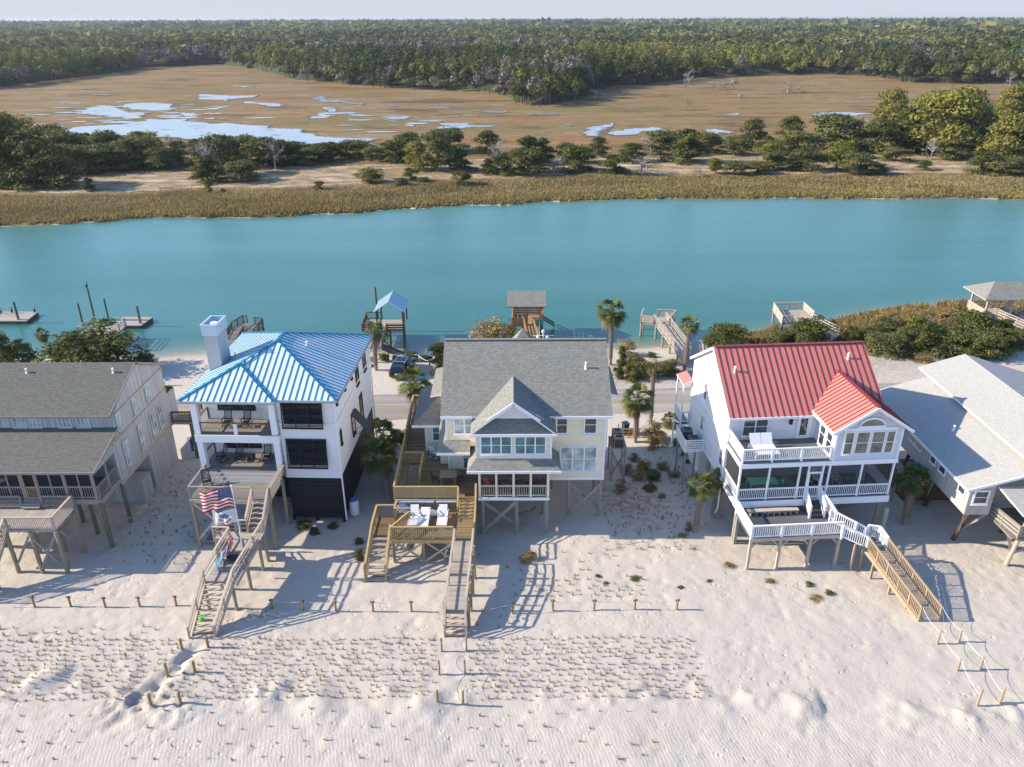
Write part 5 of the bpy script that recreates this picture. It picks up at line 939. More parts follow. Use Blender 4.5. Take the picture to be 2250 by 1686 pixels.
row1 = [Vector((row1[0].x-2.9, row1[0].y, 0)), *row1]; row2 = [G(3, x, y) for x, y in ((862,1222),(1133,1233),(1415,1237),(1737,1240))] + [G(16, 1778, 185), Vector((-3.95, 39.0, 0))]
row3 = [G(17, x, y) for x, y in ((2,390),(176,378),(355,377),(530,376),(711,376))]
grp = 'short wooden posts of the dune rope fence'
for k, p in enumerate(row1[1:]): fence_post(p, 'short wooden post of the dune rope fence left of the long weathered steps', grp + ', left run')
for k, p in enumerate(row2[:-1]): fence_post(p, 'short wooden post of the rope fence between the two beach boardwalks', grp + ', middle run')
for k, p in enumerate(row3): fence_post(p, 'short wooden post of the rope fence right of the straight pale boardwalk', grp + ', right run', h=.9)
rope(row1, 'thin rope sagging between the posts left of the long weathered steps', ROPE); rope(row2, 'thin rope sagging between the posts from one boardwalk to the next', ROPE); rope([Vector((-2.8, 38.9, 0))] + row3, 'thin rope sagging between the posts right of the straight pale boardwalk', ROPE)
pA = [(G(3, 85, 1585), G(3, 310, 1565)), (G(16, 725, 463), G(16, 845, 455)), (G(16, 655, 598), G(16, 783, 590))]
for k, (a, b) in enumerate(pA):
    for s, p in (('left', a), ('right', b)): fence_post(p, ['wooden post on the %s just below the long weathered steps', 'wooden post on the %s midway down the sunken sand path', 'wooden post on the %s by the dug sand, end of the sunken path'][k] % s, 'posts of the sand paths', h=1.0, r=.09, cap=False)
pB = [(G(16, 1908, 360), G(16, 2015, 357)), (G(16, 1898, 458), G(16, 2008, 456)), (G(16, 1890, 588), G(16, 2001, 590))]
for k, (a, b) in enumerate(pB):
    for s, p in (('left', a), ('right', b)): fence_post(p, ['slim post on the %s nearest the straight boardwalk steps', 'slim post on the %s in the second pair below the straight boardwalk', 'knotted slim post on the %s, last pair below the straight boardwalk'][k] % s, 'posts of the sand paths', h=1.1, r=.07, cap=False)
pC = [(G(17, 1836, 522), G(17, 1927, 516)), (G(17, 1922, 640), G(17, 2019, 634)), (G(17, 2006, 795), G(17, 2103, 788))]
for k, (a, b) in enumerate(pC):
    for s, p in (('left', a), ('right', b)): fence_post(p, ['pale yellow post on the %s nearest the yellow boardwalk end', 'pale yellow post on the %s, middle pair below the yellow boardwalk', 'tall pale yellow post on the %s, last pair below the yellow boardwalk'][k] % s, 'posts of the sand paths', h=.95 if k < 2 else 1.35, r=.07, cap=False, mt=WNEW)
for j, s in ((0, 'left'), (1, 'right')):
    rope([Vector((-4.25 + 1.4*j, 37.4, 0))] + [q[j] for q in pB], 'rope along the %s side of the path below the straight boardwalk' % s, ROPE, .011, .3, .9)
    rope([Vector((25.98 + 1.27*j, 38.65, .2))] + [q[j] for q in pC], 'white rope along the %s side of the path below the yellow boardwalk' % s, ROPEW, .012, .22, .95)
# ================================================================ DOCKS
def quad(c, pts, z): return [G(c, x, y, z) for x, y in pts]
def dock(name, label, O, floors, rails_, piles, mt_f=DKGREY, mt_r=WGREY, mt_p=WDARK, style='two', brac=(), cat='dock', ph=None):
    D = thing(name, label, cat, (O[0], O[1], WZ)); o = Vector((O[0], O[1], WZ))
    for fi, f in enumerate(floors): MB().prism([Vector(p)-o-Vector((0, 0, .013*fi)) for p in f], (0, 0, -.2)).build('deck_floor', mt_f, D)
    for r_ in rails_:
        st = style
        if isinstance(r_, tuple): r_, st = r_
        rail([Vector(p)-o for p in r_], .95, st, cap=.13, post=1.6, sp=.2, pw=.1).build('railing', mt_r, D, uv=False)
    for p in piles:
        top = p[2] if len(p) > 2 else 1.1
        MB().cyl((p[0]-o.x, p[1]-o.y, -2.2), (p[0]-o.x, p[1]-o.y, top-o.z), .14, .13, 8).build('pile', mt_p, D, uv=False)
    for a, b in brac: MB().beam(Vector(a)-o, Vector(b)-o, .05, .14).build('brace', mt_p, D, uv=False)
    return D, o
def inset(q, k=.06): c = sum(q, Vector())/len(q); return [p.lerp(c, k) for p in q]
def floating(q, name, label, posts_, cat='floating dock'):
    O = q[0]; D = thing(name, label, cat, (O.x, O.y, WZ)); o = Vector((O.x, O.y, WZ))
    MB().prism([p-o for p in q], (0, 0, -.1)).build('deck_floor', DKPALE, D); MB().prism([p-o-Vector((0, 0, .1)) for p in inset(q, .01)], (0, 0, -.35)).build('float', WDARK, D, uv=False)
    for (x, y), h in posts_: MB().cyl((x-o.x, y-o.y, -2), (x-o.x, y-o.y, h-o.z), .17, .15, 8).build('mooring_pile', WGREEN, D, uv=False)
    return D
z = -.35
qa = quad(11, [(-60, 292), (160, 292), (232, 235), (-60, 235)], z); pa_ = G(11, 112, 283, z)
DA = floating(qa, 'floating_dock', 'floating dock with one tall pile at the far left edge of the photo', [((pa_.x, pa_.y), 2.1)])
oA = Vector((qa[0].x, qa[0].y, WZ)); rail([G(11, 5, 262, z)-oA, G(11, 75, 240, z)-oA], .8, 'cable', pw=.05, cap=.06).build('railing', MC['grey_metal'], DA, uv=False)
qb = quad(11, [(690, 318), (855, 320), (928, 268), (745, 265)], z); pb_ = G(11, 853, 305, z)
floating(qb, 'floating_dock', 'floating dock beside the square platform, behind the big dark cedar', [((pb_.x, pb_.y), 2.0)])
def four_sides(q, gap=None): return [q[0], q[1], q[2], q[3], q[0]]
# square railed platform, left
z = 1.0; q = quad(11, [(478, 372), (690, 388), (765, 318), (570, 312)], z)
D, o = dock('pier_platform', 'square weathered platform with railings and mooring piles behind the big cedar', (q[0].x, q[0].y), [q], [([q[1], q[2]], 'two'), ([q[0], q[3]], 'two'), ([q[3], q[3].lerp(q[2], .35)], 'two'), ([q[3].lerp(q[2], .6), q[2]], 'two'), ([q[0], q[0].lerp(q[1], .4)], 'two'), ([q[0].lerp(q[1], .65), q[1]], 'two')],
    [(p.x, p.y, 1) for p in inset(q, .05)] + [(v.x, v.y, h) for v, h in ((G(11, 500, 300, 0), 2.6), (G(11, 575, 280, -.3), 3.9), (G(11, 660, 285, -.3), 2.6))], DKPALE, WGREY, WGREEN)
MB().prism([G(11, 560, 350, 1)-o, G(11, 640, 355, 1)-o, G(11, 560, 440, .3)-o, G(11, 480, 440, .3)-o], (0, 0, -.15)).build('gangway', DKPALE, D)
# dock behind the chimney
q = quad(11, [(1410, 345), (1545, 385), (1600, 318), (1480, 300)], z)
D, o = dock('pier_platform', 'dark weathered pier platform with walkway seen right behind the chimney', (q[0].x, q[0].y), [q, quad(11, [(1300, 520), (1400, 520), (1480, 362), (1410, 340)], z)],
    [([q[1], q[2]], 'bal'), ([q[2], q[2].lerp(q[3], .4)], 'bal'), ([q[3], q[2].lerp(q[3], .8)], 'bal'), ([q[0], q[3]], 'bal'), ([q[1], q[0].lerp(q[1], .55)], 'bal'), ([G(11, 1300, 520, z), G(11, 1410, 345, z)], 'bal'), ([G(11, 1395, 525, z), G(11, 1483, 368, z)], 'bal')], [(p.x, p.y, 1) for p in inset(q, .04)], DKGREY, WDARK)
MB().prism([G(11, 1560, 385, .9)-o, G(11, 1590, 350, .9)-o, G(11, 1615, 355, .9)-o, G(11, 1590, 390, .9)-o], (0, 0, -.1)).build('bench_shelf', DKPALE, D)
def gable_roof(D, o, x0, x1, y0, y1, ze, zr, mts, axis='y', sm=None, th=.1):
    g = MB(); cx, cy = (x0+x1)/2, (y0+y1)/2
    if axis == 'y': PL = [([(x0, y0, ze), (cx, y0, zr), (cx, y1, zr), (x0, y1, ze)], (1, 0, .5)), ([(x1, y1, ze), (cx, y1, zr), (cx, y0, zr), (x1, y0, ze)], (-1, 0, .5))]
    elif axis == 'x': PL = [([(x0, y0, ze), (x1, y0, ze), (x1, cy, zr), (x0, cy, zr)], (0, 1, .5)), ([(x1, y1, ze), (x0, y1, ze), (x0, cy, zr), (x1, cy, zr)], (0, -1, .5))]
    else:
        k = min(x1-x0, y1-y0)*.42; PL = [([(x0, y0, ze), (x1, y0, ze), (x1-k, cy, zr), (x0+k, cy, zr)], (0, 1, .4)), ([(x1, y1, ze), (x0, y1, ze), (x0+k, cy, zr), (x1-k, cy, zr)], (0, -1, .4)), ([(x0, y1, ze), (x0, y0, ze), (x0+k, cy, zr)], (1, 0, .4)), ([(x1, y0, ze), (x1, y1, ze), (x1-k, cy, zr)], (-1, 0, .4))]
    PL = [([Vector(p)-o for p in pl], d) for pl, d in PL]; s = MB()
    for pl, d in PL:
        g.roof(pl, th)
        if sm: seams(s, pl, d, .45, .04, .04)
    r_ = g.build('roof', mts, D)
    if sm: s.build('seams', sm, r_, uv=False)
    return r_
# pier with the blue gazebo
z = 1.3; q = quad(12, [(45, 300), (300, 300), (300, 225), (75, 225)], z); gz = [p.copy() for p in quad(12, [(190, 262), (290, 262), (300, 205), (215, 205)], z)]
D, o = dock('gazebo_pier', 'pier with a small blue metal-roofed gazebo and dark brown railings', (q[0].x, q[0].y), [q, quad(12, [(85, 395), (165, 395), (190, 290), (120, 290)], z)],
    [([q[0], q[0].lerp(q[1], .28)], 'wide'), ([q[0].lerp(q[1], .6), q[1]], 'wide'), ([q[1], q[2]], 'bal'), ([q[0], q[3]], 'bal'), ([q[3], q[3].lerp(q[2], .4)], 'bal'), ([G(12, 85, 395, z), G(12, 118, 295, z)], 'wide'), ([G(12, 168, 395, z), G(12, 195, 295, z)], 'wide')],
    [(p.x, p.y, z) for p in inset(q, .04)] + [(p.x, p.y, z) for p in (q[0].lerp(q[1], .33), q[0].lerp(q[1], .66), q[2].lerp(q[3], .5))] + [(G(12, 140, 262, 0).x, G(12, 140, 262, 0).y, 5.0)], DKPALE, WDARK, WDARK,
    brac=[(q[0].lerp(q[1], .35) - Vector((0, 0, .4)), q[0].lerp(q[1], .65) - Vector((0, 0, 2))), (q[0].lerp(q[1], .65) - Vector((0, 0, .4)), q[0].lerp(q[1], .35) - Vector((0, 0, 2)))])
gx0, gx1 = q[1].x-3.6, q[1].x+.1; gy0, gy1 = q[1].y+.5, q[2].y+.3
for x in (gx0+.3, gx1-.3):
    for y in (gy0+.3, gy1-.3): MB().box(x-.08-o.x, y-.08-o.y, z-o.z, x+.08-o.x, y+.08-o.y, z+2.3-o.z).build('roof_post', WDARK, D, uv=False)
gable_roof(D, o, gx0, gx1, gy0, gy1, z+2.3, z+3.6, [METB, WHITE], 'y', SEAMB)
mb = MB(); st = [G(25, 370, 330, .9)-o, G(25, 360, 410, .9)-o, G(25, 800, 500, -.6)-o, G(25, 700, 570, -.6)-o]; flight(mb, st[0], st[1], st[2], st[3], 9); mb.build('stairs', DKGREY, D, uv=False); rail([st[0], st[2]], .9, 'cable', post=3, pw=.06, cap=.05).build('railing', MC['grey_metal'], D, uv=False)
# brown gazebo
z = 1.3; q = quad(12, [(955, 262), (1135, 262), (1140, 195), (960, 195)], z)
D, o = dock('gazebo_pier', 'pier with a brown timber gazebo under a grey shingle roof', (q[0].x, q[0].y), [q, quad(12, [(1055, 395), (1120, 395), (1078, 250), (1022, 250)], z)],
    [([q[0], q[0].lerp(q[1], .33)], 'wide'), ([q[0].lerp(q[1], .72), q[1]], 'wide'), ([q[1], q[2]], 'wide'), ([q[0], q[3]], 'wide'), ([q[3], q[2]], 'wide'), ([G(12, 1055, 395, z), G(12, 1022, 255, z)], 'bars'), ([G(12, 1122, 395, z), G(12, 1080, 255, z)], 'bars')], [(p.x, p.y, z) for p in inset(q, .04)] + [(p.x, p.y, z) for p in (q[0].lerp(q[1], .35), q[0].lerp(q[1], .7))], boards('brown_deck', (.38, .26, .15), .14, 'v', .1, .4), plain('brown_timber', (.36, .22, .1), .8, var=.25), WDARK)
for i, j in ((0, 0), (1, 0), (0, 1), (1, 1), (.45, 0)):
    x = q[0].x+.2+(q[1].x-q[0].x-.4)*i; y = q[0].y+.1+(q[3].y-q[0].y-.2)*j; MB().box(x-.1-o.x, y-.1-o.y, z-o.z, x+.1-o.x, y+.1-o.y, z+2.5-o.z).build('roof_post', MC['brown_timber'], D, uv=False)
gable_roof(D, o, q[0].x-.6, q[1].x+.5, q[0].y-.4, q[2].y+.7, z+2.5, z+3.7, [SHG, WDARK], 'x')
mb = MB(); a = G(12, 1135, 205, z); b_ = G(12, 1210, 250, -.6); mb.beam(a-o, b_-o, .1, .2); mb.beam(a-o+Vector((0, -1, 0)), b_-o+Vector((0, -1, 0)), .1, .2); mb.build('ladder', WDARK, D, uv=False)
# grey T-shaped pier
z = 1.0; q = quad(12, [(1735, 245), (1905, 265), (1945, 215), (1750, 205)], z); ww = quad(12, [(1990, 480), (2040, 430), (1885, 225), (1815, 240)], z)
D, o = dock('pier_platform', 'pale grey pier with benches and a long walkway, between yellow and red-roofed houses', (q[0].x, q[0].y), [q, ww], [([q[0], q[3]], 'wide'), ([q[3].lerp(q[2], .45), q[2]], 'wide'), ([q[2], q[1]], 'wide'), ([q[0], q[0].lerp(q[1], .45)], 'wide'), ([ww[0], ww[3]], 'two'), ([ww[1], ww[2]], 'two')],
    [(p.x, p.y, z) for p in inset(q, .05)] + [(p.x, p.y, z) for t in (.15, .4, .65, .9) for p in (ww[0].lerp(ww[3], t), ww[1].lerp(ww[2], t))], DKPALE, WPALE, WGREY)
# grey square pier behind the red roof
z = 1.1; q = quad(13, [(845, 240), (1000, 235), (1040, 188), (805, 155)], z); ww = quad(13, [(1135, 325), (1175, 295), (1010, 210), (960, 225)], z)
q = quad(13, [(860, 232), (1035, 205), (975, 150), (810, 155)], z)
D, o = dock('pier_platform', 'pale grey square pier with bench rails behind the red roof', (q[0].x, q[0].y), [q, ww], [([q[0], q[3]], 'wide'), ([q[3], q[2]], 'two'), ([q[2], q[1]], 'wide'), ([q[0], q[0].lerp(q[1], .3)], 'two'), ([ww[0], ww[3]], 'two'), ([ww[1], ww[2]], 'two')], [(p.x, p.y, z) for p in inset(q, .05)], DKPALE, WPALE, WGREY)
MB().prism([G(13, 850, 262, -.3)-o, G(13, 915, 285, -.3)-o, G(13, 925, 268, -.3)-o, G(13, 862, 246, -.3)-o], (0, 0, -.3)).build('float', WPALE, D)
# right gazebo
z = 1.4; q = quad(13, [(1985, 195), (2140, 195), (2125, 140), (1895, 140)], z); ww = quad(13, [(2300, 300), (2340, 265), (2110, 160), (2040, 185)], z)
D, o = dock('gazebo_pier', 'grey-roofed hip gazebo pier with walkway at the right edge of the photo', (q[0].x, q[0].y), [q, ww], [([q[3], q[0]], 'wide'), ([q[3], q[2]], 'two'), ([ww[0], ww[3]], 'two'), ([ww[1], ww[2]], 'two')], [(p.x, p.y, z) for p in inset(q, .05)] + [(p.x, p.y, z) for t in (.3, .7) for p in (ww[0].lerp(ww[3], t), ww[1].lerp(ww[2], t))], DKPALE, WPALE, WGREY)
for p in inset(q, .1): MB().box(p.x-.1-o.x, p.y-.1-o.y, z-o.z, p.x+.1-o.x, p.y+.1-o.y, z+2.5-o.z).build('roof_post', WPALE, D, uv=False)
xs_ = [p.x for p in q]; gable_roof(D, o, min(xs_)-.7, max(xs_)+1.4, q[0].y-.8, q[2].y+.9, z+2.5, z+4.0, [SHG, WPALE], 'hip')
# ================================================================ TREES, SHRUBS, PALMS
def px_tree(c, x, y, w, h, k, size='f', label=None, group=None, z=0.0, cat='tree', name=None, var=None):
    p = G(c, x, y, z); dist = (p - Vector((0, 0, CAM_H))).length; s = CR[c][2]; W_ = w / s * dist / FPX * (1.05 if size == 'n' else 1.12); H_ = h / s * dist / FPX / (0.93 if size == 'n' else 1.04)
    return tree(k, size, (p.x, p.y, z - .1), W_, H_, label, group, cat, name, var)
T14 = [(20,795,200,250,'c'),(80,690,190,180,'p'),(80,805,110,90,'c'),(170,800,240,220,'c'),(130,735,160,150,'o'),(240,805,180,160,'c'),(385,820,60,55,'c'),(210,665,150,110,'c'),(300,705,180,130,'o'),(300,745,200,110,'o'),(420,735,190,100,'o'),(400,695,150,120,'c'),(480,705,170,130,'c'),(530,725,150,100,'o'),(590,720,180,120,'o'),(640,695,160,120,'p'),(600,655,120,80,'c'),(700,725,130,85,'o'),(760,705,90,125,'g'),(780,705,110,90,'o'),(870,725,140,130,'c'),(900,775,180,110,'c'),(905,762,130,170,'g'),(960,745,170,160,'o'),(1010,695,190,115,'c'),(1040,775,140,80,'o'),(1060,705,170,120,'o'),(1130,715,170,120,'c'),(1190,725,110,130,'g'),(1240,705,130,100,'c'),(1290,695,110,85,'c'),(1330,705,120,70,'o'),(1380,695,120,75,'c'),(1440,685,110,80,'c'),(1500,675,120,70,'c'),(1560,675,130,70,'o'),(1620,690,110,60,'o'),(1700,690,120,90,'o'),(1600,785,130,65,'p'),(1760,695,170,120,'c'),(1775,778,80,55,'c'),(1820,725,130,120,'p'),(1830,787,60,25,'o'),(1890,735,150,170,'o'),(1940,650,170,100,'c'),(1730,805,70,40,'o'),(2000,798,90,65,'c'),(1980,735,150,100,'c'),(2110,660,110,100,'c'),(2110,745,90,70,'c'),(2150,725,100,140,'g'),(905,828,35,45,'c'),(1380,822,50,42,'c'),(965,828,25,14,'o'),(2170,750,110,90,'c')]
T15 = [(60,705,170,130,'c'),(130,695,150,110,'c'),(70,745,190,110,'c'),(180,745,130,75,'g'),(290,735,170,110,'c'),(375,668,90,78,'c'),(240,695,110,80,'o'),(440,745,140,80,'c'),(560,745,150,75,'g'),(520,695,130,80,'c'),(600,665,120,85,'g'),(640,665,150,100,'o'),(760,695,200,150,'c'),(700,645,150,80,'o'),(850,655,130,80,'c'),(1030,645,120,125,'c'),(960,665,120,75,'o'),(1100,655,90,75,'c'),(1205,600,100,95,'c'),(1130,685,120,80,'p'),(1240,675,190,105,'o'),(1130,725,160,85,'c'),(1260,728,150,85,'c'),(880,742,70,60,'p'),(960,745,110,50,'o'),(1060,740,130,40,'o'),(805,758,70,35,'g'),(1380,645,220,145,'o'),(1480,645,70,150,'g'),(1400,725,170,110,'p'),(1490,745,150,85,'o'),(1570,655,170,130,'c'),(1570,745,110,35,'o'),(1640,560,130,155,'p'),(1700,645,210,185,'c'),(1850,665,260,260,'p'),(1790,605,170,190,'p'),(1950,645,190,180,'o'),(1780,728,60,35,'c'),(1900,685,150,85,'o'),(2070,605,160,130,'p'),(2110,695,200,180,'p'),(2150,505,150,120,'p'),(2190,705,160,180,'c'),(2020,745,110,85,'c'),(2110,750,150,60,'o'),(2200,745,100,60,'o'),(1660,695,120,55,'o'),(1810,685,70,85,'g')]
KN = {'c': 'dark green cedar', 'o': 'olive green tree', 'p': 'yellow-green pine', 'g': 'bare grey tree'}
for c, L in ((14, T14), (15, T15)):
    for x, y, w, h, k in L:
        zone = ('on the sandy island at the far left, across the creek' if x < 480 else 'in the island thicket left of the chimney, across the creek' if x < 1000 else 'in the island tree line left of centre, across the creek' if x < 1600 else 'in the island thicket above the yellow house, across the creek') if c == 14 else ('in the island thicket above the yellow house, across the creek' if x < 450 else 'in the island tree line beyond the creek, right of centre' if x < 1000 else 'in the island grove above the red roof' if x < 1520 else 'in the tall grove at the far right, across the creek')
        small = h < 60; lab = ('small ' if small else '') + KN[k] + ' ' + zone
        px_tree(c, x, y, w, h, k, 'f', lab, ('shrubs' if small else 'trees') + ' of one kind ' + zone[:40].strip(), cat='shrub' if small else 'tree')
# near shore shrubs
NEAR = [(1, 530, 290, 470, 225, 'c', 'big dark cedar behind the ridge of the weathered left house'), (1, 820, 268, 110, 85, 'c', 'small dark cedar right of the big one, by the left beach'), (1, 120, 260, 150, 130, 'c', 'dark cedar behind the left house roof, near the photo edge'), (1, 15, 270, 110, 170, 'c', 'dark cedar at the far left photo edge behind the left house'),
        (12, 505, 515, 130, 165, 'c', 'dark round cedar just left of the yellow house roof'), (12, 850, 400, 330, 170, 't', 'big brown feathery shrub behind the yellow house ridge'), (12, 960, 360, 90, 110, 't', 'brown feathery shrub beside the brown gazebo walkway'),
        (12, 340, 470, 90, 55, 'b', 'bright green shrub behind the dark car'), (12, 175, 475, 80, 48, 'b', 'low bright green shrub between the palm and the dark car'), (12, 245, 465, 45, 28, 'b', 'tiny lime green shrub behind the dark car'), (12, 425, 470, 60, 30, 'b', 'low green shrub at the water beside the rope post'),
        (12, 1700, 520, 190, 90, 'o', 'olive shrub patch beside the long grey pier, left part'), (12, 1800, 570, 200, 100, 't', 'tan grassy shrub patch by the road left of the red house'), (12, 1910, 555, 160, 90, 'o', 'olive shrub patch beside the long grey pier, right part'), (12, 1690, 590, 120, 90, 'o', 'low olive shrub right of the narrow dark cypress'), (12, 1800, 455, 60, 36, 'b', 'green shrub on the little beach by the long grey pier'), (12, 1640, 430, 160, 80, 't', 'thin brown bush at the water right of the tall palm'),
        (13, 535, 375, 230, 150, 'c', 'dark green cedar behind the left end of the red roof'), (13, 480, 370, 120, 80, 'c', 'low cedar left of the one behind the red roof'), (13, 840, 352, 150, 80, 'o', 'olive shrub left of the square pier walkway'), (13, 1000, 355, 230, 160, 'c', 'dense cedar in front of the square pier'), (13, 960, 350, 110, 100, 'g', 'bare grey bush in front of the square pier'), (13, 810, 282, 90, 50, 't', 'tan reed clump by the float of the square pier'),
        (13, 1240, 350, 90, 110, 'c', 'narrow cedar right of the square pier walkway'), (13, 1330, 340, 110, 100, 'o', 'olive shrub behind the right end of the red roof'), (13, 1440, 320, 160, 120, 'c', 'broad cedar right of the red roof, by the sandy road'), (13, 1420, 400, 190, 120, 'o', 'spreading olive bush in the right thicket, lower left part'), (13, 1640, 400, 170, 170, 'c', 'tall cedar in the middle of the right thicket'), (13, 1540, 370, 120, 110, 'o', 'olive bush between the cedars of the right thicket'), (13, 1760, 400, 200, 150, 'o', 'yellowish bush in the right thicket above the grey roof'), (13, 1720, 340, 120, 80, 'p', 'yellow-green bush at the back of the right thicket'),
        (13, 1900, 330, 260, 160, 'c', 'large dark cedar in front of the right gazebo'), (13, 1960, 410, 230, 120, 'o', 'olive bush above the pale roof ridge'), (13, 2090, 330, 150, 110, 'c', 'cedar below the right gazebo walkway'), (13, 2160, 370, 120, 100, 'o', 'olive bush at the right photo edge above the pale roof'), (13, 1480, 210, 130, 40, 't', 'low tan reeds along the right creek bank, left part'), (13, 1600, 220, 200, 60, 't', 'tall tan reeds along the right creek bank, middle part'), (13, 1760, 215, 210, 60, 't', 'tall tan reeds along the right creek bank near the gazebo'), (13, 1300, 280, 130, 50, 't', 'tan brush between the creek and the red roof'), (13, 1690, 265, 260, 70, 't', 'brown brush behind the right thicket'),
        (13, 1380, 380, 130, 90, 'b', 'bright green bush at the left foot of the right thicket'), (13, 1830, 380, 160, 120, 'c', 'dark cedar below the large one in front of the right gazebo'), (13, 2060, 390, 150, 120, 'p', 'yellow-green bush near the right photo edge above the pale roof'), (13, 1590, 300, 150, 110, 'p', 'yellow-green bush behind the tall cedar of the right thicket'), (13, 1900, 430, 140, 70, 'b', 'low bright bush at the sandy verge behind the pale roof'), (13, 1560, 420, 80, 40, 'b', 'low green weeds on the sandy verge right of the red roof'), (13, 1640, 440, 130, 40, 't', 'low tan weeds on the sandy verge by the pale roof'),
        (34, 570, 440, 300, 210, 't', 'golden brown bush behind the palm between yellow and red houses'), (34, 600, 560, 160, 140, 't', 'dark brown bush in the gap between yellow and red houses'), (34, 500, 800, 220, 130, 't', 'straggly brown bush in the shade by the yellow house'), (34, 600, 900, 190, 110, 'o', 'low olive weeds in the shaded sand gap'), (34, 830, 860, 160, 60, 't', 'dark low brown bush left of the red house stilts'), (34, 220, 1030, 150, 150, 't', 'dark brown bush against the yellow house stilts'), (34, 380, 690, 150, 90, 't', 'dry weeds beside the air conditioner stand'), (34, 950, 620, 100, 55, 'o', 'small dark shrub below the white air conditioner balcony'), (34, 975, 700, 70, 40, 'o', 'smallest dark shrub below the white air conditioner balcony'), (34, 880, 510, 130, 100, 'b', 'green shrub beside the red house balcony'), (34, 350, 380, 120, 70, 't', 'dry grass clump by the green timber bin rack'), (34, 680, 500, 200, 150, 't', 'tangled brown brush right of the golden bush, in the gap'), (34, 430, 900, 200, 120, 't', 'wide dead brown brush in the middle of the shaded gap'), (34, 700, 780, 170, 100, 't', 'grey-brown brush left of the dark low bush in the gap'), (34, 300, 820, 170, 100, 't', 'loose brown brush behind the air conditioner stand legs'), (34, 560, 1010, 170, 70, 'o', 'thin olive weeds at the lower end of the shaded gap'), (34, 690, 1100, 100, 60, 't', 'dry twigs on the shaded sand slope'), (34, 990, 1480, 90, 130, 't', 'dry brown fern clump at the foot of the left palm'), (34, 930, 1560, 120, 60, 't', 'sprawling dry weeds below the left palm of the red house'),
        (4, 345, 840, 110, 110, 'c', 'dark shrub at the yellow house deck, behind the twin palms'), (3, 1230, 560, 90, 70, 'c', 'small dark shrub in front of the black louvred base'), (3, 1620, 640, 90, 50, 'o', 'low olive weeds left of the deck steps'), (3, 1620, 780, 100, 110, 'o', 'olive grass clump left of the deck steps, nearer the beach'), (3, 1130, 500, 170, 45, 'o', 'low grass along the black louvred base'), (3, 1390, 500, 110, 40, 'o', 'low grass by the gas tank'),
        (17, 1110, 250, 45, 14, 't', 'small brown weed tuft on open sand below the sun deck'), (17, 1283, 265, 34, 16, 'b', 'small green weed on open sand below the sun deck'), (17, 1370, 302, 36, 18, 'b', 'small green weed right on the open sand near the boardwalk'), (17, 935, 186, 50, 20, 't', 'brown weed tuft left of the sun deck posts'), (17, 1320, 325, 70, 11, 't', 'sprawling brown weed on the open sand'), (17, 70, 155, 85, 38, 't', 'brown dune bush beside the shadow of the walkway'), (17, 368, 230, 26, 16, 'c', 'small green dune weed right of the walkway shadow'), (17, 535, 240, 50, 14, 'b', 'flat green dune weed above the rope fence'), (17, 728, 280, 34, 14, 'b', 'flat green dune weed right end above the rope fence'), (17, 405, 262, 30, 14, 'b', 'flat green dune weed nearest the rope fence'), (17, 853, 252, 30, 12, 'b', 'flat green dune weed left of the sun deck shadow'),
        (25, 170, 700, 110, 140, 't', 'tan ornamental grass beside the palm at the parking place'), (25, 1370, 960, 110, 220, 't', 'tall tan grass by the stone edge of the parking place'), (25, 180, 800, 90, 80, 'b', 'small green shrub at the foot of the parking place palm')]
for n_, (c, x, y, w, h, k, lab) in enumerate(NEAR):
    cedar = ('tree' if h > 120 and k in 'c' else 'shrub'); px_tree(c, x, y, w, h, k, 'n', lab, None, cat=cedar, name=None if cedar == 'tree' or k in 'bt' else 'shrub')
# dark twisted cypress right of the yellow house
px_tree(12, 1610, 585, 95, 215, 'c', 'n', 'narrow dark green cypress right of the tall palm', None, name='cypress_tree', var=1)
# driftwood and dead trees in the marsh
for x, y, w, h in ((760,378,60,80),(950,385,60,50),(860,388,40,40),(910,385,50,30),(360,425,50,40),(1190,398,50,45),(980,432,40,30),(750,443,40,25),(2150,370,40,50),(1250,398,40,20)): px_tree(15, x, y, w, h, 'g', 'f', 'bleached dead tree standing in the brown marsh', 'bleached dead trees in the marsh', name='dead_tree')
# ---- palms
def palm_mesh(seed, n=50, R_=1.0, droop=1.0):
    rs = random.Random(seed); V = []; F = []; C = []
    for k in range(n):
        az = rs.uniform(0, 2*pi); el = rs.uniform(-0.75, 1.35) if k > 6 else rs.uniform(-1.1, -0.5); L = R_*rs.uniform(.38, .55)
        d = Vector((cos(az)*cos(el), sin(az)*cos(el), sin(el))); e = d*L; e.z -= L*L*.15*droop; s = Vector((-sin(az), cos(az), 0)); upn = s.cross(d).normalized()
        dead = k <= 6; base = (.22, .17, .08) if dead else lerp3((.075, .105, .025), (.24, .26, .07), rs.random()**1.3)
        o = len(V); w = .02*R_; V += [tuple(-s*w), tuple(s*w), tuple(e+s*w*.6), tuple(e-s*w*.6)]; F.append((o, o+1, o+2, o+3)); C.append((.2, .22, .08))
        m = 18
        for j in range(m):
            a = (j/(m-1)-.5)*2.5; ld = (d*cos(a) + s*sin(a)); ll = R_*rs.uniform(.42, .6)*(1-.25*abs(a)/1.25); ww = .024*R_
            side = ld.cross(upn).normalized()*ww; mid = e + ld*ll*.55 + upn*(.05*R_) ; tip = e + ld*ll; tip.z -= ll*.45*droop*rs.uniform(.5, 1.4)
            o = len(V); V += [tuple(e), tuple(mid+side), tuple(tip), tuple(mid-side)]; F.append((o, o+1, o+2, o+3)); t_ = rs.uniform(.75, 1.25); C.append(tuple(b*t_ for b in base))
    return V, F, C
PM = {}
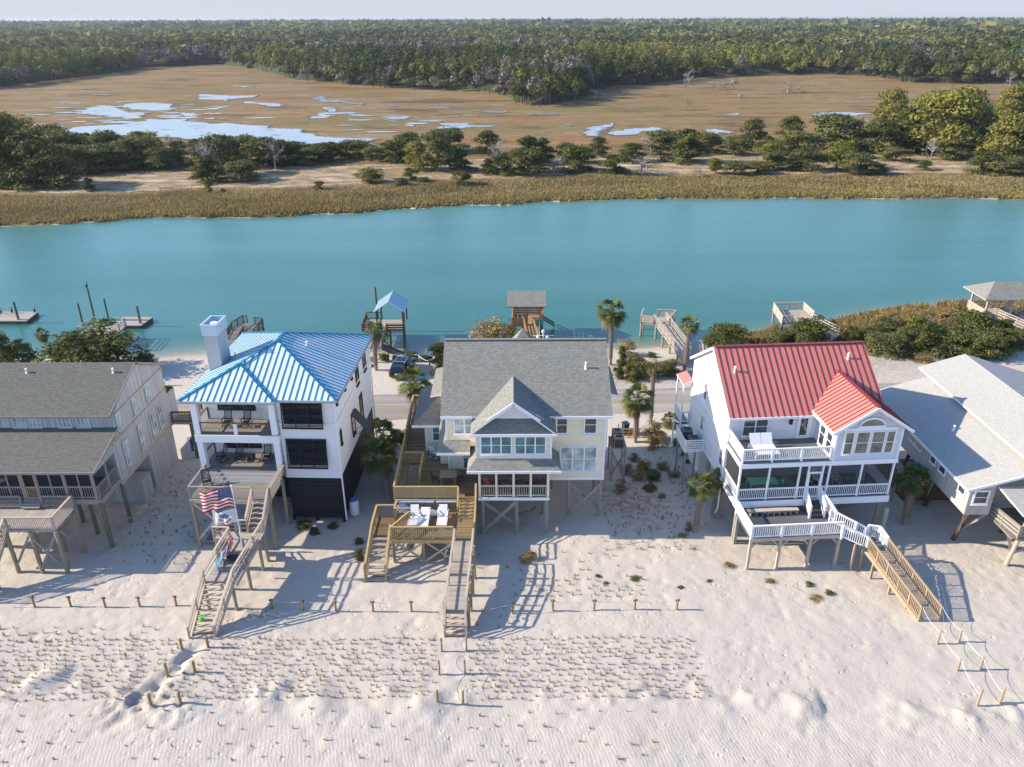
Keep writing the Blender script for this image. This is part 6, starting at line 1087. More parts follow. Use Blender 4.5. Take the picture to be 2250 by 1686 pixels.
def palm(base, top, crown, label, group=None, r=.17, seed=1, name='palm_tree'):
    base, top = Vector(base), Vector(top); T = thing(name, label, 'palm tree', tuple(base), 0, group); e = top - base; mb = MB(); n = 11
    P = [Vector((e.x*(k/n)**1.4, e.y*(k/n)**1.4, e.z*k/n)) for k in range(n+1)]; P[0].z = -.2
    mb.tube(P, lambda t: r*(1.15-.25*t), 9); nb = max(10, int(e.z*9))
    for k in range(nb):      # boots: cut leaf bases round the trunk
        t = .1 + .88*k/nb; q = Vector((e.x*t**1.4, e.y*t**1.4, e.z*t))
        for j in range(5): a = 2*pi*j/5 + k*.63; d = Vector((cos(a), sin(a), 0)); mb.beam(q + d*r*.8, q + d*(r*1.45) + Vector((0, 0, .16)), .11, .03)
    mb.build('trunk', plain('palm_bark', (.3, .25, .2), .95, var=.35, scale=8), T, uv=False)
    key = seed % 3
    if key not in PM:
        V, F, C = palm_mesh(key + 3); PM[key] = setmesh('crown', V, F, LEAF, C); c = PM[key]
    else: c = PM[key].copy(); S.collection.objects.link(c)
    c.name = 'crown'; c.parent = T; c.location = e; c.scale = (crown,)*3; c.rotation_euler = (0, 0, seed*1.3); return T
b = G(4, 250, 1270); palm(b, (b.x-.75, b.y+1.2, 3.7), 1.9, 'large palm with thick boot-covered trunk between blue-roofed and yellow houses', r=.24, seed=1)
palm((b.x-.6, b.y+3.4, 0), (b.x-.9, b.y+3.9, 3.9), 1.9, 'palm standing behind the large one, beside the long side deck', seed=2)
b = G(12, 128, 535); palm(b, (b.x+.1, b.y+.4, 4.6), 1.5, 'palm at the parking place beside the blue roof corner', seed=3)
b = G(12, 370, 760); palm((b.x, b.y-1.0, 0), (b.x, b.y-.4, 3.0), 2.1, 'bushy palm between the road and the yellow house', seed=4)
b = G(12, 1550, 500); palm(b, (b.x-.1, b.y+.3, 6.3), 2.1, 'tallest palm, right behind the yellow house roof', seed=5)
b = G(12, 2000, 550); palm(b, (b.x+.1, b.y, 5.6), 1.35, 'thin palm at the corner of the red-roofed house, near the long pier', seed=6)
b = G(12, 1700, 975); palm(b, (b.x+.1, b.y+.4, 4.3), 1.8, 'green palm beside the golden bush, between yellow and red houses', seed=7)
b = G(12, 1795, 862); palm(b, (b.x-.1, b.y+.2, 5.6), .7, 'tall bare-looking palm with a tiny tuft, next to the green palm', r=.14, seed=8)
b = G(12, 1910, 880); palm(b, (b.x, b.y, .7), 1.0, 'short young palm beside the road near the white balcony', r=.1, seed=9)
b = G(6, 215, 1240); palm(b, (b.x+.25, b.y+.4, 3.9), 1.35, 'yellow-green palm left of the red-roofed house stilts', r=.16, seed=10)
b2 = G(6, 300, 1180); palm((b2.x+.4, b2.y+.6, 0), (b2.x+.5, b2.y+1.0, 3.2), 1.1, 'small palm crown close to the red-roofed house downspout', r=.12, seed=11)
b = G(7, 355, 1065); palm(b, (b.x-.05, b.y+.2, 4.0), 1.5, 'palm with shaggy trunk between the red-roofed and right grey houses', r=.22, seed=12)
b = G(1, 290, 215); palm(b, (b.x-.4, b.y, 2.8), 1.0, 'small ragged palm just left of the big dark cedar', r=.1, seed=13)

# ---- planted beach grass: rows of sprigs, uncountable
def beach_grass():
    V = []; F = []; C = []; rs = random.Random(5)
    def tuft(x, y, n, h, z):
        for _ in range(n):
            a = rs.uniform(0, 2*pi); l = rs.uniform(.25, .7)*h; b = Vector((x + rs.uniform(-.04, .04), y + rs.uniform(-.04, .04), z)); t = b + Vector((cos(a)*l*.95, sin(a)*l*.95, h*rs.uniform(.4, .95))); m = b.lerp(t, .55) + Vector((0, 0, h*.12)); s = Vector((-sin(a), cos(a), 0))*.011
            o = len(V); V.extend([tuple(b-s), tuple(b+s), tuple(m+s), tuple(m-s), tuple(t)]); c = lerp3((.2, .145, .06), (.55, .43, .22), rs.random()); F.append((o, o+1, o+2, o+3)); C.append(c); F.append((o+3, o+2, o+4, o+4)); C.append(c)
    pts = []
    def region(x0, x1, y0, y1, sx, sy, j=.2, miss=.12, hh=(.22, .4), test=None):
        y = y0; k = 0
        while y < y1:
            x = x0 + (k % 2)*sx/2
            while x < x1:
                if rs.random() > miss and (test is None or test(x, y)): pts.append((x + rs.uniform(-j, j), y + rs.uniform(-j, j), rs.randint(7, 14), rs.uniform(*hh)))
                x += sx
            y += sy; k += 1
    path = lambda x, y: abs(x - (-19.6 + (y-36)*.42)) > .9 and abs(x + 3.6) > 1.0
    region(-34, 11.2, 32.5, 37.5, .46, .42, .12, .08, (.16, .36), test=path); region(-45, 8, 25.5, 32.3, 1.35, 1.0, .2, .2, (.14, .3), test=path); region(.2, 9.0, 41.2, 43.0, .75, .5, .15, .1); region(-3, 9, 43.2, 45.6, 1.0, .8, .3, .5, (.2, .4)); region(-34, -22, 37.2, 38.4, .8, .5, .2, .35, (.25, .5)); region(-2, 1, 37.5, 40.5, .8, .6, .3, .5)
    region(-44, -33.5, 33, 37.2, .7, .6, .15, .15)
    for _ in range(150): pts.append((rs.uniform(-29, -22.5), rs.uniform(44, 58), 8, rs.uniform(.15, .4)))
    for _ in range(260): pts.append((rs.uniform(6.5, 15), rs.uniform(46, 60), 8, rs.uniform(.15, .45)))
    zs = ground_z(np.array([p[0] for p in pts]), np.array([p[1] for p in pts]))
    for (x, y, n, h), z in zip(pts, zs): tuft(x, y, n, h, float(z)-.02)
    o = setmesh('beach_grass', V, F, DRY, C, 'stuff'); tag(o, 'planted sprigs of dry beach grass dotted over the dune sand', 'grass')
beach_grass()
def shore_reeds():
    rs = np.random.RandomState(6); n = 26000; x = rs.uniform(24, 84, n); ns = near_shore(x); d = rs.uniform(-.4, 6.5, n)*np.clip((x-22)/14, .25, 1); y = ns - d; gap = np.abs(x-57) > .9; x, y, d = x[gap], y[gap], d[gap]
    h = rs.uniform(.5, 1.25, len(x)); z = ground_z(x, y)-.1; a = rs.uniform(0, pi, len(x)); w = rs.uniform(.04, .12, len(x)); lx = rs.normal(0, .25, len(x)); cx, sx = np.cos(a)*w, np.sin(a)*w
    V = np.stack([np.stack([x-cx, y-sx, z], 1), np.stack([x+cx, y+sx, z], 1), np.stack([x+cx*.3+lx, y+sx*.3, z+h], 1), np.stack([x-cx*.3+lx, y-sx*.3, z+h*.9], 1)], 1); t = rs.rand(len(x), 1)
    c = np.array([[.2, .14, .05]])*(1-t) + np.array([[.42, .31, .13]])*t; o = setmesh('shore_reeds', V.reshape(-1, 3), np.arange(len(x)*4).reshape(-1, 4), DRY, c, 'stuff'); tag(o, 'golden reeds along the near right bank of the creek', 'reeds')
shore_reeds()
# ---- marsh grass along the far bank, and the far-off wood
def marsh_grass():
    rs = np.random.RandomState(3); n = 230000
    x = rs.uniform(-150, 200, n); fs = far_shore(x); d = np.where(rs.rand(n) < .72, rs.uniform(0.2, 26, n), rs.uniform(22, 80, n)); keep = (d < 26) | (rs.rand(n) < .8); x, fs, d = x[keep], fs[keep], d[keep]; y = fs + d
    isl = np.clip(1 - np.abs(d-43)/19, 0, 1); h = rs.uniform(.4, 1.0, len(x))*np.where(d < 22, .75, .4)*(1-.6*isl); z = ground_z(x, y)-.1; a = rs.uniform(0, pi, len(x)); w = rs.uniform(.08, .2, len(x)); lx = rs.normal(0, .22, len(x))
    cx, sx = np.cos(a)*w, np.sin(a)*w; V = np.stack([np.stack([x-cx, y-sx, z], 1), np.stack([x+cx, y+sx, z], 1), np.stack([x+cx*.3+lx, y+sx*.3, z+h], 1), np.stack([x-cx*.3+lx, y-sx*.3, z+h*.9], 1)], 1)
    t = rs.rand(len(x), 1)*.7 + (fbm(x*.05, y*.12, 9, 3)[:, None]-.3); t = np.clip(t, 0, 1); g = np.clip(1-d/12, 0, 1)[:, None]*.6; pt = np.clip((fbm(x*.07, y*.15, 19, 3)-.5)*5, 0, 1)[:, None]*.5
    c = np.array([[.22, .165, .07]])*(1-t) + np.array([[.46, .36, .17]])*t; c = c*(1-g) + np.array([[.32, .255, .07]])*g; c = c*(1-pt) + np.array([[.2, .15, .06]])*pt; c = c*(1-isl[:, None]*.8) + np.array([[.36, .28, .18]])*isl[:, None]*.8
    o = setmesh('marsh_grass', V.reshape(-1, 3), np.arange(len(x)*4).reshape(-1, 4), DRY, c, 'stuff'); tag(o, 'golden brown marsh grass along the far bank of the creek', 'grass')
marsh_grass()
def far_wood():
    rs = np.random.RandomState(8); TX = []; TY = []; TH = []; TR = []; TL = []
    def band(d0, d1, sp, lod, amin=-.72, amax=.72, th=(9, 15)):
        n = int((amax-amin)*(d1*d1-d0*d0)/2/(sp*sp)); r = np.sqrt(rs.uniform(d0*d0, d1*d1, n)); a = rs.uniform(amin, amax, n); x, y = r*np.sin(a), r*np.cos(a)
        k = forest_edge(x, y) > rs.uniform(0, 10, n); x, y = x[k], y[k]; m = len(x); TX.append(x); TY.append(y); hh = rs.uniform(*th, m)*(.72 + .55*fbm(x*.022, y*.022, 35, 2)); fe = forest_edge(x, y); hh *= np.clip(.5 + fe/45, .5, 1); TH.append(hh); TR.append(sp*(.38 + .62*rs.rand(m)**1.5)); TL.append(np.full(m, lod))
    band(250, 700, 4.9, 0, th=(7, 18)); band(700, 1200, 7.8, 1, th=(9, 18)); band(1200, 2200, 13, 2, th=(10, 19)); band(2200, 5200, 34, 3, th=(13, 20))
    x, y, h, r, l = map(np.concatenate, (TX, TY, TH, TR, TL)); gz = ground_z(x, y)
    kind = fbm(x*.012+3, y*.012, 31, 3); bare = (fbm(x*.006, y*.009, 33, 3) > .66) & (rs.rand(len(x)) < .7) & (forest_edge(x, y) < 500) | (rs.rand(len(x)) < .02) | ((forest_edge(x, y) < 12) & (rs.rand(len(x)) < .2))
    kind = np.clip((kind-.3)*2.2, 0, 1); base = np.array([.055, .075, .018])[None]*(1-kind[:, None]) + np.array([.23, .225, .05])[None]*kind[:, None]; tone = rs.uniform(.65, 1.4, len(x))[:, None]; base = base*tone
    base[bare] = np.array([.22, .195, .17])*rs.uniform(.6, 1.15, (bare.sum(), 1)); rus = rs.rand(len(x)) < .006; base[rus] = np.array([.15, .075, .045])
    NQ = {0: 110, 1: 60, 2: 26, 3: 16}; V = []; C = []
    for lod, nq in NQ.items():
        s = l == lod; m = s.sum(); X_, Y_, H_, R_, Z_, B_ = x[s], y[s], h[s], r[s], gz[s], base[s]
        d = rs.normal(size=(m, nq, 3)); d /= np.linalg.norm(d, axis=2, keepdims=True); d[:, :, 2] = np.abs(d[:, :, 2])*1.3-.35
        rr = rs.uniform(.65, 1.15, (m, nq, 1)); ch = (H_*.36)[:, None]; c = np.empty((m, nq, 3)); c[..., 0] = X_[:, None] + d[..., 0]*rr[..., 0]*R_[:, None]; c[..., 1] = Y_[:, None] + d[..., 1]*rr[..., 0]*R_[:, None]; c[..., 2] = Z_[:, None] + H_[:, None]*.66 + d[..., 2]*rr[..., 0]*ch
        nr = d + rs.normal(size=(m, nq, 3))*.3; nr /= np.linalg.norm(nr, axis=2, keepdims=True); a = np.cross(nr, rs.normal(size=(m, nq, 3))); a /= np.linalg.norm(a, axis=2, keepdims=True); b = np.cross(nr, a); sz = (R_[:, None, None]*{0: .22, 1: .3, 2: .46, 3: .6}[lod])*rs.uniform(.6, 1.2, (m, nq, 1)); a *= sz; b *= sz*.7
        V.append(np.stack([c-a, c-b, c+a, c+b], 2).reshape(-1, 4, 3)); cc = B_[:, None, :]*rs.uniform(.7, 1.3, (m, nq, 1)); C.append(cc.reshape(-1, 3))
        # trunks / under-canopy: one upright blade pair per near tree
        if lod == 0:
            w = np.full(m, .18); tr = np.stack([np.stack([X_-w, Y_, Z_], 1), np.stack([X_+w, Y_, Z_], 1), np.stack([X_+w*.5, Y_, Z_+H_*.8], 1), np.stack([X_-w*.5, Y_, Z_+H_*.8], 1)], 1); V.append(tr); C.append(np.tile(np.array([[.2, .17, .14]]), (m, 1)))
    V = np.concatenate(V); C = np.concatenate(C); n = len(V); print('forest quads', n, 'trees', len(x))
    o = setmesh('far_wood', V.reshape(-1, 3), np.arange(n*4).reshape(-1, 4), FARLEAF, C, 'stuff'); tag(o, 'dense far-off wood of pines and bare grey trees beyond the marsh', 'forest')
    # under-storey sheet that closes the view between the crowns
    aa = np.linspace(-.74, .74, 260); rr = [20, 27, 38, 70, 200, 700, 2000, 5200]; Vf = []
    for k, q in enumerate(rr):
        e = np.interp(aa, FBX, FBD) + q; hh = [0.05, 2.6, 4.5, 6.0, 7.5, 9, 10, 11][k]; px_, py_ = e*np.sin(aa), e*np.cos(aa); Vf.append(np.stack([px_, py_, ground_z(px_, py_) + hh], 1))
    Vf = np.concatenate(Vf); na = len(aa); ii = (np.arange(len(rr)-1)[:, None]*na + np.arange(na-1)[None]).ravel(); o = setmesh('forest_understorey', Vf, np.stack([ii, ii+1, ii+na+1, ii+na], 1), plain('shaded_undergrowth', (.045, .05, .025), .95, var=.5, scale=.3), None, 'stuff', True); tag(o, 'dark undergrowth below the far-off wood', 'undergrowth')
far_wood()
# ================================================================ THINGS ON DECKS, PORCHES AND IN THE YARD
def slats(mb, x0, x1, p, q, n, w, th=.02, mi=0):
    """n boards across x0..x1 laid from p=(y,z) to q=(y,z)"""
    for k in range(n):
        t = (k+.5)/n; y, z = p[0]+(q[0]-p[0])*t, p[1]+(q[1]-p[1])*t; a = atan2(q[1]-p[1], q[0]-p[0]); c, s_ = cos(a)*w/2, sin(a)*w/2; n_ = Vector((0, -sin(a), cos(a)))*th
        mb.prism([(x0, y-c, z-s_), (x1, y-c, z-s_), (x1, y+c, z+s_), (x0, y+c, z+s_)], n_, mi)
def rocker(label, loc, rz, mt, group=None, name='rocking_chair'):
    t = thing(name, label, 'rocking chair', loc, rz, group); m = MB()
    slats(m, -.24, .24, (-.25, .42), (.22, .38), 6, .07); m.build('seat', mt, t, uv=False); m = MB()
    for k in range(7): x = -.21+.07*k; m.beam((x, .24, .42), (x*1.05, .48, 1.1), .035, .015)
    m.beam((-.25, .23, .38), (-.26, .5, 1.12), .04, .04); m.beam((.25, .23, .38), (.26, .5, 1.12), .04, .04); m.beam((-.26, .48, 1.1), (.26, .48, 1.1), .03, .08); m.beam((-.25, .28, .5), (.25, .28, .5), .03, .05); m.build('backrest', mt, t, uv=False); m = MB()
    for x in (-.27, .27):
        m.beam((x, -.26, .08), (x, -.26, .62), .04, .04); m.beam((x, .25, .08), (x, .25, .4), .04, .04); m.beam((x, -.32, .63), (x, .32, .63), .08, .025); m.tube([(x, -.45, .14), (x, -.25, .05), (x, 0, .02), (x, .25, .05), (x, .55, .16)], .022, 5)
    m.beam((-.27, -.26, .3), (.27, -.26, .3), .03, .03); m.build('frame', mt, t, uv=False); return t
def lounger(label, loc, rz, group, back=.62):
    t = thing('sun_lounger', label, 'sun lounger', loc, rz, group); m = MB(); slats(m, -.3, .3, (-1.0, .34), (.3, .34), 11, .1); m.build('seat', PLW, t, uv=False); m = MB(); slats(m, -.3, .3, (.32, .36), (.32+.72*cos(back), .36+.72*sin(back)), 6, .1); m.build('backrest', PLW, t, uv=False)
    m = MB()
    for x in (-.34, .34): m.beam((x, -1.05, .33), (x, .95, .33), .05, .08); m.beam((x, -.1, .52), (x, .4, .56), .07, .03); m.beam((x, -.1, .33), (x, -.1, .52), .04, .04)
    m.beam((-.34, -1.05, .33), (.34, -1.05, .33), .05, .08); m.build('frame', PLW, t, uv=False)
    for x in (-.32, .32):
        for y in (-.85, .6): MB().box(x-.03, y-.04, 0, x+.03, y+.04, .32).build('leg', PLW, t, uv=False)
    return t
def adirondack(label, loc, rz, mt=None, name='adirondack_chair', group=None):
    mt = mt or PLW; t = thing(name, label, 'garden chair', loc, rz, group); m = MB(); slats(m, -.26, .26, (-.28, .36), (.22, .24), 6, .08); m.build('seat', mt, t, uv=False); m = MB()
    for k in range(7): x = -.24+.08*k; m.beam((x*.85, .2, .24), (x*1.15, .52, 1.0-abs(k-3)*.045), .07, .02)
    m.build('backrest', mt, t, uv=False); m = MB()
    for x in (-.33, .33): m.beam((x, -.38, .56), (x, .4, .56), .13, .025); m.beam((x, -.3, 0), (x, -.3, .55), .06, .04); m.beam((x*.85, .42, 0), (x*.85, -.3, .36), .03, .1)
    m.build('frame', mt, t, uv=False); return t
def table(label, loc, rz, w, d, h, mt, group=None, name='table'):
    t = thing(name, label, 'table', loc, rz, group); m = MB(); n = max(3, int(d/.14))
    for k in range(n): y = -d/2 + d*k/n; m.box(-w/2, y+.006, h-.04, w/2, y+d/n-.006, h)
    m.build('tabletop', mt, t, uv=False)
    for x in (-w/2+.08, w/2-.08):
        for y in (-d/2+.08, d/2-.08): MB().box(x-.04, y-.04, 0, x+.04, y+.04, h-.04).build('leg', mt, t, uv=False)
    return t
def chair(label, loc, rz, mt, group=None):
    t = thing('chair', label, 'chair', loc, rz, group); MB().box(-.22, -.22, .42, .22, .22, .46).build('seat', mt, t, uv=False); m = MB(); m.prism([(-.21, .2, .46), (.21, .2, .46), (.2, .3, .95), (-.2, .3, .95)], (0, .025, 0)); m.build('backrest', mt, t, uv=False)
    for x in (-.2, .2):
        for y in (-.2, .2): MB().box(x-.02, y-.02, 0, x+.02, y+.02, .42).build('leg', mt, t, uv=False)
    return t
# yellow house deck
gl = 'white loungers on the lower deck'
for px_, py_, lab, bk in ((425, 1400, 'white sun lounger nearest the blue-white chair on the lower deck', .75), (500, 1412, 'middle white sun lounger on the lower deck, set flatter', .45), (636, 1398, 'white sun lounger nearest the stairs on the lower deck', .75)):
    p = G(4, px_, py_, 2.45); lounger(lab, (p.x, p.y+.35, 2.1), 0, gl, bk)
BW = plain('blue_white_plastic', (.42, .52, .78), .4, var=.04)
p = G(4, 345, 1330, 2.5); adirondack('pale blue adirondack chair in the back left corner of the lower deck', (p.x, p.y, 2.1), 0, BW); p = G(4, 577, 1345, 2.5); adirondack('small white chair seen from behind, between two white loungers', (p.x, p.y, 2.1), R(180))
p = G(4, 583, 915, 3.5); rocker('white rocking chair on the upper deck under the grey eave', (p.x, p.y, 3.15), R(150), PLW)
TW = plain('mossy_table_wood', (.36, .28, .15), .85, var=.3, scale=9); BRN = plain('brown_wicker', (.11, .075, .06), .8)
p = G(4, 680, 1065, 3.9); table('square weathered wood table on the upper deck', (p.x, p.y, 3.15), 0, 1.25, 1.1, .74, TW)
for dx, dy, rz, lab in ((-1.0, -.1, 90, 'brown chair at the left side of the weathered deck table'), (-.05, -.75, 180, 'brown chair at the near side of the weathered deck table'), (.95, .1, -90, 'brown chair at the right side of the weathered deck table')): chair(lab, (p.x+dx, p.y+dy, 3.15), R(rz), BRN)
for x, c, n_ in ((-1.75, (.75, .12, .04), 'orange'), (-.5, (.8, .5, .02), 'yellow'), (.75, (.12, .6, .12), 'green'), (1.95, (.75, .2, .05), 'red-orange')): rocker(n_ + ' rocking chair behind the screens of the yellow house porch', (x, 49.2, 3.31), R(180 if n_ in ('yellow', 'green') else 150), plain(n_+'_paint', c, .5), 'bright rocking chairs on the screened porch')
m_ = MB(); m_.tube([(.3, 49.0, 1.3), (.7, 49.3, 1.1), (1.3, 49.7, 1.0), (1.8, 50.1, 1.15)], .03, 5); m_.tube([(.3, 49.0, 1.3), (.75, 49.1, 1.02), (1.35, 49.4, .92), (1.8, 50.1, 1.15)], .03, 5); tag(m_.build('hammock', BRN, uv=False), 'dark hammock slung between the stilts under the yellow house', 'hammock')
# air conditioners on their stand
ACG = plain('ac_beige_grey', (.32, .29, .26), .6); ACD = plain('ac_dark', (.07, .07, .07), .6)
def ac(label, loc, s=.8, h=.85, mt=ACG, group=None, top=None):
    t = thing('air_conditioner', label, 'air conditioner', loc, 0, group); m = MB(); m.box(-s/2+.03, -s/2+.03, 0, s/2-.03, s/2-.03, h-.08); m.build('coil', boards('ac_grille', (.1, .1, .1), .04, 'v', .4, .4), t); m = MB()
    for x in (-s/2, s/2-.05):
        for y in (-s/2, s/2-.05): m.box(x, y, 0, x+.05, y+.05, h-.08)
    for a in ((-s/2, -s/2, s/2, -s/2+.12), (-s/2, s/2-.12, s/2, s/2), (-s/2, -s/2+.12, -s/2+.12, s/2-.12), (s/2-.12, -s/2+.12, s/2, s/2-.12)): m.box(a[0], a[1], h-.08, a[2], a[3], h)
    m.ring((0, 0, h-.04), None, s*.36, s*.47, .06, 20); m.build('cabinet', mt, t, uv=False); m = MB(); m.cyl((0, 0, h-.2), (0, 0, h-.15), s*.37, s*.37, 18)
    for k in range(5): a = 2*pi*k/5; m.beam((0, 0, h-.12), (cos(a)*s*.34, sin(a)*s*.34, h-.12), .16, .02)
    m.build('fan', plain('rusty_fan', (.12, .06, .04), .7) if mt is ACG else ACD, t, uv=False); return t
S_ = thing('equipment_stand', 'tall weathered timber stand with cross braces beside the yellow house', 'stand', (8.75, 56.5, 0)); MB().box(-.65, -.95, 3.0, .65, 1.05, 3.12).build('platform', WGREY, S_, uv=False)
for x in (-.55, .55):
    for y in (-.85, .95): MB().box(x-.07, y-.07, -.2, x+.07, y+.07, 3.0).build('leg', WGREY, S_, uv=False)
for a, b in (((-.55, -.93, .4), (.55, -.93, 2.8)), ((.55, -.93, .4), (-.55, -.93, 2.8))): MB().beam(a, b, .05, .14).build('brace', WGREY, S_, uv=False)
ac('front air conditioner on the tall timber stand by the yellow house', (8.75, 55.98, 3.12)); ac('rear air conditioner on the tall timber stand by the yellow house', (8.75, 57.05, 3.12))
# red house balcony with two units
Rr = Matrix.Rotation(R(4), 3, 'Z')
def rl(x, y, z): v = Rr @ Vector((x, y, z)); return (v.x+16.1, v.y+47.09, z)
S_ = thing('equipment_balcony', 'small white slatted balcony holding two air conditioners on the red-roofed house wall', 'balcony', rl(-.9, 9.0, 3.3), R(4)); MB().box(-.75, -1.25, -.15, .88, 1.25, 0).build('floor', WHITE, S_, uv=False); m = MB()
for z in (.12, .32, .52, .72, .92): m.beam((-.75, -1.25, z), (.8, -1.25, z), .04, .11); m.beam((-.75, -1.25, z), (-.75, 1.25, z), .04, .11)
for x, y in ((-.75, -1.25), (.8, -1.25), (-.75, 1.25), (-.75, 0)): m.box(x-.05, y-.05, 0, x+.05, y+.05, 1.05)
m.build('slatted_rail', WHITE, S_, uv=False)
for x, y in ((-.6, -1.1), (.2, -1.1), (-.6, 1.1)): MB().box(x-.08, y-.08, -3.5, x+.08, y+.08, -.15).build('post', WGREY, S_, uv=False)
ACB = plain('ac_blue_grey', (.1, .15, .17), .5); ac('front air conditioner on the white slatted balcony', rl(-.75, 8.5, 3.3), .8, .85, ACB); ac('rear air conditioner on the white slatted balcony', rl(-1.0, 9.6, 3.3), .85, 1.0, ACB)
# right house unit in its box
t = thing('equipment_platform', 'timber boxed platform hanging on the left wall of the right grey house', 'platform', (30.9, 51.3, 2.9)); m = MB(); m.box(-.75, -1.2, 0, .65, 1.3, .1); m.box(-.75, -1.2, .1, -.68, 1.3, .75); m.box(-.68, -1.2, .1, .65, -1.13, .75); m.build('box', boards('grey_box_boards', (.36, .32, .28), .2, 'v', .08, .5), t)
for x, y in ((-.6, -1.0), (-.6, 1.1)): MB().box(x-.07, y-.07, -3, x+.07, y+.07, 0).build('post', WGREY, t, uv=False)
ac('blue-green air conditioner in the boxed platform of the right grey house', (30.95, 51.4, 3.05), 1.0, .8, plain('ac_teal', (.08, .2, .25), .5))
# gas tank
p = G(3, 1575, 415, 0); t = thing('gas_tank', 'upright white gas tank with blue cap beside the black louvred base', 'gas tank', (p.x, p.y+.3, 0)); m = MB(); m.cyl((0, 0, .1), (0, 0, 1.15), .36, .36, 20); m.cyl((0, 0, 1.15), (0, 0, 1.32), .36, .2, 20); m.build('tank', PLW, t, uv=False); m = MB(); m.cyl((0, 0, 1.3), (0, 0, 1.42), .3, .26, 16); m.build('cap', plain('blue_plastic', (.05, .18, .5), .5), t, uv=False); MB().cyl((0, 0, 0), (0, 0, .1), .3, .3, 16).build('foot_ring', WGREY, t, uv=False)
# blue house rocking chairs
def bl(x, y, z): a = R(-2); return (-12.8 + x*cos(a) - y*sin(a), 49.8 + x*sin(a) + y*cos(a), z)
for x, y, z, rz, lab in ((-8.35, 1.0, 7.66, 0, 'black rocking chair on the upper balcony, left'), (-6.9, 1.0, 7.66, 0, 'black rocking chair on the upper balcony, right'), (-9.2, .9, 4.71, -35, 'black rocking chair turned sideways on the lower porch, beside the left column'), (-7.9, 1.0, 4.71, 5, 'black rocking chair in the middle of the lower porch'), (-5.75, 1.0, 4.71, 5, 'black rocking chair near the right column of the lower porch'), (-9.35, -1.8, 4.2, 30, 'black rocking chair alone on the front deck below the porch steps')): rocker(lab, bl(x, y, z), R(rz - 2), BLACK, 'black rocking chairs of the blue-roofed house')
t = table('small black slatted side table between the lower porch rocking chairs', bl(-6.95, 1.0, 4.71), R(-2), .5, .45, .45, BLACK, name='side_table')
p = bl(-4.95, 1.7, 4.71); m = MB(); m.cyl((0, 0, 0), (0, 0, .4), .2, .26, 14); t = m.build('plant_pot', plain('teal_paint', (.03, .38, .36), .5), loc=p, uv=False); tag(t, 'teal pot on the lower porch of the blue-roofed house', 'pot')
# beach chairs and kit on the boardwalk
def folding(label, loc, rz, c1, c2):
    t = thing('folding_chair', label, 'beach chair', loc, rz, 'folded beach chairs on the boardwalk'); m = MB(); m.prism([(-.28, -.2, .05), (.28, -.2, .05), (.28, .35, .95), (-.28, .35, .95)], (0, .03, -.02)); m.build('fabric', c1, t, uv=False); m = MB()
    for x in (-.31, .31): m.tube([(x, -.25, 0), (x, .36, 1.0)], .02, 5); m.tube([(x, .25, 0), (x, -.05, .6)], .02, 5)
    m.tube([(-.31, .36, 1.0), (.31, .36, 1.0)], .02, 5); m.build('frame', c2, t, uv=False); return t
AL = plain('aluminium', (.6, .6, .62), .35, .6); NB = plain('navy_fabric', (.02, .06, .25), .8); TB = plain('turquoise_fabric', (.02, .28, .5), .8)
folding('turquoise striped folding chair leaning nearest the steps of the long boardwalk', bl(-6.1, -9.0, 2.47), R(-70), TB, AL); folding('navy blue folding chair leaning beside the turquoise one', bl(-6.05, -8.2, 2.48), R(-75), NB, AL); folding('dark folding chair with red top, furthest from the boardwalk steps', bl(-6.0, -7.4, 2.48), R(-65), plain('dark_navy', (.015, .03, .09), .8), plain('red_plastic', (.5, .03, .03), .5))
m = MB(); m.ell((0, 0, .18), (.55, .3, .12), 14, 6); t = m.build('beach_bag', plain('dark_bag', (.05, .05, .07), .8), loc=bl(-5.4, -8.0, 2.5), smooth=True, uv=False); tag(t, 'dark bag lying on the boardwalk next to the folded chairs', 'bag')
m = MB(); m.cyl((0, 0, 0), (0, 0, .24), .11, .15, 14); m.tube([(-.15, 0, .24), (-.1, .05, .1), (.1, .05, .1), (.15, 0, .24)], .01, 4); t = m.build('bucket', plain('lime_plastic', (.05, .75, .03), .45), loc=bl(-6.3, -11.95, .85), uv=False); tag(t, 'bright green toy bucket on the lowest boardwalk steps', 'bucket')
# flagpole with two flags
fp = thing('flagpole', 'white flagpole on a timber post beside the boardwalk of the blue-roofed house', 'flagpole', (-18.22, 43.0, 1.0)); MB().cyl((0, 0, .4), (-.02, 0, 6.55), .05, .035, 10).build('pole', WHITE, fp, uv=False); MB().box(-.06, .06, 0, .06, .18, 2.3).build('support_post', WDARK, fp, uv=False); MB().ell((-.02, 0, 6.6), (.07, .07, .07), 10, 6).build('finial', WHITE, fp, smooth=True, uv=False)
FL = attr_mat('flag_cloth', .8, .35)
def cloth(L, Hh, ph, droop):
    def f(u, v):      # u 0 at the pole, v 0 at the top
        x = -L*u*(.93) ; y = .22*sin(6.5*u + 1.6*v + ph)*u**.6 + .08*sin(14*u - 2*v + ph); z = -v*Hh - droop*u*u + .10*sin(5*u + ph)*u - v*.12*u
        return Vector((x, y, z + .06*sin(9*u + 3*v)*u))
    return f
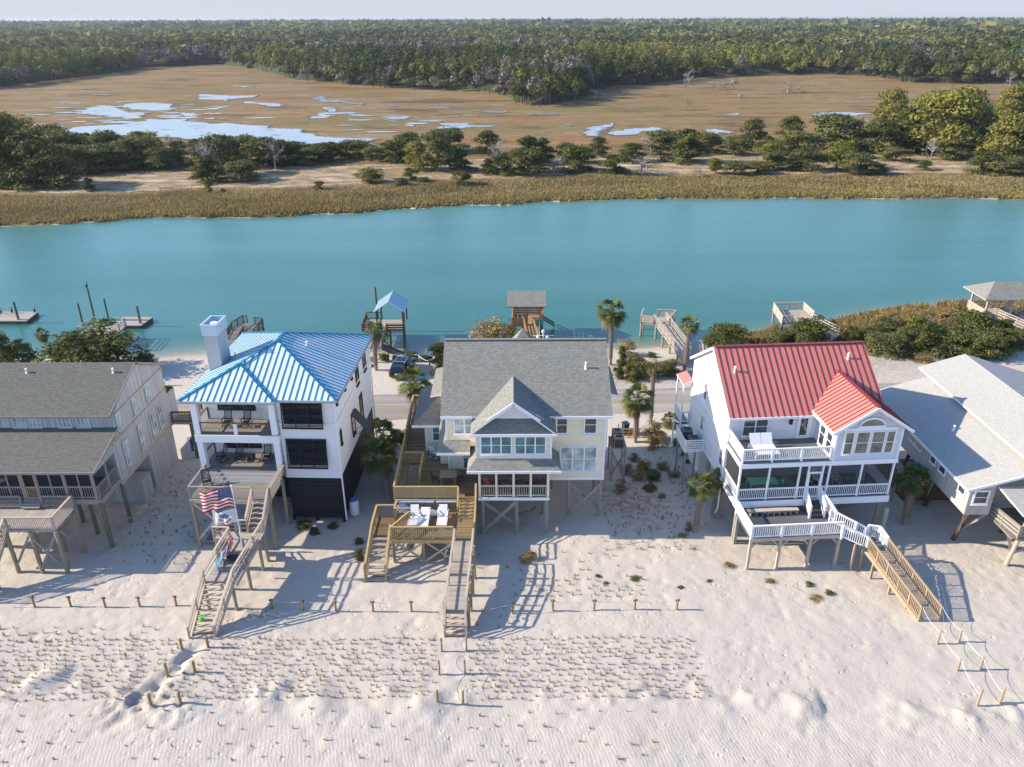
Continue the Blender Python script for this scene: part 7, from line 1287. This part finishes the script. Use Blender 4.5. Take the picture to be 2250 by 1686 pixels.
def flag_us():
    f = cloth(2.45, 1.5, .4, .32); nu, nv = 57, 39; mb = MB(); Rd, Wh, Bl = (.5, .012, .03), (.86, .85, .84), (.015, .035, .17)
    for i in range(nu):
        for j in range(nv): u0_, u1_, v0, v1 = i/nu, (i+1)/nu, j/nv, (j+1)/nv; c = Bl if (u0_ < .4 and j < 21) else (Rd if (j//3) % 2 == 0 else Wh); mb.add([f(u0_, v0), f(u1_, v0), f(u1_, v1), f(u0_, v1)], [(0, 1, 2, 3)], 0, c)
    t = thing('national_flag', 'waving flag with red and white stripes and white stars on blue, on the flagpole', 'flag', (-18.25, 43.0, 7.42)); mb.build('cloth', FL, t, uv=False, smooth=True); st = MB()
    for r_ in range(9):
        for q in range(6 if r_ % 2 == 0 else 5):
            u = .4*((q + (.5 if r_ % 2 == 0 else 1))/6.2 + .02); v = (7/13)*((r_+.7)/9.4)
            for s_ in (-1, 1):
                c = f(u, v); P = []
                for k in range(10): a = pi/2 + k*pi/5; rr = .05 if k % 2 == 0 else .021; P.append(f(u + cos(a)*rr/2.45, v - sin(a)*rr/1.5) + Vector((0, s_*.012, 0)))
                st.add([c + Vector((0, s_*.012, 0))] + P, [(0, k+1, (k+1) % 10 + 1) for k in range(10)], 0, (.88, .88, .88))
    st.build('stars', FL, t, uv=False)
flag_us()
def flag_white():
    f = cloth(1.75, 1.0, 1.3, .2); nu, nv = 44, 26; mb = MB()
    for i in range(nu):
        for j in range(nv):
            u, v = (i+.5)/nu, (j+.5)/nv; e = ((u-.47)/.2)**2 + ((v-.38)/.2)**2; sc = abs(v - (.74 + .09*cos((u-.47)*9))) < .055 and .2 < u < .76
            c = (.03, .10, .38) if (e < 1 and (int(i*.9)+int(j*1.3)) % 5 != 0) else (.5, .02, .05) if sc else (.86, .86, .85); mb.add([f(i/nu, j/nv), f((i+1)/nu, j/nv), f((i+1)/nu, (j+1)/nv), f(i/nu, (j+1)/nv)], [(0, 1, 2, 3)], 0, c)
    t = mb.build('white_flag', FL, loc=(-18.3, 43.0, 5.75), uv=False, smooth=True); tag(t, 'small white flag with a blue emblem and red scroll below the striped flag', 'flag')
flag_white()
# red house terrace and porch furniture
def dbl():
    t = thing('double_lounger', 'white double lounger with raised back on the upper terrace of the red-roofed house', 'sun lounger', rl(2.0, 1.4, 6.79), R(4)); 
    for s_ in (-.42, .42):
        m = MB(); slats(m, s_-.4, s_+.4, (-1.1, .36), (.35, .36), 12, .11); m.build('seat', PLW, t, uv=False); m = MB(); slats(m, s_-.4, s_+.4, (.38, .38), (.85, 1.05), 7, .11); m.build('backrest', PLW, t, uv=False)
    for x in (-.85, 0, .85): MB().beam((x, -1.15, .3), (x, .6, .3), .05, .12).build('rail', PLW, t, uv=False)
    for x in (-.85, .85):
        for y in (-1.0, .5): MB().box(x-.04, y-.04, 0, x+.04, y+.04, .3).build('leg', PLW, t, uv=False)
dbl()
TEA = plain('seafoam_paint', (.1, .62, .5), .5, var=.05); table('long seafoam green dining table on the screened porch', rl(2.3, 1.3, 3.6), R(4), 2.1, 1.0, .75, TEA, name='dining_table')
for x, y, rz, lab in ((.75, 1.3, 90, 'seafoam chair at the left end of the green dining table'), (3.75, 1.6, -90, 'seafoam chair at the right end of the green dining table'), (1.7, .45, 180, 'seafoam chair on the beach side of the green table, left'), (2.8, .45, 180, 'seafoam chair on the beach side of the green table, right')): chair(lab, rl(x, y, 3.6), R(rz), TEA)
for x, rz, lab in ((6.7, 30, 'white rocking chair on the red house porch nearest the screen door'), (8.0, 0, 'white rocking chair in the middle of the red house porch'), (9.9, -30, 'white rocking chair at the right end of the red house porch')): rocker(lab, rl(x, 1.7, 3.6), R(rz), WHITE, 'white rocking chairs on the porch')
for x, lab in ((7.35, 'teal side table left of the middle white rocking chair'), (8.9, 'teal side table right of the middle white rocking chair')): table(lab, rl(x, 1.6, 3.6), 0, .45, .45, .45, MC['teal_paint'], name='side_table')
# bins
def bin_(label, p, mt, h=1.05): t = thing('wheelie_bin', label, 'bin', p, .3); m = MB(); m.prism([(-.25, -.28, 0), (.25, -.28, 0), (.25, .28, 0), (-.25, .28, 0)], (0, 0, h)); m.build('body', mt, t, uv=False); m = MB(); m.box(-.29, -.34, h, .29, .32, h+.07); m.build('lid', mt, t, uv=False); m = MB(); m.cyl((-.3, .25, .1), (-.22, .25, .1), .1, .1, 10); m.build('wheel', ACD, t, uv=False)
p = G(1, 1080, 735, 0); bin_('blue wheeled bin at the corner of the left house fence', (p.x, p.y, 0), plain('bin_blue', (.02, .1, .32), .5))
p = G(34, 320, 300, .9); t = thing('bin_rack', 'low green-brown timber rack beside the palm near the road', 'rack', (p.x, p.y, 0)); m = MB()
for z in (.3, .6, .9): m.beam((-.9, -.5, z), (.9, -.5, z), .05, .14)
for x in (-.9, 0, .9):
    for y in (-.5, .4): m.box(x-.05, y-.05, 0, x+.05, y+.05, 1.0)
m.build('rails', WHON, t, uv=False); bin_('dark blue bin standing in the timber rack near the road', (p.x-.3, p.y+.1, 0), plain('bin_dark', (.02, .04, .07), .4), 1.2)
# ---- cars
def car(label, loc, rz, paint, name='parked_car'):
    t = thing(name, label, 'car', loc, rz); st = [(-2.35, .55, .75, .8, .78, .7), (-2.3, .35, .95, 1.0, .9, .8), (-2.1, .3, 1.02, 1.15, .94, .82), (-1.55, .28, 1.05, 1.64, .95, .7), (-.6, .28, 1.05, 1.72, .96, .72), (.45, .28, 1.03, 1.68, .96, .7), (1.15, .28, 1.0, 1.12, .95, .8), (1.9, .3, .92, 1.0, .93, .78), (2.25, .35, .8, .86, .86, .7), (2.35, .5, .65, .7, .75, .6)]
    V = []; F = []
    for y, zb, zm, zt, w, wt_ in st: V += [(-w*.93, y, zb), (-w, y, (zb+zm)/2), (-w*.97, y, zm), (-wt_, y, zt), (0, y, zt+.03), (wt_, y, zt), (w*.97, y, zm), (w, y, (zb+zm)/2), (w*.93, y, zb)]
    for i in range(len(st)-1):
        for j in range(8): a = i*9+j; F.append((a, a+1, a+10, a+9))
    F += [tuple(range(8, -1, -1)), tuple((len(st)-1)*9+k for k in range(9))]; mb = MB(); mb.add(V, F); mb.build('body', paint, t, uv=False, smooth=False)
    g = MB(); g.prism([(-.78, -2.08, 1.12), (.78, -2.08, 1.12), (.66, -1.62, 1.6), (-.66, -1.62, 1.6)], (0, -.02, .01)); g.build('rear_window', GLD, t, uv=False); g = MB(); g.prism([(-.74, 1.1, 1.14), (.74, 1.1, 1.14), (.64, .52, 1.63), (-.64, .52, 1.63)], (0, .02, .02)); g.build('windscreen', GLD, t, uv=False)
    for s_ in (-1, 1):
        for y0, y1, z0_, z1_ in ((-1.5, -.68, 1.1, 1.58), (-.6, .12, 1.1, 1.64), (.2, .85, 1.08, 1.5)): g = MB(); g.prism([(s_*.945, y0, z0_), (s_*.945, y1, z0_), (s_*.75, min(y1, .45), z1_), (s_*.75, y0+.08, z1_)], (s_*.015, 0, 0)); g.build('side_window', GLD, t, uv=False)
        l = MB(); l.box(s_*.62, -2.33, .88, s_*.93, -2.12, 1.05); l.build('tail_light', plain('tail_red', (.4, .01, .02), .3), t, uv=False); l = MB(); l.box(s_*.55, 2.12, .7, s_*.85, 2.3, .84); l.build('headlight', GLP, t, uv=False); l = MB(); l.beam((s_*.6, -1.5, 1.76), (s_*.6, .4, 1.76), .05, .05); l.build('roof_rail', AL, t, uv=False); l = MB(); l.box(s_*.95, .75, 1.05, s_*1.1, .95, 1.18); l.build('mirror', paint, t, uv=False)
        for y in (-1.42, 1.42): wh = MB(); wh.cyl((s_*.74, y, .36), (s_*.97, y, .36), .36, .36, 18); wo = wh.build('wheel', ACD, t, uv=False); MB().cyl((s_*.965, y, .36), (s_*.985, y, .36), .22, .2, 14).build('rim', AL, wo, uv=False)
    for y in (-1.2, .1): l = MB(); l.beam((-.6, y, 1.8), (.6, y, 1.8), .08, .03); l.build('roof_bar', AL, t, uv=False)
    l = MB(); l.box(-.26, -2.365, .72, .26, -2.345, .86); l.build('number_plate', WHITE, t, uv=False); l = MB(); l.box(-.85, -2.4, .45, .85, -2.3, .62); l.build('bumper', ACD, t, uv=False); return t
NV = plain('dark_navy_car_paint', (.012, .022, .04), .18, .3, .02, 1, .6); p = G(25, 720, 930, .6); car('dark navy car with roof rails parked by the creek beside the small palm', (p.x+.15, p.y+1.6, 0.02), R(-8), NV)
p = G(6, 1100, 1090, .8); car('teal car half hidden under the red-roofed house', (p.x-.3, p.y+2.6, 0.02), R(90), plain('teal_car_paint', (.03, .12, .14), .2, .3, .02, 1, .6))
# parking place edge posts and rope
pe = [G(25, 495, 650), G(25, 1085, 670), G(25, 1330, 800)]
for k, p in enumerate(pe): fence_post(p, ('short post behind the dark car, left end of the parking rope', 'short post behind the dark car, middle of the parking rope', 'short post by the tan grass, right end of the parking rope')[k], 'parking place posts', h=.8, cap=False, mt=WDARK)
rope([pe[0], pe[1], pe[2]], 'rope between the posts at the creek end of the parking place', ROPEW, .03, .2, .75)
# roof of the small hut, lamp with globes and green sign behind the yellow house
hp = G(12, 1020, 330, 4.4); t = thing('garden_pavilion', 'small grey hip-roofed pavilion peeping over the yellow house ridge', 'pavilion', (hp.x, hp.y, 0)); g = MB()
for a in range(4): c0, c1 = [Vector((2.1*cos(pi/4+pi/2*(a+q)), 2.1*sin(pi/4+pi/2*(a+q)), 3.3)) for q in (0, 1)]; g.roof([c0, c1, Vector((0, 0, 5.35))], .1)
g.build('roof', [SHG, WHITE], t)
for x in (-1.2, 1.2):
    for y in (-1.2, 1.2): MB().box(x-.08, y-.08, -.5, x+.08, y+.08, 3.3).build('post', WHITE, t, uv=False)
p = PY(12, 1120, 240, 79.0); t = thing('street_sign', 'green sign on a thin pole behind the yellow house ridge', 'sign', (p.x, p.y, -.6)); MB().cyl((0, 0, 0), (0, 0, p.z+.6), .04, .04, 8).build('pole', AL, t, uv=False); MB().box(-.45, -.03, p.z+.3, .45, .03, p.z+.85).build('panel', plain('sign_green', (.03, .25, .16), .5), t, uv=False)
p = PY(12, 1143, 325, 76.0); t = thing('lamp_post', 'white lamp post with globes just behind the yellow house ridge', 'lamp', (p.x, p.y, 0)); MB().cyl((0, 0, 0), (0, 0, p.z+.3), .05, .05, 8).build('pole', WHITE, t, uv=False); MB().beam((-1.1, 0, p.z), (1.1, 0, p.z), .06, .06).build('arm', WHITE, t, uv=False)
for x in (-.55, 0, .45): MB().ell((x, 0, p.z-.18 if x else p.z+.45), (.17, .17, .2), 12, 8).build('globe', PLW, t, smooth=True, uv=False)
# birds on the mooring piles
def bird(label, p):
    t = MB(); t.ell((0, 0, .28), (.16, .11, .24), 10, 6); t.tube([(0.04, 0, .4), (.1, 0, .62), (.07, 0, .74)], .045, 6); t.ell((.1, 0, .76), (.08, .05, .05), 8, 5); t.cyl((.16, 0, .76), (.3, 0, .74), .02, .008, 5); t.prism([(-.1, -.04, .1), (-.1, .04, .1), (-.3, .04, -.06), (-.3, -.04, -.06)], (0, 0, .03)); t.cyl((0, -.04, 0), (0, -.04, .1), .015, .015, 5); t.cyl((0, .04, 0), (0, .04, .1), .015, .015, 5)
    tag(t.build('bird', BLACK, loc=p, smooth=True, uv=False), label, 'bird')
v = G(11, 575, 280, -.3); bird('black bird perched on the tallest mooring pile', (v.x, v.y, 3.92)); v = G(11, 225, 240, -.35); bird('black bird at the tip of the far left floating dock', (v.x-.2, v.y-.1, -.34)); v = G(11, 80, 240, -.35); bird('black bird on the far left floating dock beside the tall pile', (v.x, v.y-.2, -.34)); v = G(11, 15, 245, -.35); bird('black bird near the handrail of the far left floating dock', (v.x, v.y-.2, -.34))
# ================================================================ HAZE
def haze():
    m = bpy.data.materials.new('haze'); m.use_nodes = True; t = m.node_tree; t.nodes.remove(t.nodes['Principled BSDF']); v = t.nodes.new('ShaderNodeVolumePrincipled')
    v.inputs['Color'].default_value = (.78, .87, 1, 1); v.inputs['Density'].default_value = 0.00008; v.inputs['Anisotropy'].default_value = .3; t.links.new(v.outputs[0], t.nodes['Material Output'].inputs[1])
    mb = MB(); mb.box(-7500, -400, -4.5, 7500, 7800, 40); o = mb.build('haze', m, uv=False, kind='stuff'); tag(o, 'thin bluish haze in the air over the marsh and wood', 'haze')
haze()
